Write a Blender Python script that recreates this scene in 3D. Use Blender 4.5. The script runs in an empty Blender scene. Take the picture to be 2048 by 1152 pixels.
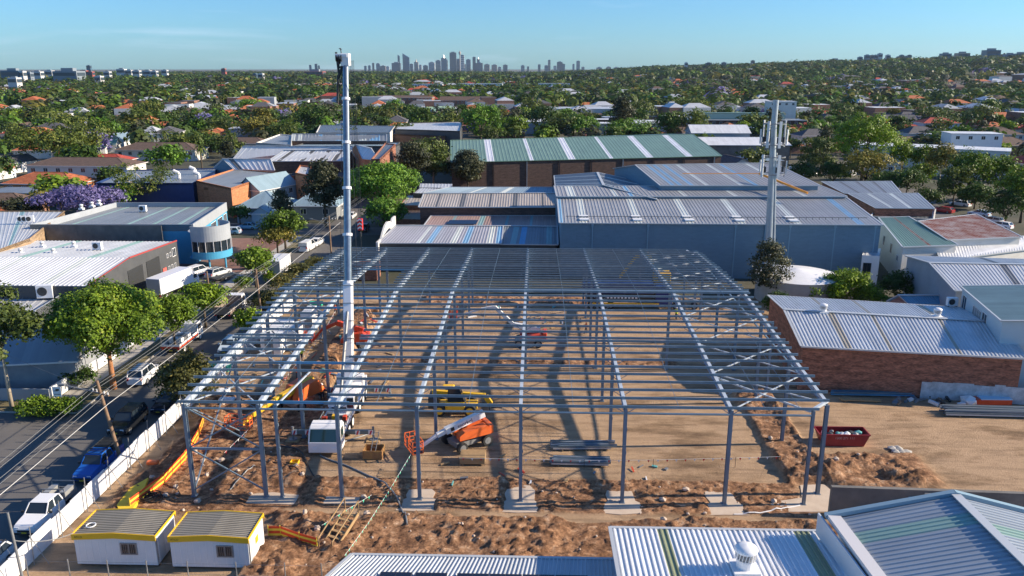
import bpy, math, random
import numpy as np
from mathutils import Vector, Matrix
R = math.radians
rnd = random.Random(7)
C = bpy.context.scene.collection
scene = bpy.context.scene

# ------------------------------------------------------------------ camera, light, sky, exposure
F = 1593.0; PITCH = R(15.4); YAW = R(1.7); HC = 33.0
cam_d = bpy.data.cameras.new('camera'); cam = bpy.data.objects.new('camera', cam_d); C.objects.link(cam)
cam.location = (0, 0, HC); cam.rotation_euler = (math.pi / 2 - PITCH, 0, YAW)
cam_d.sensor_width = 36; cam_d.lens = 36 * F / 2048; cam_d.clip_start = 0.5; cam_d.clip_end = 60000
scene.camera = cam
SUN_EL = R(24.5); SUN_AZ = R(4.0)      # azimuth from +X towards +Y
sund = bpy.data.lights.new('sun', 'SUN'); sund.energy = 5.0; sund.angle = R(0.5); sund.color = (1.0, 0.84, 0.64)
sun = bpy.data.objects.new('sun', sund); C.objects.link(sun)
sv = Vector((math.cos(SUN_EL) * math.cos(SUN_AZ), math.cos(SUN_EL) * math.sin(SUN_AZ), math.sin(SUN_EL)))
sun.rotation_euler = sv.to_track_quat('Z', 'Y').to_euler(); sun.location = (60, 40, 80)
w = bpy.data.worlds.new('World'); scene.world = w; w.use_nodes = True
nt = w.node_tree; nt.nodes.clear()
wo = nt.nodes.new('ShaderNodeOutputWorld'); bg = nt.nodes.new('ShaderNodeBackground'); sky = nt.nodes.new('ShaderNodeTexSky')
sky.sky_type = 'NISHITA'; sky.sun_disc = False; sky.sun_elevation = SUN_EL; sky.sun_rotation = math.pi / 2 - SUN_AZ
sky.altitude = 50; sky.air_density = 1.0; sky.dust_density = 0.35; sky.ozone_density = 2.2
tint = nt.nodes.new('ShaderNodeMix'); tint.data_type = 'RGBA'; tint.blend_type = 'MULTIPLY'
tint.inputs['Factor'].default_value = 1.0; tint.inputs['B'].default_value = (0.44, 0.80, 1.22, 1)
nt.links.new(sky.outputs[0], tint.inputs['A']); # a few thin wisps of high cloud
wtc = nt.nodes.new('ShaderNodeTexCoord'); wmp = nt.nodes.new('ShaderNodeMapping'); wmp.inputs['Scale'].default_value = (1.6, 1.6, 16); wmp.inputs['Location'].default_value = (.3, .1, .55)
wno = nt.nodes.new('ShaderNodeTexNoise'); wno.inputs['Scale'].default_value = 2.2; wno.inputs['Detail'].default_value = 8; wno.inputs['Distortion'].default_value = .6
wcr = nt.nodes.new('ShaderNodeValToRGB'); wcr.color_ramp.elements[0].position = .56; wcr.color_ramp.elements[1].position = .85; wcr.color_ramp.elements[1].color = (.55, .55, .55, 1)
wmx = nt.nodes.new('ShaderNodeMix'); wmx.data_type = 'RGBA'; wmx.inputs['B'].default_value = (5.2, 6.6, 8.2, 1)
nt.links.new(wtc.outputs['Generated'], wmp.inputs[0]); nt.links.new(wmp.outputs[0], wno.inputs['Vector']); nt.links.new(wno.outputs['Fac'], wcr.inputs[0]); nt.links.new(wcr.outputs[0], wmx.inputs['Factor']); nt.links.new(tint.outputs['Result'], wmx.inputs['A']); nt.links.new(wmx.outputs['Result'], bg.inputs[0])
bg.inputs[1].default_value = 0.08
nt.links.new(bg.outputs[0], wo.inputs[0])
scene.view_settings.view_transform = 'Standard'; scene.view_settings.look = 'None'
scene.view_settings.exposure = 0.85; scene.view_settings.gamma = 1.0
scene.render.engine = 'CYCLES'
scene.cycles.max_bounces = 5; scene.cycles.diffuse_bounces = 2; scene.cycles.glossy_bounces = 2
scene.cycles.transparent_max_bounces = 4; scene.cycles.volume_bounces = 0

# ------------------------------------------------------------------ helpers
_cf = Vector((-math.sin(YAW) * math.cos(PITCH), math.cos(YAW) * math.cos(PITCH), -math.sin(PITCH)))
_cr = Vector((math.cos(YAW), math.sin(YAW), 0))
_cu = Vector((-math.sin(YAW) * math.sin(PITCH), math.cos(YAW) * math.sin(PITCH), math.cos(PITCH)))
def G(px, py, z=0.0):                    # the place in the world, at height z, that the photograph shows at px, py
    d = _cf + _cr * ((px - 1024) / F) - _cu * ((py - 576) / F)
    t = (z - HC) / d.z
    return (d.x * t, d.y * t)
def PXL(x, y, z):
    v = Vector((x, y, z - HC)); q = v.dot(_cf)
    return (1024 + F * v.dot(_cr) / q, 576 - F * v.dot(_cu) / q)
def V3(p, z=None):
    return Vector((p[0], p[1], z)) if z is not None else Vector(p)

OFF = {}
def tag(o, label=None, cat=None, group=None, kind=None):
    if label: o['label'] = label
    if cat: o['category'] = cat
    if group: o['group'] = group
    if kind: o['kind'] = kind
    return o
def thing(name, label, cat, loc=(0, 0, 0), rz=0, group=None, local=False):
    o = bpy.data.objects.new(name, None); C.objects.link(o); o.empty_display_size = 0.5
    o.location = loc; o.rotation_euler = (0, 0, rz); OFF[o.name] = Vector((0, 0, 0)) if (rz != 0 or local) else Vector(loc)
    return tag(o, label, cat, group)

class MB:
    def __init__(s): s.v = []; s.f = []; s.m = []; s.uv = []
    def face(s, pts, mi=0, uv=None):
        n = len(s.v); s.v.extend([tuple(p) for p in pts]); s.f.append(list(range(n, n + len(pts)))); s.m.append(mi); s.uv.append(uv)
    def box(s, x0, x1, y0, y1, z0, z1, mi=0):
        s.hexa([(x0, y0, z0), (x1, y0, z0), (x1, y1, z0), (x0, y1, z0), (x0, y0, z1), (x1, y0, z1), (x1, y1, z1), (x0, y1, z1)], mi)
    def hexa(s, p, mi=0):
        n = len(s.v); s.v.extend([tuple(q) for q in p])
        for a in ((0, 3, 2, 1), (4, 5, 6, 7), (0, 1, 5, 4), (1, 2, 6, 5), (2, 3, 7, 6), (3, 0, 4, 7)):
            s.f.append([n + i for i in a]); s.m.append(mi); s.uv.append(None)
    def beam(s, p, q, w, h, mi=0, up=(0, 0, 1), w2=None, h2=None):
        p = Vector(p); q = Vector(q); d = (q - p).normalized(); up = Vector(up)
        if abs(d.dot(up)) > .98: up = Vector((0, 1, 0))
        sx = d.cross(up).normalized(); uz = sx.cross(d)
        w2 = w if w2 is None else w2; h2 = h if h2 is None else h2
        r = []
        for c, a, b in ((p, w, h), (q, w2, h2)):
            r += [c - sx * a / 2 - uz * b / 2, c + sx * a / 2 - uz * b / 2, c + sx * a / 2 + uz * b / 2, c - sx * a / 2 + uz * b / 2]
        n = len(s.v); s.v.extend([tuple(x) for x in r])
        for a in ((0, 1, 2, 3), (7, 6, 5, 4), (0, 4, 5, 1), (1, 5, 6, 2), (2, 6, 7, 3), (3, 7, 4, 0)):
            s.f.append([n + i for i in a]); s.m.append(mi); s.uv.append(None)
    def tube(s, p, q, r, n=10, mi=0, r2=None, caps=True):
        p = Vector(p); q = Vector(q); d = (q - p).normalized(); up = Vector((0, 0, 1)) if abs(d.z) < .9 else Vector((1, 0, 0))
        a = d.cross(up).normalized(); b = d.cross(a); r2 = r if r2 is None else r2; k = len(s.v)
        for c, rr in ((p, r), (q, r2)):
            for i in range(n):
                t = 2 * math.pi * i / n; s.v.append(tuple(c + a * (math.cos(t) * rr) + b * (math.sin(t) * rr)))
        for i in range(n):
            j = (i + 1) % n; s.f.append([k + i, k + j, k + n + j, k + n + i]); s.m.append(mi); s.uv.append(None)
        if caps:
            s.f.append([k + i for i in range(n)][::-1]); s.f.append([k + n + i for i in range(n)]); s.m += [mi, mi]; s.uv += [None, None]
    def path(s, pts, r, n=6, mi=0):
        for a, b in zip(pts[:-1], pts[1:]): s.tube(a, b, r, n, mi)
    def lathe(s, prof, c=(0, 0, 0), n=20, mi=0):
        k = len(s.v); m = len(prof)
        for i in range(n):
            t = 2 * math.pi * i / n
            for r, z in prof: s.v.append((c[0] + r * math.cos(t), c[1] + r * math.sin(t), c[2] + z))
        for i in range(n):
            j = (i + 1) % n
            for a in range(m - 1):
                s.f.append([k + i * m + a, k + j * m + a, k + j * m + a + 1, k + i * m + a + 1]); s.m.append(mi); s.uv.append(None)
    def prism(s, poly, z0, z1, mi=0, mtop=None):
        n = len(poly)
        s.face([(p[0], p[1], z1) for p in poly], mi if mtop is None else mtop)
        s.face([(p[0], p[1], z0) for p in poly][::-1], mi)
        for i in range(n):
            a = poly[i]; b = poly[(i + 1) % n]; s.face([(a[0], a[1], z0), (b[0], b[1], z0), (b[0], b[1], z1), (a[0], a[1], z1)], mi)
    def extr(s, prof, axis_pts, mi=0):     # profile (list of 3d offsets) swept from p to q
        p, q = Vector(axis_pts[0]), Vector(axis_pts[1]); n = len(prof)
        for i in range(n):
            a = Vector(prof[i]); b = Vector(prof[(i + 1) % n]); s.face([p + a, p + b, q + b, q + a], mi)
        s.face([p + Vector(a) for a in prof][::-1], mi); s.face([q + Vector(a) for a in prof], mi)
    def build(s, name, mats, parent=None, smooth=False, bevel=0, recalc=True):
        if not isinstance(mats, (list, tuple)): mats = [mats]
        off = OFF.get(parent.name, Vector((0, 0, 0))) if parent is not None else Vector((0, 0, 0))
        me = bpy.data.meshes.new(name)
        va = np.array(s.v, dtype=np.float64) - np.array(off) if s.v else np.zeros((0, 3))
        me.from_pydata(va.tolist(), [], s.f)
        for m in mats: me.materials.append(m)
        me.polygons.foreach_set('material_index', s.m)
        uvl = me.uv_layers.new(name='UVMap'); data = np.zeros((len(me.loops), 2)); li = 0
        V = np.array(s.v) if s.v else None
        for fi, f in enumerate(s.f):
            uv = s.uv[fi]
            if uv is None:
                P = V[f]; nn = np.cross(P[1] - P[0], P[2] - P[0]) if len(f) > 2 else np.array((0, 0, 1.)); L = np.linalg.norm(nn); nn = nn / L if L > 0 else nn
                if abs(nn[2]) > .7: data[li:li + len(f)] = P[:, :2]
                else:
                    t = np.array((-nn[1], nn[0])); tl = np.linalg.norm(t); t = t / tl if tl > 0 else np.array((1., 0))
                    data[li:li + len(f), 0] = P[:, :2] @ t; data[li:li + len(f), 1] = P[:, 2]
            else: data[li:li + len(f)] = uv
            li += len(f)
        uvl.data.foreach_set('uv', data.ravel())
        if smooth: me.polygons.foreach_set('use_smooth', [True] * len(me.polygons))
        me.validate(); me.update()
        if recalc and len(s.f) < 4000:
            import bmesh
            bm = bmesh.new(); bm.from_mesh(me)
            if smooth: bmesh.ops.remove_doubles(bm, verts=bm.verts, dist=1e-4)
            bmesh.ops.recalc_face_normals(bm, faces=bm.faces); bm.to_mesh(me); bm.free()
        o = bpy.data.objects.new(name, me); C.objects.link(o)
        if parent is not None: o.parent = parent; OFF[o.name] = off
        if bevel:
            b = o.modifiers.new('bevel', 'BEVEL'); b.width = bevel; b.segments = 2; b.limit_method = 'ANGLE'
        return o
def copy_tree(o, parent=None):
    c = o.copy(); C.objects.link(c); c.parent = parent
    for ch in o.children: copy_tree(ch, c)
    return c

# ------------------------------------------------------------------ materials
MATS = {}
def nodes(name):
    m = bpy.data.materials.new(name); m.use_nodes = True; t = m.node_tree; return m, t, t.nodes['Principled BSDF']
def N(t, typ, **kw):
    n = t.nodes.new(typ)
    for k, v in kw.items():
        if k in n.inputs: n.inputs[k].default_value = v
        else: setattr(n, k, v)
    return n
def mat(name, c1, c2=None, scale=1.0, rough=.6, metal=0., bump=0., coord='Object', detail=6, spec=.5, contrast=.5, bscale=None, trans=0):
    if name in MATS: return MATS[name]
    m, t, b = nodes(name); L = t.links
    b.inputs['Roughness'].default_value = rough; b.inputs['Metallic'].default_value = metal; b.inputs['Specular IOR Level'].default_value = spec
    if c2 is None: b.inputs['Base Color'].default_value = (*c1, 1)
    else:
        tc = N(t, 'ShaderNodeTexCoord'); no = N(t, 'ShaderNodeTexNoise', Scale=scale, Detail=detail, Roughness=.65)
        L.new(tc.outputs[coord], no.inputs['Vector'])
        cr = N(t, 'ShaderNodeValToRGB'); cr.color_ramp.elements[0].position = .5 - contrast / 2 + .05; cr.color_ramp.elements[1].position = .5 + contrast / 2 - .05
        cr.color_ramp.elements[0].color = (*c1, 1); cr.color_ramp.elements[1].color = (*c2, 1)
        L.new(no.outputs['Fac'], cr.inputs[0]); L.new(cr.outputs[0], b.inputs['Base Color'])
        if bump:
            n2 = N(t, 'ShaderNodeTexNoise', Scale=bscale or scale * 6, Detail=4); L.new(tc.outputs[coord], n2.inputs['Vector'])
            bu = N(t, 'ShaderNodeBump', Strength=bump, Distance=.05); L.new(n2.outputs['Fac'], bu.inputs['Height']); L.new(bu.outputs[0], b.inputs['Normal'])
    MATS[name] = m; return m
def roofmat(name, c, dirt=None, rough=.42, metal=.15, scale=.25, amt=.5):
    """sheet metal roofing: streaks of grime that run down the sheets, sheet-to-sheet colour steps"""
    if name in MATS: return MATS[name]
    m, t, b = nodes(name); L = t.links
    b.inputs['Roughness'].default_value = rough; b.inputs['Metallic'].default_value = metal
    tc = N(t, 'ShaderNodeTexCoord'); mp = N(t, 'ShaderNodeMapping'); mp.inputs['Scale'].default_value = (1.3, .12, 1); L.new(tc.outputs['UV'], mp.inputs[0])
    n1 = N(t, 'ShaderNodeTexNoise', Scale=1.0, Detail=8, Roughness=.7); L.new(mp.outputs[0], n1.inputs['Vector'])
    n2 = N(t, 'ShaderNodeTexNoise', Scale=scale, Detail=5, Roughness=.6); L.new(tc.outputs['UV'], n2.inputs['Vector'])
    mx = N(t, 'ShaderNodeMath', operation='MULTIPLY'); L.new(n1.outputs['Fac'], mx.inputs[0]); L.new(n2.outputs['Fac'], mx.inputs[1])
    cr = N(t, 'ShaderNodeValToRGB'); cr.color_ramp.elements[0].position = .1; cr.color_ramp.elements[1].position = .36
    d = dirt or tuple(x * .62 for x in c); cr.color_ramp.elements[0].color = (*[a * (1 - amt) + q * amt for a, q in zip(c, d)], 1); cr.color_ramp.elements[1].color = (*c, 1)
    L.new(mx.outputs[0], cr.inputs[0])
    mp2 = N(t, 'ShaderNodeMapping'); mp2.inputs['Scale'].default_value = (1.3, .09, 1); L.new(tc.outputs['UV'], mp2.inputs[0])
    vo = N(t, 'ShaderNodeTexVoronoi', Scale=1.0, Randomness=0.0); L.new(mp2.outputs[0], vo.inputs['Vector'])
    bw = N(t, 'ShaderNodeRGBToBW'); L.new(vo.outputs['Color'], bw.inputs[0])
    mr = N(t, 'ShaderNodeMapRange'); mr.inputs['To Min'].default_value = .9; mr.inputs['To Max'].default_value = 1.07; L.new(bw.outputs[0], mr.inputs['Value'])
    mm = N(t, 'ShaderNodeMix', data_type='RGBA', blend_type='MULTIPLY'); mm.inputs['Factor'].default_value = 1
    L.new(cr.outputs[0], mm.inputs['A']); L.new(mr.outputs[0], mm.inputs['B']); L.new(mm.outputs['Result'], b.inputs['Base Color'])
    MATS[name] = m; return m
def brickmat(name, c1, c2, mortar, rough=.85, scale=1., stain=.55, w=.24, h=.086):
    if name in MATS: return MATS[name]
    m, t, b = nodes(name); L = t.links; b.inputs['Roughness'].default_value = rough
    tc = N(t, 'ShaderNodeTexCoord'); br = N(t, 'ShaderNodeTexBrick', Scale=1.0); L.new(tc.outputs['UV'], br.inputs['Vector'])
    br.inputs['Color1'].default_value = (*c1, 1); br.inputs['Color2'].default_value = (*c2, 1); br.inputs['Mortar'].default_value = (*mortar, 1)
    br.inputs['Brick Width'].default_value = w * scale; br.inputs['Row Height'].default_value = h * scale; br.inputs['Mortar Size'].default_value = .008
    br.inputs['Bias'].default_value = 0
    no = N(t, 'ShaderNodeTexNoise', Scale=1.5, Detail=8, Roughness=.72); mp = N(t, 'ShaderNodeMapping'); mp.inputs['Scale'].default_value = (.5, 1.6, 1)
    L.new(tc.outputs['UV'], mp.inputs[0]); L.new(mp.outputs[0], no.inputs['Vector'])
    mr = N(t, 'ShaderNodeMapRange'); mr.inputs['From Min'].default_value = .35; mr.inputs['From Max'].default_value = .65; mr.inputs['To Min'].default_value = stain; mr.inputs['To Max'].default_value = 1.12 if stain > .9 else 1.45; L.new(no.outputs['Fac'], mr.inputs['Value'])
    mm = N(t, 'ShaderNodeMix', data_type='RGBA', blend_type='MULTIPLY'); mm.inputs['Factor'].default_value = 1
    L.new(br.outputs['Color'], mm.inputs['A']); L.new(mr.outputs[0], mm.inputs['B']); L.new(mm.outputs['Result'], b.inputs['Base Color'])
    MATS[name] = m; return m
def leafmat(name, dark, light, warm=None, trans=.25):
    if name in MATS: return MATS[name]
    m, t, b = nodes(name); L = t.links; b.inputs['Roughness'].default_value = .55; b.inputs['Specular IOR Level'].default_value = .3
    at = N(t, 'ShaderNodeAttribute', attribute_name='tone'); oi = N(t, 'ShaderNodeObjectInfo')
    ad = N(t, 'ShaderNodeMath', operation='MULTIPLY_ADD'); L.new(oi.outputs['Random'], ad.inputs[0]); ad.inputs[1].default_value = .3; L.new(at.outputs['Fac'], ad.inputs[2])
    cr = N(t, 'ShaderNodeValToRGB'); cr.color_ramp.elements[0].color = (*dark, 1); cr.color_ramp.elements[1].color = (*light, 1)
    cr.color_ramp.elements[0].position = .15; cr.color_ramp.elements[1].position = 1.0
    if warm: e = cr.color_ramp.elements.new(.82); e.color = (*light, 1); cr.color_ramp.elements[-1].color = (*warm, 1)
    L.new(ad.outputs[0], cr.inputs[0]); L.new(cr.outputs[0], b.inputs['Base Color'])
    tr = N(t, 'ShaderNodeBsdfTranslucent'); L.new(cr.outputs[0], tr.inputs['Color']); ms = N(t, 'ShaderNodeMixShader'); ms.inputs[0].default_value = trans
    L.new(b.outputs[0], ms.inputs[1]); L.new(tr.outputs[0], ms.inputs[2]); L.new(ms.outputs[0], t.nodes['Material Output'].inputs['Surface'])
    MATS[name] = m; return m
def glassmat(name='window_glass', c=(.02, .03, .04)):
    return mat(name, c, rough=.08, spec=.8)
GLASS = glassmat(); WHITEF = mat('white_frame', (.7, .7, .7), rough=.5); BLACK = mat('black_rubber', (.015, .015, .016), (.03, .03, .03), 4, .8)
STEEL = mat('galvanised_steel', (.15, .23, .29), (.25, .34, .41), 1.2, .38, .45, contrast=.6)
PAINTED = mat('grey_painted_steel', (.15, .20, .26), (.20, .26, .33), .8, .5, .15)
RAFTER = mat('pale_steel_paint', (.40, .47, .54), (.52, .59, .66), .8, .42, .1)
BLUEST = mat('blue_steel', (.10, .30, .52), (.14, .38, .6), .8, .4, .35)
CONC = mat('concrete', (.34, .32, .29), (.46, .44, .40), .6, .85, bump=.2)
DCONC = mat('stained_concrete', (.10, .10, .095), (.22, .21, .195), .5, .85, bump=.2, contrast=.6)
WHITEP = mat('white_paint', (.72, .73, .74), (.80, .81, .82), 1.5, .4)
OFFW = mat('cream_wall', (.58, .57, .53), (.68, .67, .63), .5, .7)
GREYW = mat('grey_wall', (.28, .31, .34), (.36, .39, .42), .3, .75)
CHAR = mat('charcoal_wall', (.055, .06, .065), (.08, .085, .09), .5, .75)
BLUEW = None
CYANW = mat('bright_blue_wall', (.05, .30, .50), (.065, .35, .56), .6, .6)
NAVY = mat('navy_wall', (.012, .035, .13), (.018, .05, .17), .5, .5)
ORANGEB = brickmat('orange_brick', (.46, .17, .065), (.38, .13, .05), (.35, .2, .12), stain=.8)
REDB = brickmat('red_brick', (.42, .15, .085), (.20, .07, .042), (.24, .17, .12), stain=.42)
BLUEW = brickmat('blue_grey_wall', (.135, .22, .29), (.14, .228, .30), (.09, .15, .20), stain=.93, w=6.2, h=4.4)
DARKB = brickmat('dark_brick', (.10, .058, .045), (.07, .04, .034), (.08, .06, .05), stain=.6)
WOOD = mat('timber', (.30, .19, .09), (.46, .31, .16), 3, .8, contrast=.7)
WOODD = mat('weathered_pole_wood', (.16, .10, .065), (.30, .20, .13), 3, .9, contrast=.7)
ORANGE = mat('orange_machine_paint', (.72, .13, .03), (.78, .17, .045), 2, .4)
REDM = mat('red_machine_paint', (.55, .055, .02), (.65, .08, .03), 2, .4)
YELL = mat('yellow_machine_paint', (.75, .43, .02), (.82, .5, .03), 2, .4)
HIVIS = mat('hi_vis_orange', (.95, .17, .02), rough=.7)
HIVY = mat('hi_vis_yellow', (.75, .85, .05), rough=.7)
SKIN = mat('skin', (.45, .27, .18), rough=.6)
DARKCL = mat('navy_work_trousers', (.02, .025, .05), rough=.9)
DKMET = mat('dark_machine_metal', (.03, .033, .036), (.06, .063, .066), 3, .5, .3)
GREYMET = mat('grey_machine_metal', (.2, .21, .22), (.3, .31, .32), 3, .5, .4)
REDL = mat('red_lens', (.6, .01, .01), rough=.2); AMBER = mat('amber_lens', (.9, .35, .02), rough=.2); HEADL = mat('headlamp', (.8, .82, .85), rough=.1)
YPLATE = mat('yellow_plate', (.8, .6, .05), rough=.5)
# ------------------------------------------------------------------ terrain
def vnoise(x, y, seed=0):
    xi = np.floor(x).astype(np.int64); yi = np.floor(y).astype(np.int64); fx = x - xi; fy = y - yi
    fx = fx * fx * (3 - 2 * fx); fy = fy * fy * (3 - 2 * fy)
    def h(a, b):
        n = (a * 374761393 + b * 668265263 + seed * 69069) & 0x7fffffff
        n = ((n ^ (n >> 13)) * 1274126177) & 0x7fffffff
        return ((n ^ (n >> 16)) & 0xffff) / 65535.
    return (h(xi, yi) * (1 - fx) + h(xi + 1, yi) * fx) * (1 - fy) + (h(xi, yi + 1) * (1 - fx) + h(xi + 1, yi + 1) * fx) * fy
def fbm(x, y, f, o=4, seed=0):
    r = 0; a = 1; s = 0
    for i in range(o): r = r + a * vnoise(x * f, y * f, seed + i); s += a; a *= .5; f *= 2.03
    return r / s
def sm(a, b, x): t = np.clip((x - a) / (b - a), 0, 1); return t * t * (3 - 2 * t)
def band(x, a, b, s): return sm(a - s, a, x) * (1 - sm(b, b + s, x))
SX0, SX1, SY0, SY1 = -35.2, 66., 36., 116.
def site_height(x, y):
    wob = 1.6 * (fbm(x, y, .25, 3, 5) - .5)
    clod = .55 * fbm(x + 2 * fbm(x, y, .5, 2, 61), y, .45, 5, 11) + .45 * fbm(x, y, 1.9, 4, 13); fine = vnoise(x * 3.1, y * 3.1, 3) * .45 + vnoise(x * 6.3, y * 6.3, 31) * .55
    front = band(y + wob, 45.0, 53.2, .7) * band(x, -19, 30, 1.5)
    strip = band(y + wob * .6, 55.0, 59.4, .5) * band(x, -33, 21.0, 1.0)
    left = band(x + wob, -32.3, -19.8, .9) * band(y, 54, 76, 1.5)
    lwall = band(x + wob * .7, -24.6, -21.8, .5) * band(y, 74, 106, 2)
    rgt = band(x + wob, 25.0, 33, 1.2) * band(y - (x - 24) * .1 + wob, 59.0, 63.2, 1.4)
    rwall = band(x - (y - 60) * .0 + wob * .6, 21.2, 24.2, .6) * band(y, 60, 78, 1.0)
    berm = band(y + wob * .3, 86.2, 87.6, .5) * band(x, -20, 16, 1)
    rub = band(y, 110.6, 114, .5) * band(x, -16, 9, 1)
    msk = .35 + .65 * sm(.38, .62, fbm(x, y, .22, 3, 91)); clod = clod * msk; fine = fine * (.5 + .5 * msk)
    z = .05 * (fbm(x, y, .35, 3, 9) - .5)
    rough = np.clip(front + strip + left + lwall + rgt + rwall + berm + rub, 0, 1)
    z = z + front * (.2 + .85 * clod ** 1.5) + strip * (.02 + .42 * clod ** 2) + left * (.06 + .7 * clod ** 1.7) + rgt * (.1 + 1.35 * clod) + rwall * (.1 + 1.0 * clod) + berm * .5 * clod * 1.3 + lwall * (.7 + .8 * clod) + rub * .7 * clod
    z = z + rough * (.27 * fine ** 2 + .13 * sm(.7, .82, vnoise(x * 3.3 + 3 * fine, y * 3.3, 77)))
    z = z * (1 - .0 * rough)
    for cx, cy in COLS:                       # dug level round each column foot
        d = np.maximum(abs(x - cx) / 1.5, abs(y - cy + .3) / (2.3 if cy < 60 else 1.2)); z = np.where(True, z * sm(.75, 1.1, d), z)
    return z, rough
FX = [-27.1, -21.3, -15.2, -9.0, -1.0, 7.0, 15.0]; CY = [56.3, 67.0, 76.2, 85.5, 95.0, 104.6, 110.6]
COLS = [(x, 56.3) for x in FX] + [(-20.0, 56.3), (21.2, 56.4), (22.9, 58.1)] + [(x, y) for x in FX for y in CY[1:]]
def make_site():
    xs = np.concatenate([np.arange(SX0, 32, .17), np.arange(32, SX1 + .3, .5)]); ys = np.concatenate([np.arange(SY0, 62, .15), np.arange(62, SY1 + .3, .3)]); xs[-1] = SX1; ys[-1] = SY1
    X, Y = np.meshgrid(xs, ys); Z, RG = site_height(X, Y)
    edge = np.minimum(np.minimum(X - SX0, SX1 - X), np.minimum(Y - SY0, SY1 - Y)); Z = Z * np.clip(edge / 1.0, 0, 1)
    nx, ny = len(xs), len(ys); me = bpy.data.meshes.new('site_ground')
    i = np.arange(nx * ny).reshape(ny, nx)
    q = np.stack([i[:-1, :-1], i[:-1, 1:], i[1:, 1:], i[1:, :-1]], -1).reshape(-1, 4)
    me.vertices.add(nx * ny); me.vertices.foreach_set('co', np.stack([X, Y, Z], -1).ravel())
    me.loops.add(q.size); me.loops.foreach_set('vertex_index', q.ravel())
    me.polygons.add(len(q)); me.polygons.foreach_set('loop_start', np.arange(0, q.size, 4)); me.polygons.foreach_set('loop_total', np.full(len(q), 4))
    at = me.attributes.new('rough', 'FLOAT', 'POINT'); at.data.foreach_set('value', RG.ravel())
    me.update(calc_edges=True); me.validate()
    m, t, b = nodes('excavated_soil'); L = t.links; b.inputs['Roughness'].default_value = .92; b.inputs['Specular IOR Level'].default_value = .2
    tc = N(t, 'ShaderNodeTexCoord'); at = N(t, 'ShaderNodeAttribute', attribute_name='rough')
    def ramp(scale, cols, det=8, rg=.65, mapping=None):
        n = N(t, 'ShaderNodeTexNoise', Scale=scale, Detail=det, Roughness=rg)
        if mapping: mp = N(t, 'ShaderNodeMapping'); mp.inputs['Scale'].default_value = mapping; L.new(tc.outputs['Object'], mp.inputs[0]); L.new(mp.outputs[0], n.inputs['Vector'])
        else: L.new(tc.outputs['Object'], n.inputs['Vector'])
        c = N(t, 'ShaderNodeValToRGB'); el = c.color_ramp.elements
        el[0].position, el[0].color = cols[0][0], (*cols[0][1], 1); el[1].position, el[1].color = cols[-1][0], (*cols[-1][1], 1)
        for p, k in cols[1:-1]: e = el.new(p); e.color = (*k, 1)
        L.new(n.outputs['Fac'], c.inputs[0]); return c
    pad = ramp(.18, [(.34, (.17, .11, .068)), (.43, (.30, .20, .12)), (.52, (.45, .31, .195)), (.66, (.36, .245, .15))], mapping=(.6, 1.3, 1))
    loose = ramp(1.4, [(.3, (.085, .045, .028)), (.45, (.22, .115, .062)), (.58, (.38, .215, .12)), (.73, (.58, .42, .29))])
    mix = N(t, 'ShaderNodeMix', data_type='RGBA'); L.new(at.outputs['Fac'], mix.inputs['Factor']); L.new(pad.outputs[0], mix.inputs['A']); L.new(loose.outputs[0], mix.inputs['B'])
    # small stones
    vo = N(t, 'ShaderNodeTexVoronoi', Scale=7.); L.new(tc.outputs['Object'], vo.inputs['Vector'])
    gr = N(t, 'ShaderNodeRGBToBW'); L.new(vo.outputs['Color'], gr.inputs[0])
    mr = N(t, 'ShaderNodeMapRange'); mr.inputs['To Min'].default_value = .62; mr.inputs['To Max'].default_value = 1.38; L.new(gr.outputs[0], mr.inputs['Value'])
    amt = N(t, 'ShaderNodeMapRange'); amt.inputs['To Min'].default_value = .18; amt.inputs['To Max'].default_value = 1; L.new(at.outputs['Fac'], amt.inputs['Value'])
    mm = N(t, 'ShaderNodeMix', data_type='RGBA', blend_type='MULTIPLY'); L.new(amt.outputs[0], mm.inputs['Factor']); L.new(mix.outputs['Result'], mm.inputs['A']); L.new(mr.outputs[0], mm.inputs['B'])
    # wheel tracks: long thin streaks
    wv = N(t, 'ShaderNodeTexNoise', Scale=1.0, Detail=5); mp9 = N(t, 'ShaderNodeMapping'); mp9.inputs['Scale'].default_value = (.16, 1.3, 1); mp9.inputs['Rotation'].default_value = (0, 0, .12); L.new(tc.outputs['Object'], mp9.inputs[0]); L.new(mp9.outputs[0], wv.inputs['Vector'])
    wr = N(t, 'ShaderNodeMapRange'); wr.inputs['From Min'].default_value = .36; wr.inputs['From Max'].default_value = .5; wr.inputs['To Min'].default_value = .66; wr.inputs['To Max'].default_value = 1; L.new(wv.outputs['Fac'], wr.inputs['Value'])
    m2 = N(t, 'ShaderNodeMix', data_type='RGBA', blend_type='MULTIPLY'); m2.inputs['Factor'].default_value = .8; L.new(mm.outputs['Result'], m2.inputs['A']); L.new(wr.outputs[0], m2.inputs['B'])
    L.new(m2.outputs['Result'], b.inputs['Base Color'])
    n3 = N(t, 'ShaderNodeTexNoise', Scale=4.5, Detail=10, Roughness=.82); L.new(tc.outputs['Object'], n3.inputs['Vector'])
    bu = N(t, 'ShaderNodeBump', Strength=.9, Distance=.13); L.new(n3.outputs['Fac'], bu.inputs['Height']); L.new(bu.outputs[0], b.inputs['Normal'])
    me.materials.append(m); o = bpy.data.objects.new('site_ground', me); C.objects.link(o); tag(o, kind='structure'); return o
make_site()

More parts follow.
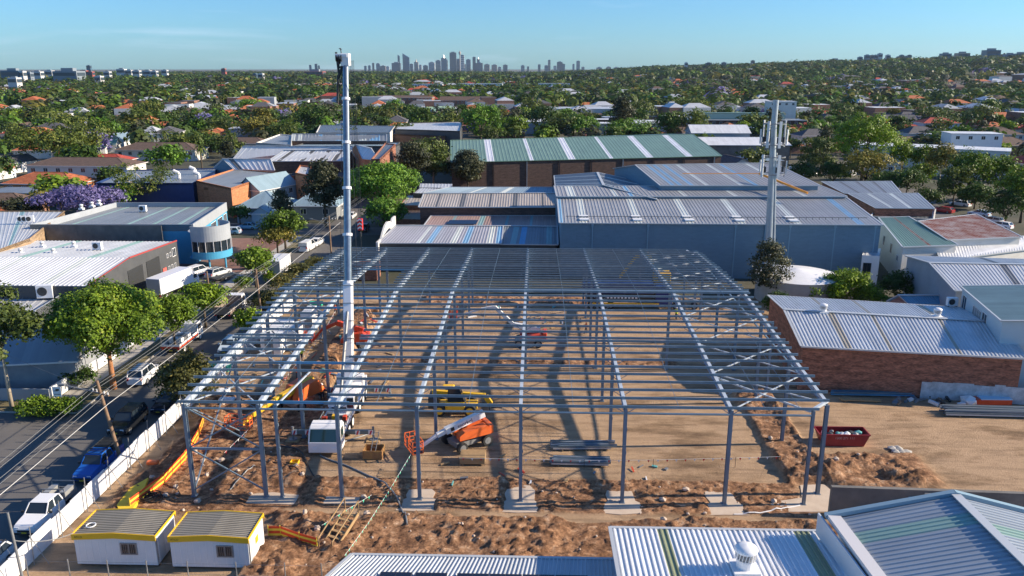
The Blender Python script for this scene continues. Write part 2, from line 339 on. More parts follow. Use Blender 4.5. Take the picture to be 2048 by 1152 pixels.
ASPH = mat('asphalt', (.10, .097, .095), (.15, .142, .133), .35, .85, bump=.15, bscale=30, contrast=.7)
ASPHL = mat('pale_asphalt', (.11, .105, .10), (.16, .155, .145), .3, .9, contrast=.7)
GRASSY = mat('dry_verge', (.075, .08, .03), (.22, .17, .09), .8, .95, contrast=.6)
SUBURB = mat('suburb_ground', (.035, .042, .022), (.10, .09, .065), .035, .95, contrast=.4)
PAVE = brickmat('paving_brick', (.22, .11, .085), (.18, .09, .07), (.15, .1, .08), scale=1.0, stain=.8)
def hill(x, y):
    r = np.hypot(x, y); az = np.degrees(np.arctan2(x, y))
    up = np.clip((az - 5) / 26, -.05, 1.15); return sm(900, 3400, r) * (20 * sm(0, 8, az) + 46 * up * sm(2, 9, az)) * (r < 9e3) 
def make_ground():
    mb = MB(); B = 30000
    for x0, x1, y0, y1 in ((-300, SX0, -60, 420), (SX1, 300, -60, 420), (SX0, SX1, -60, SY0), (SX0, SX1, SY1, 420)):
        mb.face([(x0, y0, 0), (x1, y0, 0), (x1, y1, 0), (x0, y1, 0)])
    # polar sheet beyond, to the horizon, rising into the hill on the right
    az = np.radians(np.linspace(-60, 60, 61)); rs = [420, 600, 900, 1200, 1500, 1900, 2300, 2700, 3100, 3500, 3900, 4500, 5500, 7000, 9500, 14000, 22000, 34000]
    b0 = len(mb.v); 
    for r in rs:
        for a in az:
            rr = r if r > 420 else None
            x, y = (r * math.sin(a), r * math.cos(a))
            if rr is None:     # inner ring hugs the rectangle
                k = min(300 / max(abs(math.sin(a)), 1e-6), 420 / math.cos(a)); x, y = k * math.sin(a), k * math.cos(a)
            z = float(hill(np.float64(x), np.float64(y))) if r < 9000 else 0
            mb.v.append((x, y, z))
    n = len(az)
    for i in range(len(rs) - 1):
        for j in range(n - 1): mb.f.append([b0 + i * n + j, b0 + i * n + j + 1, b0 + (i + 1) * n + j + 1, b0 + (i + 1) * n + j]); mb.m.append(0); mb.uv.append(None)
    o = mb.build('ground', SUBURB, recalc=False); tag(o, kind='structure')
    for p in o.data.polygons: pass
make_ground()
def sheet(name, poly, z, m, kind='structure'):
    mb = MB(); mb.face([(p[0], p[1], z) for p in poly]); o = mb.build(name, m); tag(o, kind=kind); return o
sheet('road', [(-45.2, -20), (-36.2, -20), (-36.2, 420), (-45.2, 420)], .008, ASPH)
sheet('side_street', [(-130, 59.5), (-45.19, 59.5), (-45.19, 71.5), (-130, 71.5)], .008, ASPH)
sheet('cross_street', [(-160, 160), (-45.19, 160), (-45.19, 171), (-160, 171)], .008, ASPH)
sheet('cross_street', [(-36.21, 160), (-8, 160), (-8, 168), (-36.21, 168)], .008, ASPH)
sheet('verge', [(-36.2, -20), (-35.2, -20), (-35.2, 150), (-36.2, 150)], .03, GRASSY)
sheet('verge', [(-47.4, 72), (-45.3, 72), (-45.3, 158), (-47.4, 158)], .05, GRASSY)
sheet('footpath', [(-49.3, 72), (-47.4, 72), (-47.4, 158), (-49.3, 158)], .06, CONC)
sheet('verge', [(-130, 71.6), (-47.4, 71.6), (-47.4, 73.2), (-130, 73.2)], .05, GRASSY)
sheet('yard', [(-130, 71), (-49.3, 73.2), (-49.3, 110), (-130, 110)], .012, GRASSY)
sheet('forecourt', [(-62, 128.3), (-47.4, 128.3), (-47.4, 156), (-62, 156)], .02, PAVE)
sheet('driveway', [(-60, 110), (-49.3, 110), (-49.3, 128.2), (-60, 128.2)], .016, ASPHL)
sheet('lane', [(68, 128), (84, 128), (110, 240), (96, 240)], .02, ASPH)
sheet('yard', [(-130, -20), (-45.3, -20), (-45.3, 59), (-130, 59)], .02, GRASSY)
for x0, x1, y0, y1 in ((-45.35, -45.2, 71.6, 158), (-36.2, -36.05, -20, 150), (-130, -45.4, 71.5, 71.65), (-160, -45.4, 171, 171.15)):
    mb = MB(); mb.box(x0, x1, y0, y1, 0, .13); tag(mb.build('kerb', CONC), kind='structure')

# ------------------------------------------------------------------ building kit
CAPS = mat('pale_flashing', (.5, .53, .55), rough=.45, metal=.2)
def lerp(a, b, t): return Vector(a) * (1 - t) + Vector(b) * t
def ribbed(mb, P0, P1, P2, P3, pitch=.6, h=.05, strips=(), base=0):
    """corrugated sheet: P0->P1 along the eave, P3->P2 along the ridge, ribs run between; strips=(from,to,material) as fractions"""
    P0, P1, P2, P3 = map(Vector, (P0, P1, P2, P3)); n = max(4, int((P1 - P0).length / pitch)); nn = (P1 - P0).cross(P3 - P0).normalized()
    if nn.z < 0: nn = -nn
    W = (P1 - P0).length; Ls = (P3 - P0).length
    def row(f, hh): a = P0.lerp(P1, f) + nn * hh; b = P3.lerp(P2, f) + nn * hh; return a, b, f * W
    prev = row(0, 0)
    for i in range(n):
        mi = base
        for s0, s1, m in strips:
            if s0 <= (i + .5) / n < s1: mi = m
        for f, hh in ((.55, 0), (.66, h), (.88, h), (1., 0)):
            cur = row((i + f) / n, hh)
            mb.face([prev[0], cur[0], cur[1], prev[1]], mi, [(prev[2], 0), (cur[2], 0), (cur[2], Ls), (prev[2], Ls)]); prev = cur
    # underside
    mb.face([P0 - nn * .08, P3 - nn * .08, P2 - nn * .08, P1 - nn * .08], base)
    for a, b in ((P0, P1), (P1, P2), (P2, P3), (P3, P0)): mb.face([a - nn * .08, b - nn * .08, b, a], base)
def window(parent, a, b, z0, z1, pane=GLASS, frame=WHITEF, nm=2, name='window', nrm=None, out=.06, rows=1):
    """window in the wall from a to b (2-D), frame proud of the wall, pane inside it"""
    a = Vector((a[0], a[1], 0)); b = Vector((b[0], b[1], 0)); d = (b - a).normalized(); n = Vector((d.y, -d.x, 0)) if nrm is None else Vector((nrm[0], nrm[1], 0)).normalized()
    W = (b - a).length; mb = MB(); t = min(.09, W * .09); 
    def P(u, v, o): return a + d * u + n * o + Vector((0, 0, v))
    def bar(u0, u1, v0, v1, o0, o1, mi): mb.hexa([P(u0, v0, o0), P(u1, v0, o0), P(u1, v0, o1), P(u0, v0, o1), P(u0, v1, o0), P(u1, v1, o0), P(u1, v1, o1), P(u0, v1, o1)], mi)
    bar(0, W, z0, z0 + t, -.02, out, 0); bar(0, W, z1 - t, z1, -.02, out, 0); bar(0, t, z0 + t, z1 - t, -.02, out, 0); bar(W - t, W, z0 + t, z1 - t, -.02, out, 0)
    for i in range(1, nm): u = W * i / nm; bar(u - t * .35, u + t * .35, z0 + t, z1 - t, -.02, out * .9, 0)
    for i in range(1, rows): v = z0 + (z1 - z0) * i / rows; bar(t, W - t, v - t * .35, v + t * .35, -.02, out * .85, 0)
    bar(t, W - t, z0 + t, z1 - t, -.02, out * .35, 1)
    return mb.build(name, [frame, pane], parent)
def wins(parent, A, B, specs, **k):
    """specs: (t, width, z0, z1) along the wall A->B, A left of B seen from outside"""
    A = Vector((A[0], A[1])); B = Vector((B[0], B[1])); d = (B - A).normalized(); L = (B - A).length
    for t, wd, z0, z1 in specs: c = A + d * (L * t); window(parent, c - d * wd / 2, c + d * wd / 2, z0, z1, **k)
def gable(name, label, A, B, zE, R1, R2, zR, wall, roof, strips=(), smat=(), pitch=.6, rib=.05, over=.25, cat='building', group=None, fascia=CAPS, back=True, backz=None, wallbase=0., mono=False, bstrips=None):
    """A->B front eave (left to right seen from outside), R1,R2 the ridge above A and B; the back slope mirrors the front one"""
    A, B, R1, R2 = [Vector((p[0], p[1], 0)) for p in (A, B, R1, R2)]
    if mono: D, E = R1, R2; zB = zR
    else: D, E = R1 * 2 - A, R2 * 2 - B; zB = zE if backz is None else backz
    c = (A + B + D + E) / 4; t = thing(name, label, cat, (c.x, c.y, wallbase), group=group)
    mb = MB(); b0 = wallbase
    def P(p, z): return (p.x, p.y, z)
    mb.face([P(A, b0), P(B, b0), P(B, zE), P(A, zE)]); mb.face([P(E, b0), P(D, b0), P(D, zB), P(E, zB)])
    if mono:
        mb.face([P(B, b0), P(E, b0), P(E, zB), P(B, zE)]); mb.face([P(D, b0), P(A, b0), P(A, zE), P(D, zB)])
    else:
        mb.face([P(B, b0), P(E, b0), P(E, zB), P(R2, zR), P(B, zE)]); mb.face([P(D, b0), P(A, b0), P(A, zE), P(R1, zR), P(D, zB)])
    mb.build('wall', wall, t, recalc=False)
    ab = (B - A).normalized() * over; r1 = R1 - ab; r2 = R2 + ab; sl = (zR - zE) / max((R1 - A).length, .1); fo = (A - R1).normalized() * over
    a, b_ = A - ab + fo, B + ab + (B - R2).normalized() * over; up = .06
    ze = zE - sl * over + up
    rb = MB(); ribbed(rb, P(a, ze), P(b_, ze), P(r2, zR + up), P(r1, zR + up), pitch, rib, strips)
    if not mono:
        d, e = D - ab - fo, E + ab + (E - R2).normalized() * over; zb = zB - sl * over + up
        ribbed(rb, P(e, zb), P(d, zb), P(r1, zR + up), P(r2, zR + up), pitch, rib, [(1 - s[1], 1 - s[0], s[2]) for s in (strips if bstrips is None else bstrips)])
        rf = rb.build('roof', [roof] + list(smat), t, recalc=False)
        cap = MB(); cap.beam(P(r1, zR + up + rib + .03), P(r2, zR + up + rib + .03), .5, .06); cap.build('ridge_cap', fascia, rf)
    else: rf = rb.build('roof', [roof] + list(smat), t, recalc=False)
    g = MB(); g.beam(P(a, ze - .02), P(b_, ze - .02), .16, .16)
    g.beam(P(a, ze + .03), P(r1, zR + up + .06), .22, .1); g.beam(P(b_, ze + .03), P(r2, zR + up + .06), .22, .1)
    if not mono: g.beam(P(e, zb + .03), P(r2, zR + up + .06), .22, .1); g.beam(P(d, zb + .03), P(r1, zR + up + .06), .22, .1); g.beam(P(d, zb - .02), P(e, zb - .02), .16, .16)
    else: g.beam(P(r1, zR + up), P(r2, zR + up), .22, .16)
    g.build('gutter', fascia, t)
    return t, rf
def flat(name, label, quad, z, wall, roof, par=.5, cat='building', group=None, pitch=.7, strips=(), smat=(), fall=.25, parm=None, pt=.2, sides=(1, 1, 1, 1), rib=.04):
    """flat-roofed block on four corners: front-left, front-right, back-right, back-left; a parapet stands par above the roof"""
    q = [Vector((p[0], p[1], 0)) for p in quad]; c = (q[0] + q[1] + q[2] + q[3]) / 4; t = thing(name, label, cat, (c.x, c.y, 0), group=group)
    mb = MB(); n = 4
    for i in range(4):
        a, b = q[i], q[(i + 1) % 4]; d = (b - a).normalized(); nin = Vector((-d.y, d.x, 0))
        mb.face([(a.x, a.y, 0), (b.x, b.y, 0), (b.x, b.y, z), (a.x, a.y, z)])
    w_ = mb.build('wall', wall, t, recalc=False)
    cc = lambda p: p + (c - p).normalized() * .04
    rb = MB(); z0 = z - par; zz = [z0 - fall, z0 - fall, z0, z0] if fall else [z0] * 4; P = [(cc(q[i]).x, cc(q[i]).y, zz[i]) for i in range(4)]
    ribbed(rb, P[0], P[1], P[2], P[3], pitch, rib, strips); rb.build('roof', [roof] + list(smat), t, recalc=False)
    pb = MB()
    if par > 0:
        for i in range(4):
            if not sides[i]: continue
            a, b = q[i], q[(i + 1) % 4]; d = (b - a).normalized(); nin = Vector((-d.y, d.x, 0)) * pt / 2
            pb.beam((a + nin) + Vector((0, 0, z - par / 2 - .15 + .02)) - d * .003 * i, (b + nin) + Vector((0, 0, z - par / 2 - .15 + .02)) + d * .003 * i, pt, par + .3 + i * .004)
        pb.build('parapet', parm or wall if not isinstance(parm or wall, list) else wall[0], t)
    return t
def panelbits(parent, name, m, items):
    mb = MB()
    for it in items: mb.box(*it)
    return mb.build(name, m, parent)
def vent(label, x, y, z, r=.45, group='turbine vents on the roofs'):
    t = thing('roof_vent', label, 'roof vent', (x, y, z), group=group)
    b = MB(); b.box(x - r * 1.2, x + r * 1.2, y - r * 1.2, y + r * 1.2, z - .25, z + .1); b.tube((x, y, z), (x, y, z + r * 1.0), r * .8, 16); b.build('base', WHITEP, t)
    h = MB()
    for i in range(20):
        a = 2 * math.pi * i / 20; h.beam((x + r * .92 * math.cos(a), y + r * .92 * math.sin(a), z + r), (x + r * .92 * math.cos(a + .2), y + r * .92 * math.sin(a + .2), z + r * 1.9), .07, .03)
    h.tube((x, y, z + r * .95), (x, y, z + r * 1.9), r * .7, 14, 1); h.build('louvres', [WHITEP, GREYMET], t)
    d = MB(); d.lathe([(r * 1.05, r * 1.85), (r * 1.08, r * 2.0), (r * .95, r * 2.2), (r * .6, r * 2.38), (0.01, r * 2.45)], (x, y, z), 18); d.build('dome', WHITEP, t, smooth=True); return t
def acunit(label, x, y, z, rz=0, s=1., group='air conditioning units', fan=True):
    t = thing('air_conditioner', label, 'air conditioner', (x, y, z), rz, group, local=True)
    b = MB(); b.box(-.5 * s, .5 * s, -.22 * s, .22 * s, .08, .9 * s); b.build('casing', WHITEP, t, bevel=.02)
    f = MB(); f.tube((-.12 * s, -.225 * s, .5 * s), (-.12 * s, -.25 * s, .5 * s), .3 * s, 16); f.build('fan_grille', DKMET, t)
    g = MB(); g.box(-.45 * s, -.35 * s, -.25 * s, .25 * s, 0, .08); g.box(.35 * s, .45 * s, -.25 * s, .25 * s, 0, .08); g.build('feet', DKMET, t); return t
# ------------------------------------------------------------------ the steel frame
RY = 83.6
def zr(y): return 8.12 + 1.58 * (1 - abs(y - RY) / 27.4)
frame = thing('warehouse_skeleton', 'open galvanised steel warehouse frame standing on the excavated site around the crane', 'steel frame', (-2, 84, 0))
def hcol(mb, x, y, z0, z1, w=.26, d=.34, t=.03):
    mb.box(x - w / 2, x + w / 2, y - d / 2, y - d / 2 + t, z0, z1); mb.box(x - w / 2, x + w / 2, y + d / 2 - t, y + d / 2, z0, z1); mb.box(x - t / 2, x + t / 2, y - d / 2 + t, y + d / 2 - t, z0, z1)
    mb.box(x - w * .8, x + w * .8, y - d * .75, y + d * .75, z0 - .02, z0 + .035)
    for k in (2.2, 4.2, 6.2):
        if z1 > k + .5: mb.box(x + w / 2 - .01, x + w / 2 + .05, y - .06, y + .06, k, k + .22)
ROWS = [56.2 + 1.48 * i for i in range(9)] + [69.25, 69.95] + [71.4 + 1.47 * i for i in range(8)] + [83.05]
ROWS = ROWS + [2 * RY - y for y in reversed(ROWS)]
RFX = FX + [22.6]
for x in RFX:
    ys = CY if x in (-27.1, -21.3, -9.0, 7.0, 22.6) else ([CY[0], CY[3], CY[6]])
    for y in ys:
        if x == 22.6 and y == CY[0]: y = 58.1; xx = 22.85
        else: xx = x
        if x == 22.6 and y == CY[6]: y = 108.8
        mb = MB(); hcol(mb, xx, y, .04, zr(y) - .45 if 57 < y < 110 else zr(y) - .1); mb.build('column', PAINTED, frame)
for xx, yy in ((-20.0, 56.3), (21.2, 56.4), (24.3, 78.2), (21.4, 110.8)):
    mb = MB(); hcol(mb, xx, yy, .04, 8.0, .22, .26); mb.build('column', PAINTED, frame)
for x in RFX:                              # rafters: an I-section that follows the pitch
    y0, y1 = (56.2, 111.0) if x < 20 else (58.0, 109.4)
    mb = MB()
    for a, b in ((y0, RY), (RY, y1)):
        za, zb = zr(a), zr(b); n = 9
        for i in range(n):                 # stiffener cleats on the top flange give the broken glint
            yy = a + (b - a) * (i + .5) / n
        mb.beam((x, a, za - .015), (x, b, zb - .015), .27, .025); mb.beam((x, a, za - .5), (x, b, zb - .5), .24, .025); mb.beam((x, a, za - .25), (x, b, zb - .25), .02, .46)
        for i in range(1, 10):
            yy = a + (b - a) * i / 10; z = zr(yy); mb.box(x - .1, x + .1, yy - .012, yy + .012, z - .48, z - .03)
    for yy in ROWS:
        if y0 - .3 < yy < y1 + .3: mb.box(x - .16, x + .02, yy + .035, yy + .05, zr(yy) - .01, zr(yy) + .22)
    mb.build('rafter', RAFTER, frame)
def purlin(mb, y, x0, x1, z, mi=0, h=.17, fl=.065):
    s = 1 if y < RY else -1
    mb.box(x0, x1, y - .012, y + .012, z, z + h, mi)
    mb.box(x0, x1, min(y - .012 * s, y + s * fl), max(y - .012 * s, y + s * fl), z + h, z + h + .016, mi); mb.box(x0, x1, min(y + .012 * s, y - s * fl), max(y + .012 * s, y - s * fl), z - .005, z + .012, mi)
FULL = {0, 4, 5, 15, 17, 18, 19, 20, 21}; BLUEROW = {0, 5, 15, 17, 27}
for i, y in enumerate(ROWS):
    z = zr(y) + .005; xl = -28.0 if i not in (0, 39) else -27.5; xr = 23.15 if 1 < i < 38 else (21.6 if i in (0, 39) else 22.9)
    jl = rnd.uniform(-.12, .12)
    mb = MB()
    if i in FULL and i not in BLUEROW or i > 27: purlin(mb, y, xl + jl, xr + jl, z); mb.build('purlin', STEEL, frame)
    else:
        purlin(mb, y, xl + jl, -20.5 + jl, z); mb.build('purlin', STEEL, frame)
        mb = MB(); purlin(mb, y, -16.1 + jl, xr + jl, z); mb.build('purlin', STEEL, frame)
        if i in BLUEROW: mb = MB(); purlin(mb, y + .04, -22.3, -14.2 if i != 27 else -8.2, z + .03); mb.build('purlin', BLUEST, frame)
    if i < 39 and ROWS[i + 1] - y > 1.6: pass
for y, w_ in ((RY, .6),):                   # ridge strut pair tied by a closer
    mb = MB(); mb.box(-28, 23.1, y - .16, y + .16, zr(y) + .07, zr(y) + .1); mb.build('ridge_strut', STEEL, frame)
for xm in (-24.2, -12.1, -5.0, 3.0, 11.0, 17.5, 20.1):
    for a, b in ((56.2, RY), (RY, 111)):
        mb = MB(); mb.tube((xm, a, zr(a) + .12), (xm, b, zr(b) + .12), .022, 5); mb.build('bridging_rod', STEEL, frame)
rest = MB(); nfb = 0
for i, y in enumerate(ROWS):
    if i % 2: continue
    for x in RFX:
        if x == 22.6 and (y < 58 or y > 109): continue
        for s in (-1, 1):
            if (x == -27.1 and s < 0) or (x == 22.6 and s > 0) or (x == -21.3 and s > 0) or (x == -15.2 and s < 0): continue
            one = rest if nfb >= 98 else MB(); one.beam((x + s * .08, y, zr(y) - .42), (x + s * .75, y, zr(y) + .02), .045, .045); nfb += 1
            if one is not rest: one.build('fly_brace', PAINTED, frame)
tag(rest.build('fly_braces', PAINTED, frame), kind='stuff')
def brace(p, q, r=.055, m=None): mb = MB(); mb.beam(p, q, r * 1.6, r * 1.6); mb.build('brace', m or RAFTER, frame)
pan = [56.4, 63.2, 69.6, 76.6, RY, 90.6, 97.6, 104, 110.6]
for xa, xb in ((15.0, 22.6), (-27.1, -21.3)):
    for a, b in zip(pan[:-1], pan[1:]):
        a2 = max(a, 58) if xb == 22.6 else a; b2 = min(b, 109.2) if xb == 22.6 else b
        if xb < 0 and a > 98: continue
        brace((xa, a, zr(a) - .2), (xb, b2, zr(b2) - .2)); brace((xa, b, zr(b) - .26), (xb, a2, zr(a2) - .26))
# front face: eave strut, corner cut, portal brace in the left bay
for xa, xb in zip([-27.1, -21.3, -15.2, -9.0, -1.0, 7.0, 15.0], [-21.3, -15.2, -9.0, -1.0, 7.0, 15.0, 21.1]):
    mb = MB(); mb.tube((xa + .14, 56.1, 7.72), (xb - .14, 56.1, 7.72), .085, 10); mb.build('eave_strut', STEEL, frame)
    mb = MB(); mb.beam((xa + .13, 110.7, 7.7), (xb - .13, 110.7, 7.7), .14, .14); mb.build('eave_strut', STEEL, frame)
brace((21.2, 56.4, 8.1), (22.85, 58.1, 8.1), .13); brace((21.4, 110.8, 8.1), (22.6, 108.9, 8.1), .13)
brace((15.1, 62.5, 8.2), (21.1, 56.6, 7.8), .08); brace((-19.9, 56.4, 7.9), (-19.0, 63, 8.2), .07)
mb = MB(); mb.beam((-27, 56.3, 4.2), (-21.4, 56.3, 4.2), .16, .16); mb.build('brace', PAINTED, frame)
for z0, z1 in ((.6, 4.1), (4.3, 7.6)):
    brace((-27, 56.25, z0), (-21.4, 56.25, z1), .06, PAINTED); brace((-27, 56.38, z1), (-21.4, 56.38, z0), .06, STEEL)
for y0, y1 in ((56.4, 67), (76.2, 85.5)):
    brace((-27.1, y0, .5), (-27.1, y1, 7.8), .06, PAINTED); brace((-27.1, y0, 7.8), (-27.1, y1, .5), .06, PAINTED)
mb = MB(); mb.beam((22.75, 58.2, 7.7), (22.6, 108.8, 7.7), .14, .14); mb.build('eave_strut', STEEL, frame)
# footings
PADM = mat('raw_concrete_footing', (.46, .36, .27), (.60, .50, .40), .7, .9, contrast=.6, bump=.2)
def pad(poly, z=.05, lab=''):
    mb = MB(); mb.prism(poly, -.2, z); o = mb.build('concrete_footing', PADM); tag(o, lab, 'footing', 'concrete footings along the front columns')
def jag(x, y, w, d0, d1, s):
    r = random.Random(s); j = lambda: r.uniform(-.12, .12)
    return [(x - w * .62 + j(), y - d0 + j()), (x - w * .1, y - d0 - .05 + j()), (x + w * .62 + j(), y - d0 + j()), (x + w * .66 + j(), y - .3 + j()), (x + w * .4 + j(), y + .25 + j()), (x + w * .42 + j(), y + d1 * .7 + j()), (x + w * .28 + j(), y + d1 + j()), (x - w * .05, y + d1 + .08 + j()), (x - w * .38 + j(), y + d1 + j()), (x - w * .48 + j(), y + d1 * .5 + j()), (x - w * .42 + j(), y + .2 + j()), (x - w * .6 + j(), y - .35 + j())]
for x, d1, lab in ((-9, 1.6, 'broken pale footing slab under the front column nearest the white lift basket'), (-1, 2.4, 'pale concrete footing under the front column left of the steel bundles'), (7, 2.4, 'pale concrete footing under the front column right of the steel bundles'), (15, 2.2, 'pale concrete footing under the front column before the right corner pair')):
    pad(jag(x, 56.2, 2.6, 1.55, d1, int(x) + 50), .05, lab)
pad([(18.3, 55.2), (24.2, 55.4), (24.4, 57.6), (23.9, 59.6), (21.9, 59.4), (21.4, 57.4), (18.6, 56.6)], .055, 'wide pale footing slab under the two columns at the right front corner')
pad([(-23.4, 55.3), (-18.6, 55.2), (-18.6, 56.6), (-21, 57.0), (-23, 56.6)], .05, 'long grey footing under the pair of front columns left of the crane')
pad([(-17.5, 55.4), (-12.9, 55.4), (-13.1, 56.4), (-17.2, 56.5)], .05, 'thin footing slab under the front column by the crane cab')

# ------------------------------------------------------------------ large buildings
RGREY = roofmat('grey_metal_roof', (.30, .33, .36)); RLIGHT = roofmat('light_metal_roof', (.56, .58, .60)); RWHITE = roofmat('white_metal_roof', (.70, .72, .74), rough=.5, metal=.05)
RPURP = roofmat('weathered_zinc_roof', (.36, .365, .37)); RBEIGE = roofmat('beige_metal_roof', (.47, .42, .37)); RGREEN = roofmat('green_metal_roof', (.17, .27, .20), metal=.05)
RDARK = roofmat('dark_metal_roof', (.13, .15, .17)); RBLUE = roofmat('blue_grey_metal_roof', (.26, .36, .44)); RPINK = roofmat('faded_pink_roof', (.42, .30, .27)); RBRIGHTB = roofmat('bright_blue_roof', (.12, .36, .58), metal=.05)
RBROWN = roofmat('brown_metal_roof', (.12, .09, .085)); RMID = roofmat('mid_grey_deck', (.22, .25, .28))
SKYL = roofmat('milky_skylight', (.62, .66, .62), rough=.35, metal=0); SKYD = roofmat('dark_skylight', (.16, .16, .16), metal=0); SKYT = roofmat('teal_skylight', (.24, .40, .42), metal=0); SKYB = roofmat('blue_roof_sheet', (.22, .42, .62), metal=0); SKYY = roofmat('olive_skylight', (.32, .35, .20), metal=0); SKYG = roofmat('sea_green_skylight', (.27, .42, .38), metal=0)
RUST = mat('rusted_roof', (.23, .055, .03), (.40, .33, .30), .45, .8, contrast=.35, detail=10)
def st(fr, w, m=1): return [(f - w / 2, f + w / 2, m) for f in fr]

# blue-grey warehouse behind the frame
b1, _ = gable('warehouse', 'large blue-grey walled warehouse with purple-grey ribbed roof directly behind the frame', G(1122, 446, 9.), G(1762, 450, 9.), 9., G(1117, 396, 10.2), G(1690, 396, 10.2), 10.2, BLUEW, RPURP, strips=st([.075, .245, .41, .57, .74], .018) + [(.0, .012, 2), (.93, .945, 2)], smat=[SKYL, SKYB], pitch=.55, mono=True)
xw0, xw1, yw = G(1122, 446, 9.)[0], G(1762, 450, 9.)[0], G(1122, 446, 9.)[1]
for i, f in enumerate((.1, .275, .55, .72, .86, .985)):
    x = xw0 + (xw1 - xw0) * f; mb = MB(); mb.box(x - .09, x + .09, yw - .2, yw - .02, .2, 8.8); mb.box(x - .2, x + .2, yw - .26, yw - .02, 8.5, 8.9); mb.build('downpipe', mat('pipe_blue', (.2, .33, .42)), b1)
mb = MB(); mb.box(xw0 + (xw1 - xw0) * .64, xw0 + (xw1 - xw0) * .64 + .9, yw - .5, yw - .01, .1, 9.0); mb.build('duct', mat('duct_blue', (.17, .3, .4)), b1)
mb = MB()
for i in range(46):
    x = xw0 + 1.2 + i * 1.05; mb.box(x - .03, x + .03, yw + 2.9, yw + 2.96, 9.2, 9.6)
mb.box(xw0 + .8, xw1 - 1, yw + 2.9, yw + 2.96, 9.55, 9.62); mb.build('pipe_run', DKMET, b1)
for f in (.075, .245, .41, .57, .74):
    x = xw0 + (xw1 - xw0) * f; mb = MB(); mb.box(x - .75, x + .75, yw + 1.0, yw + 2.5, 9.22, 9.42); mb.box(x - .75, x + .75, yw + 3.3, yw + 4.6, 9.35, 9.52); mb.build('hatch', WHITEP, b1)
gable('warehouse', 'grey-roofed warehouse section behind the blue-grey one, with a dark step along its front', G(1116, 393, 10.6), G(1690, 393, 10.6), 10.6, G(1111, 373, 11.4), G(1638, 372, 11.4), 11.4, BLUEW, RPURP, strips=st([.05, .21, .45, .62, .86], .02) + st([.26], .02, 2), smat=[SKYL, SKYB], pitch=.7, mono=True)
gable('warehouse', 'wide grey warehouse roof with blue sheets and an orange pipe, right of the low gable', G(1322, 371, 12.), G(1636, 371, 12.), 12., G(1273, 331, 14.2), G(1545, 327, 14.2), 14.2, BLUEW, RPURP, strips=st([.3, .52, .8], .022) + st([.08, .12, .2, .6], .025, 2), smat=[SKYL, SKYB], pitch=.7)
gable('warehouse', 'low dark gable roof with pale cross strips left of the wide grey warehouse roof', G(1112, 372, 10.3), G(1110, 352, 10.3), 10.3, G(1207, 371, 11.6), G(1195, 346, 11.6), 11.6, BLUEW, RMID, strips=st([.15, .45, .75], .05), smat=[SKYL], pitch=.7, backz=10.3)
op = MB(); op.path([(*G(1365, 347, 14.0), 14.0), (*G(1518, 347, 14.0), 14.0)], .07, 6); op.path([(*G(1518, 347, 14.0), 14.0), (*G(1556, 362, 13.0), 13.0), (*G(1615, 386, 11.9), 11.9)], .2, 6); tag(op.build('orange_duct', mat('orange_duct_paint', (.85, .33, .03), rough=.5)), 'orange duct crossing the wide grey warehouse roof behind the phone tower', 'duct')
# long green roof
gt, _ = gable('warehouse', 'long dark-brick warehouse with a green ribbed roof and white skylight strips', G(903, 325, 8.5), G(1442, 312, 8.5), 8.5, G(903, 281, 11.5), G(1385, 269, 11.5), 11.5, DARKB, RGREEN, strips=st([.14, .285, .43, .575, .72, .87], .02), smat=[roofmat('white_skylight', (.68, .70, .76), metal=0)], pitch=1.0, fascia=mat('green_flashing', (.12, .22, .16)))
A_, B_ = Vector(G(903, 325, 8.5)), Vector(G(1442, 312, 8.5))
for i in range(9):
    p = A_.lerp(B_, .03 + i * .118); mb = MB(); mb.box(p.x - .14, p.x + .14, p.y - .35, p.y - .06, .1, 8.3); mb.build('downpipe', CONC if i % 3 == 2 else DARKB, gt)
# centre-left row between the fig tree and the warehouse
gable('shop', 'front shop with purple-striped corrugated roof, blue sheets and curved white parapet', G(757, 486, 4.8), G(1000, 487, 4.8), 4.8, G(795, 452, 6.2), G(1004, 453, 6.2), 6.2, CHAR, roofmat('striped_shop_roof', (.42, .42, .46)), strips=st([.33, .62, .9], .045) + st([.42, .7, .97], .04, 2), smat=[SKYL, SKYB], pitch=.5)
pw = thing('shop_parapet', 'white curved shop parapet at the end of the striped roof', 'parapet', (*G(757, 490, 0), 0)); mb = MB()
a, b = Vector(G(756, 487, 5.)), Vector(G(792, 452, 5.)); prof = [(0, 5.2), (.2, 5.2), (.3, 6.0), (.42, 6.8), (.55, 7.1), (.68, 6.8), (.75, 6.2), (.85, 6.9), (1, 6.9)]
for (f0, z0), (f1, z1) in zip(prof[:-1], prof[1:]):
    p = a.lerp(b, f0); q = a.lerp(b, f1); mb.hexa([(p.x - .35, p.y, 0), (p.x, p.y, 0), (q.x, q.y, 0), (q.x - .35, q.y, 0), (p.x - .35, p.y, z0), (p.x, p.y, z0), (q.x, q.y, z1), (q.x - .35, q.y, z1)])
mb.build('wall', OFFW, pw, recalc=False)
gable('shop', 'shop with teal and blue strips, roof painted dark as the shadow of the big blue-grey wall beside it', G(993, 488, 4.6), G(1113, 489, 4.6), 4.6, G(1004, 453, 6.1), G(1112, 454, 6.1), 6.1, CHAR, RMID, strips=st([.3, .85], .08) + st([.42], .1, 2), smat=[SKYT, BLUEST], pitch=.5)  # shaded right part of the striped roof, the warehouse shadow put into its colour
sr, _ = gable('workshop', 'workshop with faded pink corrugated roof carrying three solar panels', G(848, 455, 5.2), G(1112, 455, 5.2), 5.2, G(865, 432, 5.9), G(1111, 432, 5.9), 5.9, DARKB, RPINK, strips=st([.2, .42, .62, .8], .03), smat=[SKYT], pitch=.5, mono=True)
SOLAR = mat('solar_glass', (.012, .016, .03), rough=.12, spec=.8)
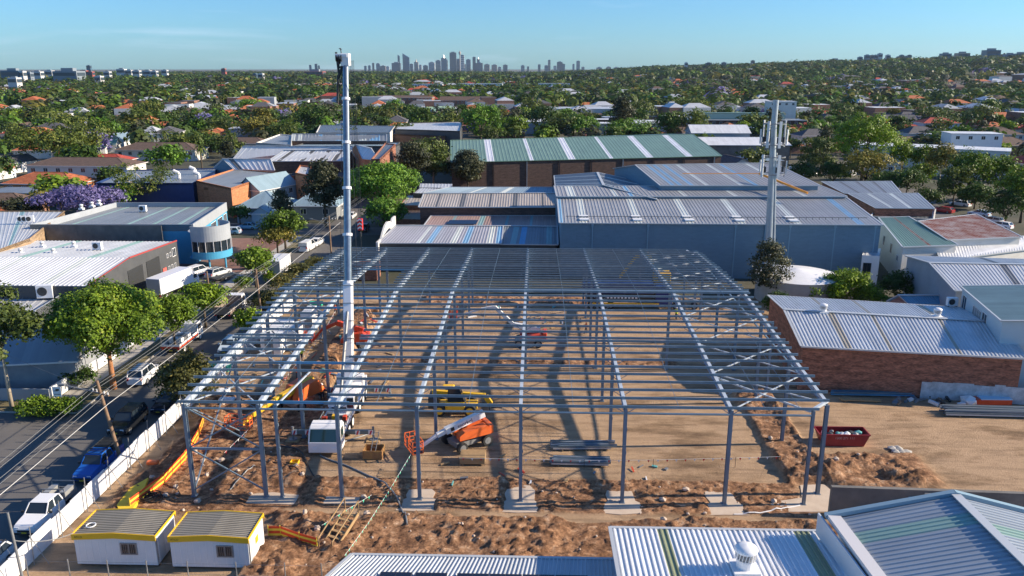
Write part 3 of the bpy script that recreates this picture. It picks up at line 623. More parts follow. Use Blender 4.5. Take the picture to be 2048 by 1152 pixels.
for i in range(3):
    p = G(893 + i * 19, 448, 5.6); mb = MB(); mb.hexa([(p[0], p[1], 5.55), (p[0] + 1.9, p[1], 5.55), (p[0] + 2.2, p[1] + 2.4, 5.85), (p[0] + .3, p[1] + 2.4, 5.85), (p[0], p[1], 5.62), (p[0] + 1.9, p[1], 5.62), (p[0] + 2.2, p[1] + 2.4, 5.92), (p[0] + .3, p[1] + 2.4, 5.92)])
    tag(mb.build('solar_panel', SOLAR), 'dark solar panel, one of three on the faded pink roof', 'solar panel', 'three panels on the faded pink roof')
gable('workshop', 'brick workshop with beige roof and dark strips, half in the shadow of the warehouse', G(840, 414, 7.6), G(1112, 414, 7.6), 7.6, G(850, 388, 9.), G(1110, 387, 9.), 9., DARKB, RBEIGE, strips=st([.13, .31, .51, .69, .9], .025), smat=[SKYD], pitch=.5)
gable('workshop', 'low striped grey roof behind the beige-roofed brick workshop', G(850, 386, 7.4), G(1108, 386, 7.4), 7.4, G(900, 375, 8.), G(1108, 375, 8.), 8., DARKB, RBLUE, strips=st([.35, .6], .03), smat=[SKYL], pitch=.6, mono=True)
flat('shop', 'small flat brown-roofed brick office left of the pink roof', [G(767, 438, 4.), G(848, 439, 4.), G(864, 421, 4.), G(784, 420, 4.)], 4., REDB, RBROWN, par=0)
flat('shop', 'small beige flat roof between the fig tree and the beige workshop', [G(800, 410, 5.), G(842, 411, 5.), G(848, 392, 5.), G(816, 391, 5.)], 5., REDB, RBEIGE, par=0)
flat('shop', 'long white flat roof just above the beige workshop', [G(826, 386, 6.), G(893, 388, 6.), G(898, 378, 6.), G(840, 376, 6.)], 6., CHAR, RLIGHT, par=0)
flat('shop', 'pale flat roof behind the green-topped casuarina', [G(838, 375, 6.), G(903, 376, 6.), G(905, 368, 6.), G(840, 367, 6.)], 6., CHAR, RLIGHT, par=0)

# left of the street
fl1 = flat('factory', 'blue factory with rounded front corner and grey deck roof across the street', [G(60, 449, 7.), G(385, 449, 7.), G(452, 405, 7.), G(232, 405, 7.)], 7., CYANW, RMID, par=.9, strips=st([.12, .3, .48, .66, .84], .02), smat=[SKYG], parm=GREYW, fall=.3)
A_, B_ = Vector(G(60, 449, 7.)), Vector(G(385, 449, 7.)); L_ = (B_ - A_).length
mb = MB(); p = A_.lerp(B_, .82); mb.box(A_.x, p.x, A_.y - .12, A_.y - .01, 0, 6.95)
for k in range(9): q = A_.lerp(B_, .09 * k + .02); mb.box(q.x, q.x + .05, A_.y - .14, A_.y - .12, 0, 6.9)
mb.build('concrete_panels', DCONC, fl1)
dc = Vector(G(411, 455, 7.)) + Vector((0, 1.2)); mb = MB(); nseg = 28
def arc(r, z0, z1, mi, a0=-125, a1=80):
    for i in range(nseg):
        t0 = R(a0 + (a1 - a0) * i / nseg); t1 = R(a0 + (a1 - a0) * (i + 1) / nseg)
        for rr in (r, r - .15): mb.face([(dc.x + rr * math.cos(t0), dc.y + rr * math.sin(t0), z0), (dc.x + rr * math.cos(t1), dc.y + rr * math.sin(t1), z0), (dc.x + rr * math.cos(t1), dc.y + rr * math.sin(t1), z1), (dc.x + rr * math.cos(t0), dc.y + rr * math.sin(t0), z1)], mi)
        mb.face([(dc.x + r * math.cos(t0), dc.y + r * math.sin(t0), z1), (dc.x + r * math.cos(t1), dc.y + r * math.sin(t1), z1), (dc.x + (r - .15) * math.cos(t1), dc.y + (r - .15) * math.sin(t1), z1), (dc.x + (r - .15) * math.cos(t0), dc.y + (r - .15) * math.sin(t0), z1)], mi)
arc(3.5, 4.9, 7.5, 0); arc(3.55, 1.9, 3.1, 1); arc(3.35, 3.1, 4.9, 2)
mb.lathe([(0.01, 1.9), (3.5, 1.9)], (dc.x, dc.y, 0), 24, 1); mb.lathe([(0.01, 6.4), (3.35, 6.4)], (dc.x, dc.y, 0), 24, 0)
mb.build('rounded_corner', [GREYW, CYANW, GLASS], fl1, recalc=False)
mb = MB()
for i in range(10):
    t0 = R(-122 + 21 * i); mb.beam((dc.x + 3.5 * math.cos(t0), dc.y + 3.5 * math.sin(t0), 3.1), (dc.x + 3.5 * math.cos(t0), dc.y + 3.5 * math.sin(t0), 4.9), .09, .09)
mb.build('mullions', WHITEF, fl1)
for a_ in (-75, -20):
    mb = MB(); mb.tube((dc.x + 3.0 * math.cos(R(a_)), dc.y + 3.0 * math.sin(R(a_)), 0), (dc.x + 3.0 * math.cos(R(a_)), dc.y + 3.0 * math.sin(R(a_)), 2.0), .16, 10); mb.build('column', CYANW, fl1)
Q1, Q2 = Vector(G(385, 449, 7.)), Vector(G(452, 405, 7.)); d = (Q2 - Q1).normalized(); n_ = Vector((d.y, -d.x))
mb = MB(); q1 = Q1 + n_ * .06; q2 = Q2 + n_ * .06; mb.beam((q1.x, q1.y, 6.2), (q2.x, q2.y, 6.2), .1, 1.75); mb.build('fascia_band', GREYW, fl1)
wins(fl1, Q1, Q2, [(.55, 3.6, 3.3, 5.0), (.75, 3.6, 3.3, 5.0), (.92, 2.4, 3.3, 5.0), (.7, 4, .3, 2.4)], nm=4)
# charcoal workshop with red edge
q = [G(-60, 565, 5.6), G(172, 563, 5.6), G(357, 484, 5.6), G(90, 486, 5.6)]
QC = [Vector((-92, 91.5)), Vector((-58.6, 92.5)), Vector((-58.6, 127.3)), Vector((-92, 127.3))]
wk, wrf = gable('workshop', 'charcoal-walled workshop with white and grey metal roof and red roof edge', (-58.6, 90.0), (-58.6, 127.0), 5.4, (-75, 90.0), (-75, 127.0), 6.9, CHAR, RLIGHT, pitch=.55, fascia=mat('red_flashing', (.55, .05, .04)), mono=False) if False else (None, None)
wk = thing('workshop', 'charcoal-walled workshop with white and grey metal roofs and a red roof edge', 'workshop', (-72, 110, 0))
mb = MB()
xe, xb = -59.2, -100.
def wkz(y): return 6.2 - .0 * y
ya, ym, yb_ = 100.0, 111.5, 127.2
mb.face([(xb, ya, 0), (xe, ya, 0), (xe, ya, 5.2), (xb, ya, 5.2)]); mb.face([(xe, ya, 0), (xe, yb_, 0), (xe, yb_, 5.5), (xe, ym, 6.3), (xe, ya, 5.2)]); mb.face([(xe, yb_, 0), (xb, yb_, 0), (xb, yb_, 5.5), (xe, yb_, 5.5)]); mb.face([(xb, yb_, 0), (xb, ya, 0), (xb, ya, 5.2), (xb, ym, 6.3), (xb, yb_, 5.5)])
mb.build('wall', CHAR, wk, recalc=False)
rb = MB(); ribbed(rb, (xb, ya, 5.25), (xe - .1, ya, 5.25), (xe - .1, ym, 6.35), (xb, ym, 6.35), .6, .05, st([.36, .62, .85], .02), 0); rb.build('roof', [RWHITE, SKYL], wk, recalc=False)
rb = MB(); ribbed(rb, (xb, ym, 6.25), (xe - .1, ym, 6.25), (xe - .1, yb_, 5.45), (xb, yb_, 5.45), .6, .05, st([.2, .38, .6, .85], .03), 0); rb.build('roof', [RLIGHT, SKYG], wk, recalc=False)
mb = MB(); mb.beam((xe, ya, 5.3), (xe, ym, 6.4), .14, .1); mb.beam((xe, ym, 6.4), (xe, yb_, 5.62), .16, .2); mb.build('red_edge', mat('red_flashing', (.36, .05, .045)), wk)
for y0, y1 in ((110.5, 115.0), (116.2, 120.5)):
    mb = MB(); mb.box(xe - .05, xe + .06, y0, y1, .05, 4.6)
    for k in range(12): mb.box(xe + .06, xe + .09, y0, y1, .2 + k * .36, .26 + k * .36)
    mb.build('roller_door', mat('dark_roller_door', (.035, .038, .04), rough=.5), wk)
wins(wk, (xe, 90), (xe, 127), [(.43, 1.9, 2.2, 4.0)], nm=3, name='barred_window', frame=DKMET)
wins(wk, (xe, 90), (xe, 127), [(.965, 1.3, 3.3, 4.7), (.93, .5, 3.6, 4.3), (.9, .6, 3.6, 4.3), (.965, .6, 1.4, 2.2), (.935, .6, 1.4, 2.2), (.905, .6, 1.4, 2.2)], nm=2)
mb = MB(); mb.box(xe - .02, xe + .1, 121.2, 122.4, .05, 2.3); mb.build('door', mat('red_white_door', (.6, .12, .10)), wk)
# grey parapet block in front of it, half hidden by trees
flat('workshop', 'low grey block with parapet and large air conditioner at the left edge', [G(-80, 625, 4.), G(70, 622, 4.), G(168, 562, 4.), G(-20, 540, 4.)], 4., CHAR, RLIGHT, par=.5, parm=GREYW)
p = G(92, 590, 4.); acunit('tall white air conditioner on the low grey block at the left edge', p[0], p[1], 3.6, .2, 2.0)
for i, (px, py) in enumerate(((42, 507), (85, 493), (107, 507), (148, 493))):
    p = G(px, py, 5.9); vent('small turbine vent on the white workshop roof, ' + ['nearest the left edge', 'rear left of four', 'third from the left', 'rear right of four'][i], p[0], p[1], 6.0, .3)
p = G(196, 500, 5.9); acunit('dark boxy unit in the middle of the workshop roof', p[0], p[1], 5.9, 0, 1.4)
for i, (px, py) in enumerate(((163, 417), (184, 412), (198, 408))):
    p = G(px, py, 7.); vent(['left', 'middle', 'right'][i] + ' of three white vents along the edge of the blue factory roof', p[0], p[1], 7.0, .35)
p = G(295, 411, 7); acunit('white unit by the rear parapet of the blue factory roof', p[0], p[1] - 2, 6.1, 0, 1.4)
for i, px in enumerate((43, 51, 60)):
    p = G(px, 440, 7); acunit(['left', 'middle', 'right'][i] + ' of three white units on the roof edge at the far left', p[0], p[1], 6.6, .3, 1.3)
flat('workshop', 'tan brick building with pale roof at the left edge', [G(-60, 520, 6.5), G(60, 477, 6.5), G(130, 422, 6.5), G(-80, 422, 6.5)], 6.5, brickmat('tan_brick', (.36, .24, .13), (.30, .2, .11), (.3, .25, .2)), RLIGHT, par=.15, strips=st([.3, .6], .03), smat=[SKYT])
# navy showroom and orange-brick building
flat('showroom', 'navy-walled showroom with grey deck roof and white ducts', [G(190, 366, 6.5), G(386, 366, 6.5), G(440, 336, 6.5), G(255, 340, 6.5)], 6.5, NAVY, RMID, par=.3, parm=NAVY, fall=.2)
ob = flat('brick_building', 'orange-brick building with grey roof and long sunlit side wall', [G(392, 361, 7.), G(462, 376, 7.), G(556, 345, 7.), G(470, 337, 7.)], 7., ORANGEB, RMID, par=.25)
flat('brick_building', 'lower orange-brick front wing with pale flat roof', [G(407, 376, 5.8), G(459, 377, 5.8), G(466, 366, 5.8), G(430, 364, 5.8)], 5.8, ORANGEB, RLIGHT, par=.2)
for i, (px, py) in enumerate(((358, 352), (390, 344), (398, 354))):
    p = G(px, py, 6.8); t = thing('roof_duct', ['left', 'rear', 'right'][i] + ' white bent duct on the navy showroom roof', 'duct', (p[0], p[1], 6.3)); mb = MB(); mb.path([(p[0], p[1], 6.2), (p[0], p[1], 7.5), (p[0] - 1.3, p[1], 8.1)], .45, 8); mb.build('elbow', WHITEP, t)
for i, (q4, z, wl, rf, lab) in enumerate([
    ([G(440, 336, 6), G(588, 352, 6), G(600, 343, 6), G(470, 330, 6)], 6, ORANGEB, RDARK, 'low orange-brick roof behind the weatherboard cottages'),
    ([G(590, 345, 8), G(620, 351, 8), G(622, 333, 8), G(600, 330, 8)], 8, ORANGEB, RLIGHT, 'orange-brick stair tower behind the cottages')]):
    flat('brick_building', lab, q4, z, wl, rf, par=.3)
gable('factory', 'white metal roof with dark strips at the left of the saw-tooth group', G(430, 335, 7), G(536, 336, 7), 7, G(447, 318, 9.5), G(540, 319, 9.5), 9.5, BLUEW, RWHITE, strips=st([.17, .42, .68, .9], .06), smat=[SKYD], pitch=1.2)
gable('factory', 'large white metal roof with grey strips behind the saw-tooth group', G(467, 319, 8), G(632, 316, 8), 8, G(488, 293, 11.5), G(700, 292, 11.5), 11.5, DARKB, RWHITE, strips=st([.42], .05) + st([.75], .03, 2), smat=[SKYD, SKYL], pitch=1.2)
gable('factory', 'white metal roof with four dark strips left of the crane boom', G(537, 322, 9), G(690, 321, 9), 9, G(570, 301, 11.5), G(700, 301, 11.5), 11.5, DARKB, RWHITE, strips=st([.17, .43, .67, .88], .06), smat=[SKYD], pitch=1.2)
gable('factory', 'grey roof with blue and cream sheets left of the boom, before the sawtooth sheds', G(584, 281, 8), G(772, 281, 8), 8, G(586, 268, 10), G(772, 269, 10), 10, DARKB, RGREY, strips=st([.03, .1, .18], .03) + st([.3, .5, .86, .92], .05, 2) + st([.55, .75], .04, 1), smat=[SKYL, SKYB], pitch=1.2)
flat('factory', 'long white rendered factory wall behind the saw-tooth roofs', [G(512, 285, 8), G(583, 290, 8), G(584, 270, 8), G(560, 268, 8)], 8, OFFW, RMID, par=.4)
flat('factory', 'flat blue-grey factory roof behind the brown-brick end gable', [G(585, 292, 7), G(790, 292, 7), G(800, 284, 7), G(620, 283, 7)], 7, CHAR, RBLUE, par=.3)
bb = flat('brick_building', 'tall brown-brick block with small windows right of the boom', [G(742, 318, 12), G(760, 318, 12), G(791, 288, 12), G(770, 286, 12)], 12, REDB, RDARK, par=.3)
gable('brick_building', 'orange-brick building with white gable end right of the crane boom', G(729, 312, 10), G(702, 300, 10), 10, G(742, 297, 12.5), G(712, 290, 12.5), 12.5, ORANGEB, RWHITE, pitch=1.)
flat('factory', 'long low dark factory roof behind the brown-brick block', [G(632, 265, 9), G(780, 265, 9), G(790, 252, 9), G(640, 250, 9)], 9, OFFW, RDARK, par=.2)
flat('factory', 'blue-grey flat roof left of the tall green tree', [G(790, 258, 9), G(920, 262, 9), G(925, 243, 9), G(800, 246, 9)], 9, CHAR, RLIGHT, par=.3)
flat('factory', 'dark flat factory roof between boom and tall green tree', [G(780, 268, 7), G(890, 272, 7), G(895, 258, 7), G(790, 256, 7)], 7, DARKB, RBLUE, par=.3)

# right side
gable('workshop', 'grey double roof to the right of the warehouse, rear slope', G(1690, 387, 6.6), G(1800, 386, 6.6), 6.6, G(1645, 364, 7.6), G(1780, 363, 7.6), 7.6, REDB, RGREY, strips=st([.25, .5, .75], .04), smat=[SKYD], pitch=.6, mono=True)
gable('workshop', 'grey double roof to the right of the warehouse, front slope with skylights', G(1752, 416, 5.6), G(1866, 417, 5.6), 5.6, G(1698, 388, 6.6), G(1833, 387, 6.6), 6.6, REDB, RGREY, strips=st([.3, .62], .05), smat=[SKYL], pitch=.6, mono=True)
flat('workshop', 'white rendered shed front below the grey double roof', [G(1740, 432, 4.4), G(1868, 438, 4.4), G(1872, 418, 4.4), G(1752, 416, 4.4)], 4.4, OFFW, RDARK, par=.3)
gr, _ = gable('workshop', 'green corrugated roof on a white block with small barred windows', G(1807, 494, 6.2), G(1912, 490, 6.2), 6.2, G(1759, 436, 6.9), G(1814, 434, 6.9), 6.9, OFFW, RGREEN, strips=st([.25, .5, .75], .012), smat=[RUST], pitch=.5, mono=True)
a, b = G(1807, 494, 6.2), G(1912, 490, 6.2); wins(gr, a, b, [(.3, 2.2, 3.3, 4.2), (.7, 2.2, 3.3, 4.2), (.15, 1.2, .9, 1.9), (.5, 1.2, .9, 1.9)], nm=4)
c = G(1759, 436, 6.9); wins(gr, c, a, [(.3, 1.6, 3.2, 5), (.6, 1.6, 3.2, 5), (.85, 1.4, 3.2, 4.2)], nm=2)
gable('workshop', 'rusted red-brown corrugated roof right of the green one', G(1896, 480, 6.4), G(2040, 474, 6.4), 6.4, G(1838, 443, 7.), G(1950, 429, 7.), 7., OFFW, RUST, pitch=.5, mono=True)
wf, _ = gable('factory', 'long white rendered factory with small square windows at the right edge', G(1882, 521, 4.6), G(2110, 492, 4.6), 4.6, G(1870, 482, 5.6), G(2110, 470, 5.6), 5.6, OFFW, RWHITE, pitch=.6, mono=True)
a, b = G(1882, 521, 4.6), G(2110, 492, 4.6); wins(wf, a, b, [(.08 + .11 * i, .9, 1.9, 2.7) for i in range(8)], nm=1)
gable('factory', 'white and grey corrugated roof with one dark strip behind the cyan-walled offices', G(1912, 581, 6.2), G(2120, 581, 6.2), 6.2, G(1862, 527, 7.4), G(2090, 531, 7.4), 7.4, GREYW, RLIGHT, strips=st([.62], .05), smat=[SKYD], pitch=.42)
gable('shed', 'low bright blue hipped roof on a pink-brick shed', G(1816, 606, 3.2), G(1906, 607, 3.2), 3.2, G(1800, 592, 4.0), G(1900, 592, 4.0), 4.0, brickmat('pink_brick', (.32, .2, .18), (.28, .17, .15), (.3, .25, .2)), RBRIGHTB, pitch=.3)
OA = Vector(G(1926, 574, 8.0)); OB = Vector(G(2140, 755, 8.0)); OB = OA.lerp(OB, (OA.y - 79.5) / (OA.y - OB.y)); OC = Vector(G(2190, 572, 8.9)); OD = OB + (OC - OA)
of, _ = gable('office', 'cyan-grey two-storey offices with teal ribbed roof at the right edge', OA, OB, 8.0, OC, OD, 8.9, mat('cyan_render', (.42, .52, .56), (.47, .57, .61), .4, .7), roofmat('teal_roof', (.22, .33, .35)), pitch=.35, mono=True)
a, b = OA, OB; wins(of, a, b, [(.1, 1.5, 5.6, 7.3), (.36, .8, 6.0, 7.1), (.41, .8, 6.0, 7.1), (.46, .8, 6.0, 7.1), (.51, .8, 6.0, 7.1), (.62, 1.6, 5.5, 7.3)], nm=2)
# brick building on the right of the site
br, brf = gable('brick_building', 'long red-brick building with silver corrugated roof on the right of the site', G(1606, 692, 5.), G(2046, 716, 5.), 5., G(1572, 621, 6.3), G(2000, 646, 6.3), 6.3, REDB, roofmat('silver_corrugated_roof', (.60, .63, .66)), strips=st([.22, .42], .022) + st([.72], .03, 1), smat=[roofmat('tan_skylight', (.45, .40, .31), metal=0)], pitch=.36, rib=.07, backz=5.6)
for lab, px, py in (('left of two turbine vents on the silver roof of the red-brick building', 1646, 625), ('right of two turbine vents on the silver roof, next to the shaded half', 1874, 634)):
    p = G(px, py, 6.3); vent(lab, p[0], p[1], 6.35, .42)
a, b = Vector(G(1606, 692, 5.)), Vector(G(2046, 716, 5.))
mb = MB(); p = a.lerp(b, .57); d = (b - a).normalized(); n_ = Vector((d.y, -d.x))
r = random.Random(3)
for i in range(16):
    s0 = p + d * (i * .62 * 1.6) + n_ * .02; s1 = p + d * ((i + 1) * .62 * 1.6) + n_ * .02; h0 = 1.9 + r.uniform(-.12, .12); h1 = 1.9
    mb.hexa([(s0.x, s0.y, .02), (s1.x, s1.y, .02), (s1.x + n_.x * .06, s1.y + n_.y * .06, .02), (s0.x + n_.x * .06, s0.y + n_.y * .06, .02), (s0.x, s0.y, h0), (s1.x, s1.y, h0), (s1.x + n_.x * .06, s1.y + n_.y * .06, h0), (s0.x + n_.x * .06, s0.y + n_.y * .06, h0)])
mb.build('render_band', mat('flaking_white_render', (.32, .34, .36), (.62, .64, .66), 1.6, .9, contrast=.5), br)
for lab, px, py, s, rz in (('white unit on the silver roof below the cyan-grey offices', 1992, 660, 1.5, .9), ('white unit at the back edge of the silver roof beside the blue shed', 1902, 618, 1.2, 0)):
    p = G(px, py, 5.4); acunit(lab, p[0], p[1], 5.75, rz, s)
t = thing('evaporative_cooler', 'large open-topped cooler on brackets on the cyan-grey office wall', 'cooler', (*G(1966, 632, 5.6), 5.6), .75); mb = MB(); mb.box(-.8, .8, -.6, .6, .2, 1.5); mb.box(-.95, .95, -.75, .75, 1.7, 1.78); mb.build('casing', GREYMET, t); mb = MB()
for sx in (-.75, .75):
    for sy in (-.55, .55): mb.box(sx - .04, sx + .04, sy - .04, sy + .04, -.5, 1.7)
mb.build('bracket', DKMET, t)
# water tank and plant behind the shrubs
tp = G(1594, 549, 3.7); tk = thing('storage_tank', 'round pale storage tank with white conical roof against the big blue-grey wall', 'tank', (tp[0], tp[1], 0))
mb = MB(); mb.lathe([(5.8, 0), (5.8, 3.6)], (tp[0], tp[1], 0), 40); mb.build('shell', CONC, tk, smooth=True)
mb = MB(); mb.lathe([(5.9, 3.6), (5.95, 3.72), (.3, 4.6), (.01, 4.62)], (tp[0], tp[1], 0), 40); mb.build('conical_roof', WHITEP, tk)
t = flat('plant_room', 'white plant cabin on a raised platform behind the shrubs', [(p[0], p[1]) for p in (G(1722, 530, 3), G(1757, 532, 3), G(1760, 516, 3), G(1727, 515, 3))], 4.6, WHITEP, RLIGHT, par=0)
a, b = G(1722, 530, 3), G(1757, 532, 3); wins(t, a, b, [(.35, 1.2, 1.0, 3.4)], nm=2, frame=DKMET)
t = thing('container', 'pale blue machine container between the tank and the plant cabin', 'container', (*G(1640, 540, 0), 0)); p = G(1641, 530, 2); mb = MB(); mb.box(p[0] - 1.9, p[0] + 1.9, p[1], p[1] + 2.2, .1, 3.4); mb.build('body', mat('pale_blue_box', (.45, .56, .62)), t, bevel=.05); mb = MB()
for k in range(3): mb.box(p[0] - 1.7 + k * 1.2, p[0] - .7 + k * 1.2, p[1] - .03, p[1] - .005, .5, 2.9)
mb.build('door', GREYW, t)

# foreground roofs at the bottom right
ra, rarf = gable('shed', 'long low shed with silver corrugated roof and solar panels at the bottom edge', (-14.6, 36.0), (5.2, 36.0), 3.2, (-11.3, 44.2), (5.2, 44.2), 3.0, GREYW, roofmat('near_silver_roof', (.52, .56, .60)), pitch=.3, rib=.06, mono=True)
for i in range(6):
    xx = (-9.3, -7.15, -4.6, -2.6, -.6, 1.4)[i]
    mb = MB(); mb.box(xx, xx + 1.95, 38.6, 42.2, 3.22, 3.27); f = mb.build('solar_panel', mat('black_solar_frame', (.05, .05, .06), rough=.4)); mb = MB()
    for a_ in range(6):
        for b_ in range(2): mb.box(xx + .05 + b_ * .94, xx + .05 + b_ * .94 + .9, 38.65 + a_ * .59, 38.65 + a_ * .59 + .56, 3.27, 3.276)
    mb.build('solar_cells', SOLAR, f); tag(f, ['leftmost', 'second', 'third', 'fourth', 'fifth', 'rightmost, shaded'][i] + ' solar panel of the row on the bottom silver roof', 'solar panel', 'solar panels on the bottom roof')
rb_, rbrf = gable('warehouse', 'white ribbed roof with a big turbine vent at the bottom of the view', (5.2, 30.0), (18.3, 30.0), 5.4, (5.1, 44.6), (18.3, 44.6), 5.0, mat('white_cladding', (.50, .55, .60), (.56, .61, .66), .4, .5), roofmat('near_white_roof', (.82, .84, .86), metal=.05), strips=st([.23], .045) + st([.87], .05), smat=[SKYY], pitch=.32, rib=.07, mono=True)
p = G(1490, 1128, 5.6); vent('big white turbine vent on the white roof at the bottom', p[0], p[1], 5.35, .62)
rc, rcrf = gable('warehouse', 'grey gabled metal roof with sea-green strip at the bottom right corner', (18.2, 33.0), (18.4, 43.6), 6.6, (27.2, 33.0), (26.4, 45.6), 8.6, mat('white_cladding', (.5, .55, .6)), roofmat('near_grey_roof', (.36, .41, .46)), strips=st([.55], .075), smat=[SKYG], pitch=.36, rib=.07) if False else (None, None)
rc = thing('warehouse', 'grey gabled metal roof with sea-green strips at the bottom right corner', 'warehouse', (27, 38, 0))
# corners in plan: west eave, ridge, east eave, north gable line slanting
W0, W1, D0, D1, E0, E1 = Vector((19.6, 30.5)), Vector((18.9, 43.2)), Vector((31.0, 31.0)), Vector((26.9, 46.2)), Vector((43, 31.0)), Vector((37.5, 43.6))
p1, p2, p3 = G(1680, 1035, 6.6), G(1908, 992, 8.2), G(2100, 1040, 6.8)
W1, D1, E1 = Vector(p1), Vector(p2), Vector(p3)
W0 = Vector(G(1775, 1160, 6.6)); D0 = Vector(G(2060, 1142, 8.2)); E0 = Vector((E1.x + (W0 - W1).x, E1.y - 14)); W0 = W1 + (W0 - W1) * 2.2; D0 = D1 + (D0 - D1) * 1.9
mb = MB(); P3 = lambda p, z: (p.x, p.y, z)
mb.face([P3(W0, 0), P3(D0, 0), P3(E0, 0), P3(E0, 6.8), P3(D0, 8.2), P3(W0, 6.6)][::1]); mb.face([P3(W1, 0), P3(W1, 6.6), P3(D1, 8.2), P3(E1, 6.8), P3(E1, 0)]); mb.face([P3(W1, 0), P3(W0, 0), P3(W0, 6.6), P3(W1, 6.6)]); mb.face([P3(E0, 0), P3(E1, 0), P3(E1, 6.8), P3(E0, 6.8)])
mb.build('wall', mat('white_cladding', (.5, .55, .6)), rc, recalc=False)
rf = MB(); ribbed(rf, P3(W1, 6.68), P3(W0, 6.68), P3(D0, 8.28), P3(D1, 8.28), .36, .07, st([.17], .07)); ribbed(rf, P3(E0, 6.88), P3(E1, 6.88), P3(D1, 8.28), P3(D0, 8.28), .36, .07, st([.75], .07)); rfo = rf.build('roof', [roofmat('near_grey_roof', (.36, .41, .46)), SKYG], rc, recalc=False)
mb = MB(); mb.beam(P3(D1, 8.4), P3(D0, 8.4), .55, .07); mb.build('ridge_cap', CAPS, rfo)
mb = MB(); mb.beam((W1.x - .45, W1.y, 6.7), (W0.x - .45, W0.y, 6.7), .75, .3); mb.build('box_gutter', mat('pale_parapet', (.55, .55, .57)), rc)
mb = MB(); mb.beam((W1.x - .9, W1.y, 6.7), P3(D1, 8.42), .35, .25); mb.beam(P3(D1, 8.42), P3(E1, 7.0), .35, .25); mb.build('barge', mat('blue_flashing', (.22, .34, .42)), rc)
mb = MB(); mb.beam((17.6, 44.2, 5.9), (W0.x - .9, W0.y, 5.9), .1, 1.4); mb.build('side_cladding', mat('white_cladding', (.5, .55, .6)), rc)
# retaining wall behind it
cw = thing('retaining_wall', 'long stained concrete wall between the yard and the grey gabled roof', 'wall', (32, 53, 0)); mb = MB(); a, b = G(1663, 972, 2.4), G(2120, 988, 2.4); mb.beam((a[0], a[1], 1.2), (b[0], b[1], 1.2), .35, 2.4); mb.build('wall', DCONC, cw)
mb = MB()
for i in range(9): x = a[0] + 2.2 + i * 1.15; mb.box(x, x + 1.1, a[1] - .55, a[1] - .2, .1, .4 + (i if i < 5 else 8 - i) * .35 + .4)
mb.build('stepped_blocks', CONC, cw)
# ------------------------------------------------------------------ vehicles (local: +x forward, origin on the ground at the middle)
def wheel(root, x, y, r, wd, rimm=None, name='wheel'):
    s = 1 if y > 0 else -1; mb = MB(); mb.tube((x, y - wd / 2, r), (x, y + wd / 2, r), r, 18); t = mb.build(name, BLACK, root)
    mb = MB(); mb.tube((x, y + s * (wd / 2 - .03), r), (x, y + s * (wd / 2 + .012), r), r * .62, 14)
    mb.tube((x, y + s * (wd / 2), r), (x, y + s * (wd / 2 + .03), r), r * .2, 8); mb.build('rim', rimm or GREYMET, t); return t
def loft(mb, sec, mi=0):
    """sections: (x, [(y,z)...]) joined in order"""
    n = len(sec[0][1]); k = len(mb.v)
    for x, ring in sec: mb.v.extend([(x, y, z) for y, z in ring])
    for i in range(len(sec) - 1):
        for j in range(n):
            j2 = (j + 1) % n; mb.f.append([k + i * n + j, k + (i + 1) * n + j, k + (i + 1) * n + j2, k + i * n + j2]); mb.m.append(mi); mb.uv.append(None)
    mb.f.append([k + j for j in range(n)]); mb.f.append([k + (len(sec) - 1) * n + j for j in range(n)][::-1]); mb.m += [mi, mi]; mb.uv += [None, None]
def paint(n, c): return mat('paint_' + n, c, rough=.25, spec=.6)
CARS = {  # length, width, bonnet height, belt, roof, (x windscreen foot, x roof front, x roof back, x rear glass foot), wheel radius
    'sedan': (4.6, 1.78, .78, .92, 1.43, (1.05, .35, -.95, -1.65), .31), 'hatch': (4.2, 1.75, .82, .95, 1.46, (1.0, .3, -1.5, -1.9), .31),
    'wagon': (4.8, 1.82, .84, .98, 1.50, (1.1, .35, -1.8, -2.2), .32), 'suv': (4.75, 1.9, 1.02, 1.15, 1.80, (1.0, .45, -1.9, -2.2), .37),
    'ute': (5.3, 1.86, 1.05, 1.15, 1.80, (1.15, .55, -.75, -1.0), .38), 'van': (4.9, 1.85, .95, 1.15, 1.9, (1.7, 1.0, -2.2, -2.35), .33)}
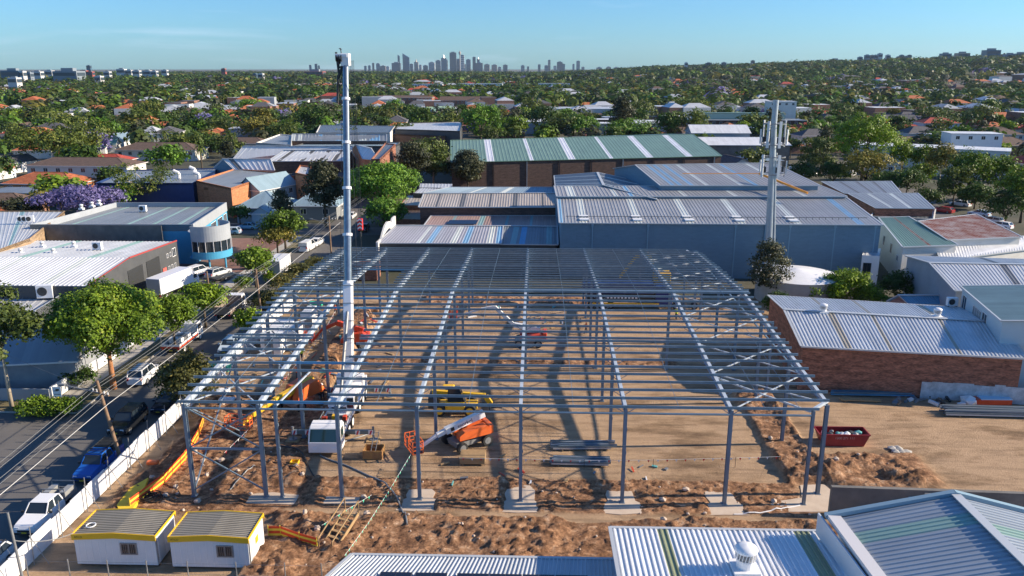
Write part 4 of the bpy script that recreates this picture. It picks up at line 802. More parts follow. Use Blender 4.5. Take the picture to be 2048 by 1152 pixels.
def car(kind, label, px, py, hd, pn, pc, group=None, cat='car', extra=None, loc=None):
    L, W, hb, belt, rz_, (a, b, c, d), wr = CARS[kind]; x, y = loc or G(px, py, 0)
    t = thing('parked_' + {'suv': 'four_wheel_drive', 'ute': 'utility_truck'}.get(kind, kind if kind in ('van',) else 'car'), label, cat, (x, y, .012), hd, group, local=True)
    p = paint(pn, pc); h = L / 2; w2 = W / 2; gc = .22 if kind not in ('ute', 'suv') else .34
    def ring(wb, zt, wt, z0=gc): return [(-wb * .94, z0), (-wb, z0 + .2), (-wb, (z0 + zt) / 2 + .05), (-wt, zt), (wt, zt), (wb, (z0 + zt) / 2 + .05), (wb, z0 + .2), (wb * .94, z0)]
    rear = belt if kind != 'sedan' else belt - .02
    if kind == 'ute': secs = [(h, ring(w2 * .82, hb * .72, w2 * .7)), (h - .12, ring(w2 * .95, hb * .93, w2 * .82)), (h - .6, ring(w2, hb, w2 * .86)), (a, ring(w2, belt, w2 * .88)), (d, ring(w2, belt, w2 * .9)), (d - .08, ring(w2 * .98, belt, w2 * .9))]
    else: secs = [(h, ring(w2 * .8, hb * .7, w2 * .66)), (h - .1, ring(w2 * .94, hb * .9, w2 * .8)), (h - .55, ring(w2, hb, w2 * .85)), (a, ring(w2, belt - .03, w2 * .88)), (0, ring(w2, belt, w2 * .9)), (d, ring(w2, rear, w2 * .9)), (-h + .25, ring(w2 * .98, rear - .02, w2 * .84)), (-h, ring(w2 * .86, rear * .84, w2 * .74))]
    mb = MB(); loft(mb, secs); mb.build('body', p, t, smooth=False)
    g = MB(); wt = w2 * .76; wb_ = w2 * .885; zb = belt - .02; zt = rz_ - .05
    P = [(a, -wb_, zb), (a, wb_, zb), (b, wt, zt), (b, -wt, zt), (d, -wb_, zb), (d, wb_, zb), (c, wt, zt), (c, -wt, zt)]
    for f in ((0, 1, 2, 3), (5, 4, 7, 6), (1, 5, 6, 2), (4, 0, 3, 7), (3, 2, 6, 7)): g.face([P[i] for i in f])
    g.build('windows', GLASS, t)
    r = MB(); r.hexa([(b + .05, -wt, zt), (b + .05, wt, zt), (c - .04, wt, zt), (c - .04, -wt, zt), (b - .05, -wt * .93, rz_), (b - .05, wt * .93, rz_), (c + .06, wt * .93, rz_), (c + .06, -wt * .93, rz_)])
    for s in (-1, 1):
        for q0, q1, tt in ((P[0], P[3], .07), (P[4], P[7], .12 if kind in ('wagon', 'suv', 'van', 'hatch') else .09)):
            A, B = Vector(q0), Vector(q1); A.y = s * abs(A.y); B.y = s * abs(B.y); r.beam(A, B, tt, tt)
        m_ = (a + d) / 2 - .05; r.beam((m_, s * wb_, zb), (m_ - .05, s * wt, zt), .08, .06)
    if kind == 'van': r.box(d + .02, -.1, -wb_ - .01, wb_ + .01, zb, zt - .02)
    r.build('roof', p, t)
    for sx in (h - .85, -h + .95):
        for sy in (-1, 1): wheel(t, sx, sy * (w2 - .1), wr, .21)
    for s in (-1, 1):
        mb = MB(); mb.box(h - .16, h - .03, s * w2 * .62 - .16, s * w2 * .62 + .16, hb * .68, hb * .84); mb.build('headlight', HEADL, t)
        if kind != 'ute': mb = MB(); mb.box(-h - .01, -h + .1, s * w2 * .74 - .1, s * w2 * .74 + .1, rear * .66, rear * .9); mb.build('tail_light', REDL, t)
    mb = MB(); mb.box(h - .04, h + .03, -.5, .5, hb * .5, hb * .66); mb.box(h - .06, h + .05, -w2 * .8, w2 * .8, gc, gc + .14); mb.build('grille', DKMET, t)
    mb = MB(); mb.box(h + .04, h + .065, -.18, .18, gc + .12, gc + .22); mb.build('number_plate', YPLATE, t)
    for s in (-1, 1): mb = MB(); mb.box(a - .25, a - .1, s * (w2 + .12) - .1, s * (w2 + .12) + .1, belt, belt + .16); mb.build('mirror', p if kind != 'ute' else DKMET, t)
    if extra == 'rack':
        mb = MB()
        for k in range(5): mb.box(c + .1 + k * (b - c - .2) / 4, c + .15 + k * (b - c - .2) / 4, -wt, wt, rz_ + .08, rz_ + .12)
        for s in (-1, 1): mb.box(c, b, s * wt - .03, s * wt + .03, rz_ + .1, rz_ + .16)
        mb.build('roof_rack', DKMET, t)
    if extra == 'tray':
        mb = MB(); mb.box(-h - .1, d - .15, -w2, w2, .86, .95); mb.box(-h - .1, d - .15, -w2, -w2 + .04, .95, 1.2); mb.box(-h - .1, d - .15, w2 - .04, w2, .95, 1.2); mb.box(-h - .12, -h - .06, -w2, w2, .95, 1.2); mb.build('tray', GREYMET, t)
        for s in (-1, 1): mb = MB(); mb.box(-h + .05, d - .3, s * .62 - .24, s * .62 + .24, .95, 1.52); mb.build('toolbox', mat('aluminium_box', (.42, .43, .42), rough=.4, metal=.4), t)
        mb = MB()
        for xx in (d - .2, -h + .1):
            mb.beam((xx, -w2 + .05, .95), (xx, -w2 + .05, 1.85), .07, .07); mb.beam((xx, w2 - .05, .95), (xx, w2 - .05, 1.85), .07, .07); mb.beam((xx, -w2 + .05, 1.85), (xx, w2 - .05, 1.85), .07, .07)
        mb.build('rack_frame', GREYMET, t)
    if extra == 'canopy':
        mb = MB(); mb.box(-h, d - .1, -w2 * .96, w2 * .96, .5, 1.2); mb.build('tub', p, t); mb = MB(); mb.box(-h + .02, d - .12, -w2 * .84, w2 * .84, 1.2, 1.78); mb.build('canopy', DKMET, t); mb = MB()
        for k in range(9): mb.box(-h + .2 + k * .42, -h + .25 + k * .42, -.68, .68, 1.86, 1.9)
        mb.box(-h + .1, .3, -.7, -.66, 1.86, 1.92); mb.box(-h + .1, .3, .66, .7, 1.86, 1.92); mb.build('roof_rack', DKMET, t); mb = MB(); mb.tube((h + .12, -.8, .7), (h + .12, .8, .7), .06, 8); mb.build('bull_bar', DKMET, t)
    return t
UP, DN = math.pi / 2, -math.pi / 2
car('ute', 'white dual-cab ute with aluminium tray and toolboxes parked by the hoarding', 0, 0, DN, 'white', (.78, .79, .80), cat='ute', extra='tray', loc=(-36.9, 52.6))
car('ute', 'blue dual-cab ute with dark canopy and roof rack behind the white tray ute', 0, 0, DN, 'blue', (.012, .10, .42), cat='ute', extra='canopy', loc=(-36.9, 60.2))
car('wagon', 'silver car cut off at the bottom left corner of the view', 0, 0, DN, 'silver', (.55, .58, .60), loc=(-37.1, 45.6), extra='rack')
car('suv', 'black four-wheel drive moving down the road beside the power pole', 0, 0, DN, 'black', (.012, .014, .018), loc=(-38.6, 68.6), cat='car')
car('suv', 'white four-wheel drive with roof rack below the big tree', 0, 0, UP + .03, 'white', (.78, .79, .80), loc=(-42.8, 80.6), extra='rack')
car('sedan', 'dark navy car half hidden by the corner of the steel frame', 0, 0, DN, 'navy', (.01, .015, .04), loc=(-37.0, 73.6))
car('hatch', 'silver car at the left edge beside the clipped hedge', 0, 0, 0, 'silver', (.55, .58, .60), loc=(-59.2, 69.8))
car('hatch', 'pale blue-white car behind the left end of the frame by the street tree', 0, 0, DN, 'pale', (.5, .6, .68), loc=(-37.0, 90.5))
car('suv', 'white four-wheel drive nearest the truck outside the charcoal workshop', 0, 0, UP - .35, 'white', (.78, .79, .80), loc=(-55.6, 126.0))
car('wagon', 'silver wagon with roof rails beside the white one outside the charcoal workshop', 0, 0, UP - .35, 'silver', (.55, .58, .60), loc=(-52.2, 125.8), extra='rack')
car('sedan', 'light blue car on the cross street before the blue cottages', 0, 0, math.pi, 'lightblue', (.25, .45, .6), loc=G(495, 458))
car('hatch', 'small car tucked beside the rounded blue factory corner', 0, 0, math.pi, 'pale', (.5, .6, .68), loc=G(462, 468))
car('van', 'white panel van on the street behind the white car', 0, 0, UP - .1, 'white', (.78, .79, .80), loc=G(616, 500), cat='van')
car('sedan', 'white car parked in front of the van by the power pole', 0, 0, UP - .1, 'white', (.78, .79, .80), loc=G(634, 490))
car('sedan', 'white car beyond the intersection left of the crane boom', 0, 0, UP, 'white', (.78, .79, .80), loc=G(703, 436))
car('hatch', 'black car parked under the fig tree across the street', 0, 0, DN, 'black', (.012, .014, .018), loc=G(728, 462))
for i, (px, py, n, c, lab) in enumerate(((1920, 412, 'white', (.78, .79, .80), 'white van-like ute nearest the brick gable in the back lane'), (1958, 432, 'pale', (.5, .6, .68), 'pale blue car, second of the row in the back lane'), (1982, 446, 'silver', (.55, .58, .60), 'silver car in the back lane right beside the rusted roof'), (2000, 456, 'white', (.78, .79, .80), 'last white car of the back lane row before the edge'), (1886, 425, 'redp', (.3, .03, .03), 'dark red car behind the green roof'), (1950, 398, 'silver', (.55, .58, .60), 'silver car behind the row in the back lane'))):
    car('wagon', lab, px, py, 2.2, n, c, loc=G(px, py))
def truck(label, loc, hd, kind, cabc, bodyc, L=6.5, W=2.3, cat='truck', H=2.6):
    t = thing('parked_truck', label, cat, (*loc, .012), hd, local=True); h = L / 2; cp = paint(*cabc)
    mb = MB(); zt = 2.35; rg = lambda w_, z0, z1: [(-w_, z0), (-w_, z1), (w_, z1), (w_, z0)]
    loft(mb, [(h, rg(W * .45, .5, 1.25)), (h - .12, rg(W * .47, .45, 1.4)), (h - .45, rg(W * .43, .45, zt)), (h - 1.6, rg(W * .45, .45, zt)), (h - 1.7, rg(W * .45, .5, zt - .1))]); mb.build('cab', cp, t)
    mb = MB(); mb.hexa([(h - .13, -W * .4, 1.42), (h - .13, W * .4, 1.42), (h - .2, W * .4, 1.42), (h - .2, -W * .4, 1.42), (h - .40, -W * .38, 2.2), (h - .40, W * .38, 2.2), (h - .5, W * .38, 2.2), (h - .5, -W * .38, 2.2)])
    for s in (-1, 1): mb.box(h - 1.35, h - .5, s * W * .455 - .012, s * W * .455 + .012, 1.45, 2.05)
    mb.build('windows', GLASS, t)
    mb = MB(); mb.box(-h, h - 1.5, -.45, .45, .55, .8); mb.box(-h, h - 1.7, -W / 2, W / 2, .85, .95); mb.build('chassis', DKMET, t)
    bm = paint(*bodyc); mb = MB(); x1 = h - 1.8
    if kind == 'box': mb.box(-h, x1, -W / 2, W / 2, .95, .95 + H); mb.build('box_body', bm, t, bevel=.04); mb = MB(); mb.box(-h - .03, -h, -W * .46, W * .46, 1.05, .85 + H); mb.build('rear_door', GREYW, t)
    elif kind == 'tipper':
        mb.box(-h, x1, -W / 2, -W / 2 + .06, .95, 2.1); mb.box(-h, x1, W / 2 - .06, W / 2, .95, 2.1); mb.box(x1 - .06, x1, -W / 2 + .06, W / 2 - .06, .95, 2.35); mb.box(-h - .05, -h, -W / 2, W / 2, .95, 2.0)
        for k in range(7):
            xx = -h + .1 + k * (x1 + h) / 7; mb.box(xx, xx + .07, -W / 2 - .05, -W / 2, .95, 2.15); mb.box(xx, xx + .07, W / 2, W / 2 + .05, .95, 2.15)
        mb.build('tipper_body', bm, t)
    else:
        mb.box(-h, x1, -W / 2, -W / 2 + .05, .95, 1.4); mb.box(-h, x1, W / 2 - .05, W / 2, .95, 1.4); mb.box(-h - .05, -h, -W / 2, W / 2, .95, 1.4); mb.build('tray', bm, t); mb = MB(); mb.box(-h + .01, x1 - .01, -W / 2 - .02, -W / 2 - .004, .95, 1.15); mb.box(-h + .01, x1 - .01, W / 2 + .004, W / 2 + .02, .95, 1.15); mb.box(-h - .07, -h - .052, -W / 2, W / 2, .95, 1.15); mb.build('red_stripe', REDM, t)
        for k, (cx_, s_) in enumerate(((-1.8, .7), (-.9, .9), (.1, .6))):
            mb = MB(); mb.box(cx_ - .4, cx_ + .4, -.8, .8, .96, 1.3 + s_ * .6); mb.build('equipment', [WHITEP, GREYMET, WHITEP][k], t, bevel=.06)
        mb = MB()
        for s in (-1, 1): mb.beam((-h + .1, s * W * .48, 1.4), (-h + .1, s * W * .48, 2.4), .06, .06); mb.beam((x1 - .1, s * W * .48, 1.4), (x1 - .1, s * W * .48, 2.4), .06, .06); mb.beam((-h + .1, s * W * .48, 2.4), (x1 + 1.5, s * W * .48, 2.5), .06, .06)
        mb.build('ladder_rack', GREYMET, t)
    for sx in (h - 1.1, -h + 1.3):
        for s in (-1, 1): wheel(t, sx, s * (W / 2 - .17), .42, .26, WHITEP)
    for s in (-1, 1): mb = MB(); mb.box(-h - .06, -h - .01, s * W * .4 - .12, s * W * .4 + .12, .75, .9); mb.build('tail_light', REDL, t)
    mb = MB(); mb.box(-h - .04, -h + .02, -.2, .2, .6, .72); mb.build('number_plate', YPLATE, t)
    return t
truck('red and white service truck with rack and equipment driving up the road', (-43.2, 91.6), UP, 'tray', ('white', (.78, .79, .80)), ('white', (.78, .79, .80)), L=7)
truck('tipper truck with dark timber-sided body parked by the pole', (-42.2, 104.8), UP, 'tipper', ('white', (.78, .79, .80)), ('brownside', (.30, .24, .2)), L=6.4)
truck('white box trailer truck on the street behind the dark van', (-41.6, 125.4), UP, 'box', ('greyvan', (.08, .085, .09)), ('white', (.78, .79, .80)), L=7.4)
truck('long white box truck parked against the charcoal workshop', (-54.9, 115.6), UP - .2, 'box', ('white', (.78, .79, .80)), ('whitebox', (.72, .75, .8)), L=9.5, H=2.4)
t = thing('parked_trailer', 'silver tank trailer beside the wagon outside the charcoal workshop', 'trailer', (-48.6, 130.6, 0), .2); mb = MB(); mb.tube((-1.4, 0, 1.1), (1.2, 0, 1.1), .5, 14); mb.build('tank', GREYMET, t, smooth=False); mb = MB(); mb.box(-1.6, 2.2, -.6, .6, .5, .58); mb.build('chassis', DKMET, t)
for s in (-1, 1): wheel(t, -.2, s * .7, .3, .18)
t = thing('parked_trailer', 'dark flat-bed trailer beside the silver wagon', 'trailer', (-50.6, 123.4, 0), 1.1); mb = MB(); mb.box(-2, 2, -.95, .95, .5, .62); mb.box(2, 3.4, -.05, .05, .5, .58); mb.build('deck', DKMET, t)
for s in (-1, 1): wheel(t, -.2, s * 1.0, .3, .18)

# ------------------------------------------------------------------ the mobile crane
CW = (-18.5, 70.1); ch = math.atan2(64.6 - 78.2, -18.9 + 19.2)  # the cab faces the camera
def R2(x, y): return (CW[0] + x * math.cos(ch) - y * math.sin(ch), CW[1] + x * math.sin(ch) + y * math.cos(ch))
crane = thing('mobile_crane', 'white all-terrain mobile crane with raised telescopic boom inside the frame', 'crane', (*CW, 0), ch)
cwhite = paint('crane_white', (.80, .80, .82))
mb = MB(); rg = lambda w_, z0, z1, wt=None: [(-w_, z0), (-w_, z1 - .15), (-(wt or w_ * .92), z1), ((wt or w_ * .92), z1), (w_, z1 - .15), (w_, z0)]
loft(mb, [(7.0, rg(1.36, .5, 1.4)), (6.92, rg(1.42, .4, 1.5)), (6.5, rg(1.38, .4, 2.55)), (6.25, rg(1.36, .4, 2.75)), (5.3, rg(1.38, .4, 2.8)), (5.0, rg(1.38, .6, 2.6))]); mb.build('cab', cwhite, crane)
mb = MB(); mb.hexa([(6.97, -1.28, 1.45), (6.97, 1.28, 1.45), (6.8, 1.28, 1.45), (6.8, -1.28, 1.45), (6.57, -1.22, 2.48), (6.57, 1.22, 2.48), (6.35, 1.22, 2.48), (6.35, -1.22, 2.48)])
for s in (-1, 1): mb.box(5.45, 6.3, s * 1.385 - .015, s * 1.385 + .015, 1.5, 2.4)
mb.build('windscreen', mat('green_tinted_glass', (.02, .05, .05), rough=.06, spec=.9), crane)
mb = MB(); mb.box(-7, 4.8, -1.25, 1.25, 1.0, 1.5); mb.build('carrier', cwhite, crane, bevel=.04)
mb = MB(); mb.box(1.6, 4.7, -1.15, 1.15, 1.5, 1.56); mb.box(3.4, 4.5, -.9, -.1, 1.56, 2.0); mb.box(3.3, 4.6, .35, 1.0, 1.56, 1.85); mb.box(2.2, 3.1, -.8, .7, 1.56, 1.8); mb.build('deck', DKMET, crane)
for k, (x0, x1, y0, y1, z1_, m_) in enumerate(((4.1, 4.6, -1.1, -.95, 2.2, WHITEP), (3.9, 4.4, .2, .32, 2.1, GREYMET), (2.3, 2.8, .75, 1.1, 2.0, REDM), (2.9, 3.2, -1.1, -.6, 2.1, REDM), (1.7, 2.1, -.9, -.3, 2.0, GREYMET), (1.8, 2.2, .2, .8, 1.9, WHITEP), (2.5, 3.0, -.2, .15, 2.15, YELL))):
    mb = MB(); mb.box(x0, x1, y0, y1, 1.56, z1_); mb.build('deck_gear', m_, crane, bevel=.03)
for s in (-1, 1):
    mb = MB(); mb.tube((4.6, s * 1.3, 1.9), (.4, s * 1.3, 1.9), .04, 6)
    for k in range(5): mb.tube((4.5 - k, s * 1.3, 1.5), (4.5 - k, s * 1.3, 1.9), .03, 6)
    mb.build('handrail', GREYMET, crane)
mb = MB(); mb.box(-6.8, -3.2, -1.2, 1.2, 1.5, 1.9); mb.box(-6.9, -6.3, -1.25, 1.25, 1.5, 2.3); mb.build('rear_deck', cwhite, crane)
for i, x in enumerate((5.55, 2.6, .9, -2.6, -4.3, -5.9)):
    for s in (-1, 1): wheel(crane, x, s * 1.08, .62, .42, WHITEP)
mb = MB()
for x0, x1 in ((4.7, 6.2), (1.8, 3.5), (.1, 1.7), (-3.4, -1.8), (-5.1, -3.5), (-6.7, -5.2)):
    for s in (-1, 1): mb.box(x0, x1, s * 1.16 - .14, s * 1.16 + .14, 1.27, 1.4)
mb.build('mudguards', cwhite, crane)
for s in (-1, 1): mb = MB(); mb.box(7.0, 7.05, s * .85 - .2, s * .85 + .2, .75, .95); mb.build('headlight', HEADL, crane)
STRIPE = mat('red_white_panel_red', (.6, .03, .05), rough=.5)
for x in (3.6, -6.4):
    for s in (-1, 1):
        mb = MB(); mb.beam((x, s * 1.2, .85), (x, s * 3.7, .85), .32, .36); mb.build('outrigger', mat('outrigger_steel', (.13, .17, .18), rough=.5), crane)
        mb = MB(); mb.tube((x, s * 3.7, .12), (x, s * 3.7, 1.35), .11, 10); mb.tube((x, s * 3.7, .06), (x, s * 3.7, .16), .38, 12); mb.build('outrigger_leg', GREYMET, crane)
        for yy in (2.3, 3.5):
            mb = MB(); mb.box(x + .17, x + .2, s * yy - .22, s * yy + .22, .65, 1.07)
            o = mb.build('warning_panel', WHITEP, crane); mb = MB(); mb.hexa([(x + .2, s * yy - .15, .65), (x + .2, s * yy, .65), (x + .21, s * yy, .65), (x + .21, s * yy - .15, .65), (x + .2, s * yy, 1.07), (x + .2, s * yy + .15, 1.07), (x + .21, s * yy + .15, 1.07), (x + .21, s * yy, 1.07)]); mb.build('stripe', STRIPE, o)
        mb = MB(); mb.box(x - .6, x + .6, s * 3.7 - .6, s * 3.7 + .6, .02, .1); pd = mb.build('outrigger_mat', WOOD, crane)
# superstructure and boom in world coordinates through the crane's frame
def L3(w3): d = Vector(w3) - Vector((*CW, 0)); return (d.x * math.cos(ch) + d.y * math.sin(ch), -d.x * math.sin(ch) + d.y * math.cos(ch), d.z)
mb = MB(); mb.tube((-.8, 0, 1.5), (-.8, 0, 1.85), 1.1, 20); mb.build('slew_ring', DKMET, crane)
mb = MB(); mb.box(-4.6, .4, -1.15, 1.15, 1.85, 2.5); mb.box(-5.2, -4.4, -1.35, 1.35, 1.7, 3.2); mb.build('superstructure', cwhite, crane, bevel=.05)
mb = MB(); mb.box(-.4, 1.3, .8, 1.6, 1.9, 3.3); mb.build('operator_cab', cwhite, crane, bevel=.06); mb = MB(); mb.box(1.3, 1.33, .9, 1.5, 2.2, 3.2); mb.box(-.2, 1.1, 1.6, 1.62, 2.3, 3.15); mb.build('operator_window', GLASS, crane)
foot = Vector(L3((-18.55, 74.2, 2.6))); tipw = (*G(697, 128, 34.2), 34.2)
tp_ = G(692, 112, 34.4); Yt = 84.0
def atY(px, py, Y):   # point on the ray through the photograph's px,py at depth Y
    d = _cf + _cr * ((px - 1024) / F) - _cu * ((py - 576) / F); k = Y / d.y; return Vector((d.x * k, Y, HC + d.z * k))
TIP = atY(691, 122, 84.0); ROOT = Vector((-18.6, 74.3, 2.7)); tip = Vector(L3(TIP)); rootl = Vector(L3(ROOT)); bd = (tip - rootl); BL = bd.length
def bp(f): return rootl + bd * f
def fpy(py):         # how far up the boom a given picture height lies
    lo, hi = 0., 1.
    for _ in range(30):
        m_ = (lo + hi) / 2; q = ROOT.lerp(TIP, m_)
        if PXL(*q)[1] > py: lo = m_
        else: hi = m_
    return lo
cuts = [0] + [fpy(y) for y in (566, 471, 378, 287, 200)] + [1.0]; rad = [.62, .41, .385, .36, .335, .31]
STL = mat('boom_steel', (.17, .20, .24), (.24, .28, .32), 2, .32, .85)
for i in range(6):
    a, b = bp(cuts[i]), bp(cuts[i + 1]); mb = MB()
    if i == 0:
        mb.beam(a, b, .86, 1.0, up=(1, 0, 0)); mb.tube(a + Vector((0, .0, 0)), b, .44, 12)
        o = mb.build('boom_base_section', cwhite, crane, bevel=.08)
        mb = MB()
        for k in range(5): q = bp(cuts[1] * (.25 + .18 * k)); mb.beam(q, q + bd.normalized() * .07, 1.0, 1.12, up=(1, 0, 0))
        mb.build('collar', GREYMET, o)
    else:
        mb.tube(a, b, rad[i], 16); o = mb.build('boom_section', STL, crane, smooth=False)
        mb = MB(); mb.tube(a - bd.normalized() * .05, a + bd.normalized() * .22, rad[i] + .12, 16); mb.build('collar', cwhite, o)
mb = MB(); mb.tube((.2, 0, 2.2), bp(.22) + Vector((.35, 0, 0)), .16, 10); mb.build('lift_cylinder', GREYMET, crane)
# head with sheaves and the folded jib
mb = MB(); q = tip; mb.box(q.x - .7, q.x + .45, q.y - .42, q.y + .42, q.z - .5, q.z + .75); mb.box(q.x - .5, q.x + .5, q.y - .95, q.y + .3, q.z + .35, q.z + .7); hd = mb.build('boom_head', cwhite, crane, bevel=.05)
mb = MB()
for k in (-.25, 0, .25): mb.tube((q.x + .45, q.y - .62 + k, q.z + .25), (q.x + .45, q.y - .52 + k, q.z + .25), .32, 14)
mb.build('sheaves', DKMET, hd)
W_ = lambda x, z, y=84.0: Vector(L3(atY(x, z, y)))
mb = MB(); P_ = lambda x, y, dd=0: W_(x, y, 83.9 + dd)
for a, b, r_ in (((672, 104), (678, 150), .11), ((678, 112), (676, 200), .09), ((676, 150), (675, 206), .12), ((684, 118), (676, 128), .16), ((686, 120), (679, 150), .1), ((690, 122), (680, 124), .2), ((676, 122), (688, 124), .14), ((688, 132), (678, 135), .1), ((678, 152), (687, 128), .07), ((678, 158), (687, 132), .06), ((680, 176), (688, 160), .06), ((676, 182), (686, 146), .05), ((674, 196), (681, 176), .05), ((681, 96), (684, 116), .05), ((678, 97), (683, 99), .05)): mb.tube(P_(*a), P_(*b), r_, 6)
mb.build('folded_jib', DKMET, crane)
# hoist rope and hook block: one straight drop below the head
hook_xy = atY(704, 128, 83.0); hz_ = 16.2
mb = MB()
for s in (-.16, -.05, .06, .17): mb.tube((hook_xy.x + s, hook_xy.y, 33.8), (hook_xy.x + s, hook_xy.y, hz_ + 1.5), .018, 5)
hoist = thing('hook_block', 'red and white chevron hook block hanging on ropes from the crane boom', 'hook', (hook_xy.x, hook_xy.y, hz_)); mb.build('hoist_ropes', DKMET, hoist)
mb = MB(); X_, Y_ = hook_xy.x, hook_xy.y; mb.box(X_ - .28, X_ + .28, Y_ - .2, Y_ + .2, hz_ + .2, hz_ + 1.45); mb.build('block', mat('red_block', (.6, .03, .03), rough=.5), hoist, bevel=.08)
mb = MB()
for k in range(3):
    z = hz_ + .2 + k * .42; mb.face([(X_ - .26, Y_ - .215, z + .1), (X_, Y_ - .215, z + .28), (X_, Y_ - .215, z + .45), (X_ - .26, Y_ - .215, z + .27)]); mb.face([(X_, Y_ - .215, z + .28), (X_ + .26, Y_ - .215, z + .1), (X_ + .26, Y_ - .215, z + .27), (X_, Y_ - .215, z + .45)])
mb.build('chevrons', WHITEP, hoist, recalc=False)
mb = MB(); mb.tube((X_, Y_, hz_ - .5), (X_, Y_, hz_), .09, 8); mb.tube((X_, Y_, 9.9), (X_, Y_, hz_ - .5), .022, 6); mb.build('sling', DKMET, hoist)
mb = MB()
for px_, px2, yb in ((655, 671, 250), (660, 662, 250)): pass
for s in (-1.25, 1.55):
    a = bp(.985) + Vector((0, s * .28, 0)); b = bp(.02) + Vector((0, s * .75, .3)); mb.tube(a, b, .02, 5)
mb.build('boom_ropes', DKMET, crane)

# ------------------------------------------------------------------ boom lifts, telehandler
def boomlift(label, loc, hd, bc, boomc, path, bask, basket_dir=0, L=2.4, W=2.2, turret=0., name='boom_lift', body_h=1.0, text=None, wr=.45):
    """turret swings by angle turret; path: boom points (x along the turret, z) to the basket"""
    t = thing(name, label, 'boom lift', (*loc, 0.02), hd, local=True)
    mb = MB(); mb.box(-L / 2 - .2, L / 2 + .2, -W * .32, W * .32, wr * .6, wr * 1.5); mb.tube((0, 0, wr * 1.5), (0, 0, wr * 1.5 + .18), .5, 16); mb.build('chassis', GREYMET, t)
    for sx in (-1, 1):
        mb = MB(); mb.beam((sx * L / 2, -W / 2 + .15, wr), (sx * L / 2, W / 2 - .15, wr), .22, .2); mb.build('axle', GREYMET, t)
        for sy in (-1, 1): wheel(t, sx * L / 2, sy * (W / 2), wr, .34, GREYMET)
    ca, sa = math.cos(turret), math.sin(turret); Tp = lambda x, y, z: (x * ca - y * sa, x * sa + y * ca, z); z0 = wr * 1.5 + .18
    mb = MB()
    for s in (-1, 1):
        y0, y1 = (.22, 1.05) if s > 0 else (-1.05, -.22); pr = [(-1.9, z0 + .15), (-1.9, z0 + body_h), (-1.5, z0 + body_h + .25), (.6, z0 + body_h), (1.1, z0 + .45), (1.1, z0)]
        pts0 = [Tp(x, y0, z) for x, z in pr]; pts1 = [Tp(x, y1, z) for x, z in pr]; mb.face(pts0); mb.face(pts1[::-1])
        for i in range(len(pr)): j = (i + 1) % len(pr); mb.face([pts0[i], pts1[i], pts1[j], pts0[j]])
    mb.build('body', bc, t, bevel=.05)
    mb = MB(); q = [Tp(-2.25, -1.0, z0 + .1), Tp(-1.75, -1.0, z0 + .1), Tp(-1.75, 1.0, z0 + .1), Tp(-2.25, 1.0, z0 + .1)]; mb.hexa([*q, *[(a, b, c_ + .85) for a, b, c_ in q]]); mb.build('counterweight', bc, t, bevel=.1)
    P = [Vector(Tp(x, 0, z)) for x, z in path]
    for i, (a, b) in enumerate(zip(P[:-1], P[1:])):
        s_ = (.6, .42, .28, .2)[min(i, 3)]; mb = MB(); mb.beam(a, b, s_ * .85, s_); mb.build('boom', boomc, t, bevel=.02)
    e = P[-1]; bl, bw, bh = bask; mb = MB(); bx = MB(); c2, s2 = math.cos(basket_dir), math.sin(basket_dir); E = lambda x, y, z: (e.x + x * c2 - y * s2, e.y + x * s2 + y * c2, e.z + z)
    cs = [(0, -bw / 2), (bl, -bw / 2), (bl, bw / 2), (0, bw / 2)]
    for (xa, ya), (xc, yc) in zip(cs, cs[1:] + cs[:1]):
        for z in (.0, .35, .7, bh): mb.beam(E(xa, ya, z), E(xc, yc, z), .06, .06)
        for f in (0, .5): mb.beam(E(xa + (xc - xa) * f, ya + (yc - ya) * f, 0), E(xa + (xc - xa) * f, ya + (yc - ya) * f, bh), .06, .06)
    mb.build('basket', bc, t); fl = MB(); fl.hexa([*[E(x, y, -.04) for x, y in cs], *[E(x, y, .02) for x, y in cs]]); fl.build('basket_floor', DKMET, t)
    mb = MB(); mb.hexa([*[E(x, y, .65) for x, y in ((.08, -.3), (.3, -.3), (.3, .3), (.08, .3))], *[E(x, y, 1.1) for x, y in ((.08, -.3), (.3, -.3), (.3, .3), (.08, .3))]]); mb.build('control_box', DKMET, t)
    return t, P, z0
def lettering(txt, parent, loc, rot, size, m, name='lettering'):
    cu = bpy.data.curves.new(name, 'FONT'); cu.body = txt; cu.size = size; cu.extrude = .002; cu.materials.append(m); cu.align_x = 'CENTER'; cu.align_y = 'CENTER'
    o = bpy.data.objects.new(name, cu); C.objects.link(o); bpy.context.view_layer.update(); me = bpy.data.meshes.new_from_object(o.evaluated_get(bpy.context.evaluated_depsgraph_get())); bpy.data.objects.remove(o); o = bpy.data.objects.new(name, me); C.objects.link(o); o.parent = parent; o.matrix_local = Matrix.Translation(loc) @ rot; return o
s1, s2 = G(918, 900), G(966, 884); hx = math.atan2(s2[1] - s1[1], s2[0] - s1[0])
sn = ((s1[0] + s2[0]) / 2 - .4, (s1[1] + s2[1]) / 2 + .3); bk = G(826, 918)
tdir = math.atan2(bk[1] + .6 - sn[1], bk[0] - sn[0]); dist = math.hypot(bk[0] - sn[0], bk[1] + .6 - sn[1])
sl, P, z0 = boomlift('orange boom lift with long white boom and orange basket in the front of the site', sn, hx, ORANGE, WHITEP, [(-1.7, 2.75), (dist - 3.0, 1.75), (dist - 2.2, 1.5), (dist - .5, .65)], (.95, 2.2, 1.15), tdir - hx, L=2.7, W=2.5, turret=tdir - hx, wr=.52, body_h=.75)
a, b = P[0], P[1]; d = (b - a).normalized(); side = Vector((-d.y, d.x, 0)).normalized(); 
if (Matrix.Rotation(hx, 3, 'Z') @ side).y > 0: side = -side
xax = -d if (Matrix.Rotation(hx, 3, 'Z') @ d).x < 0 else d
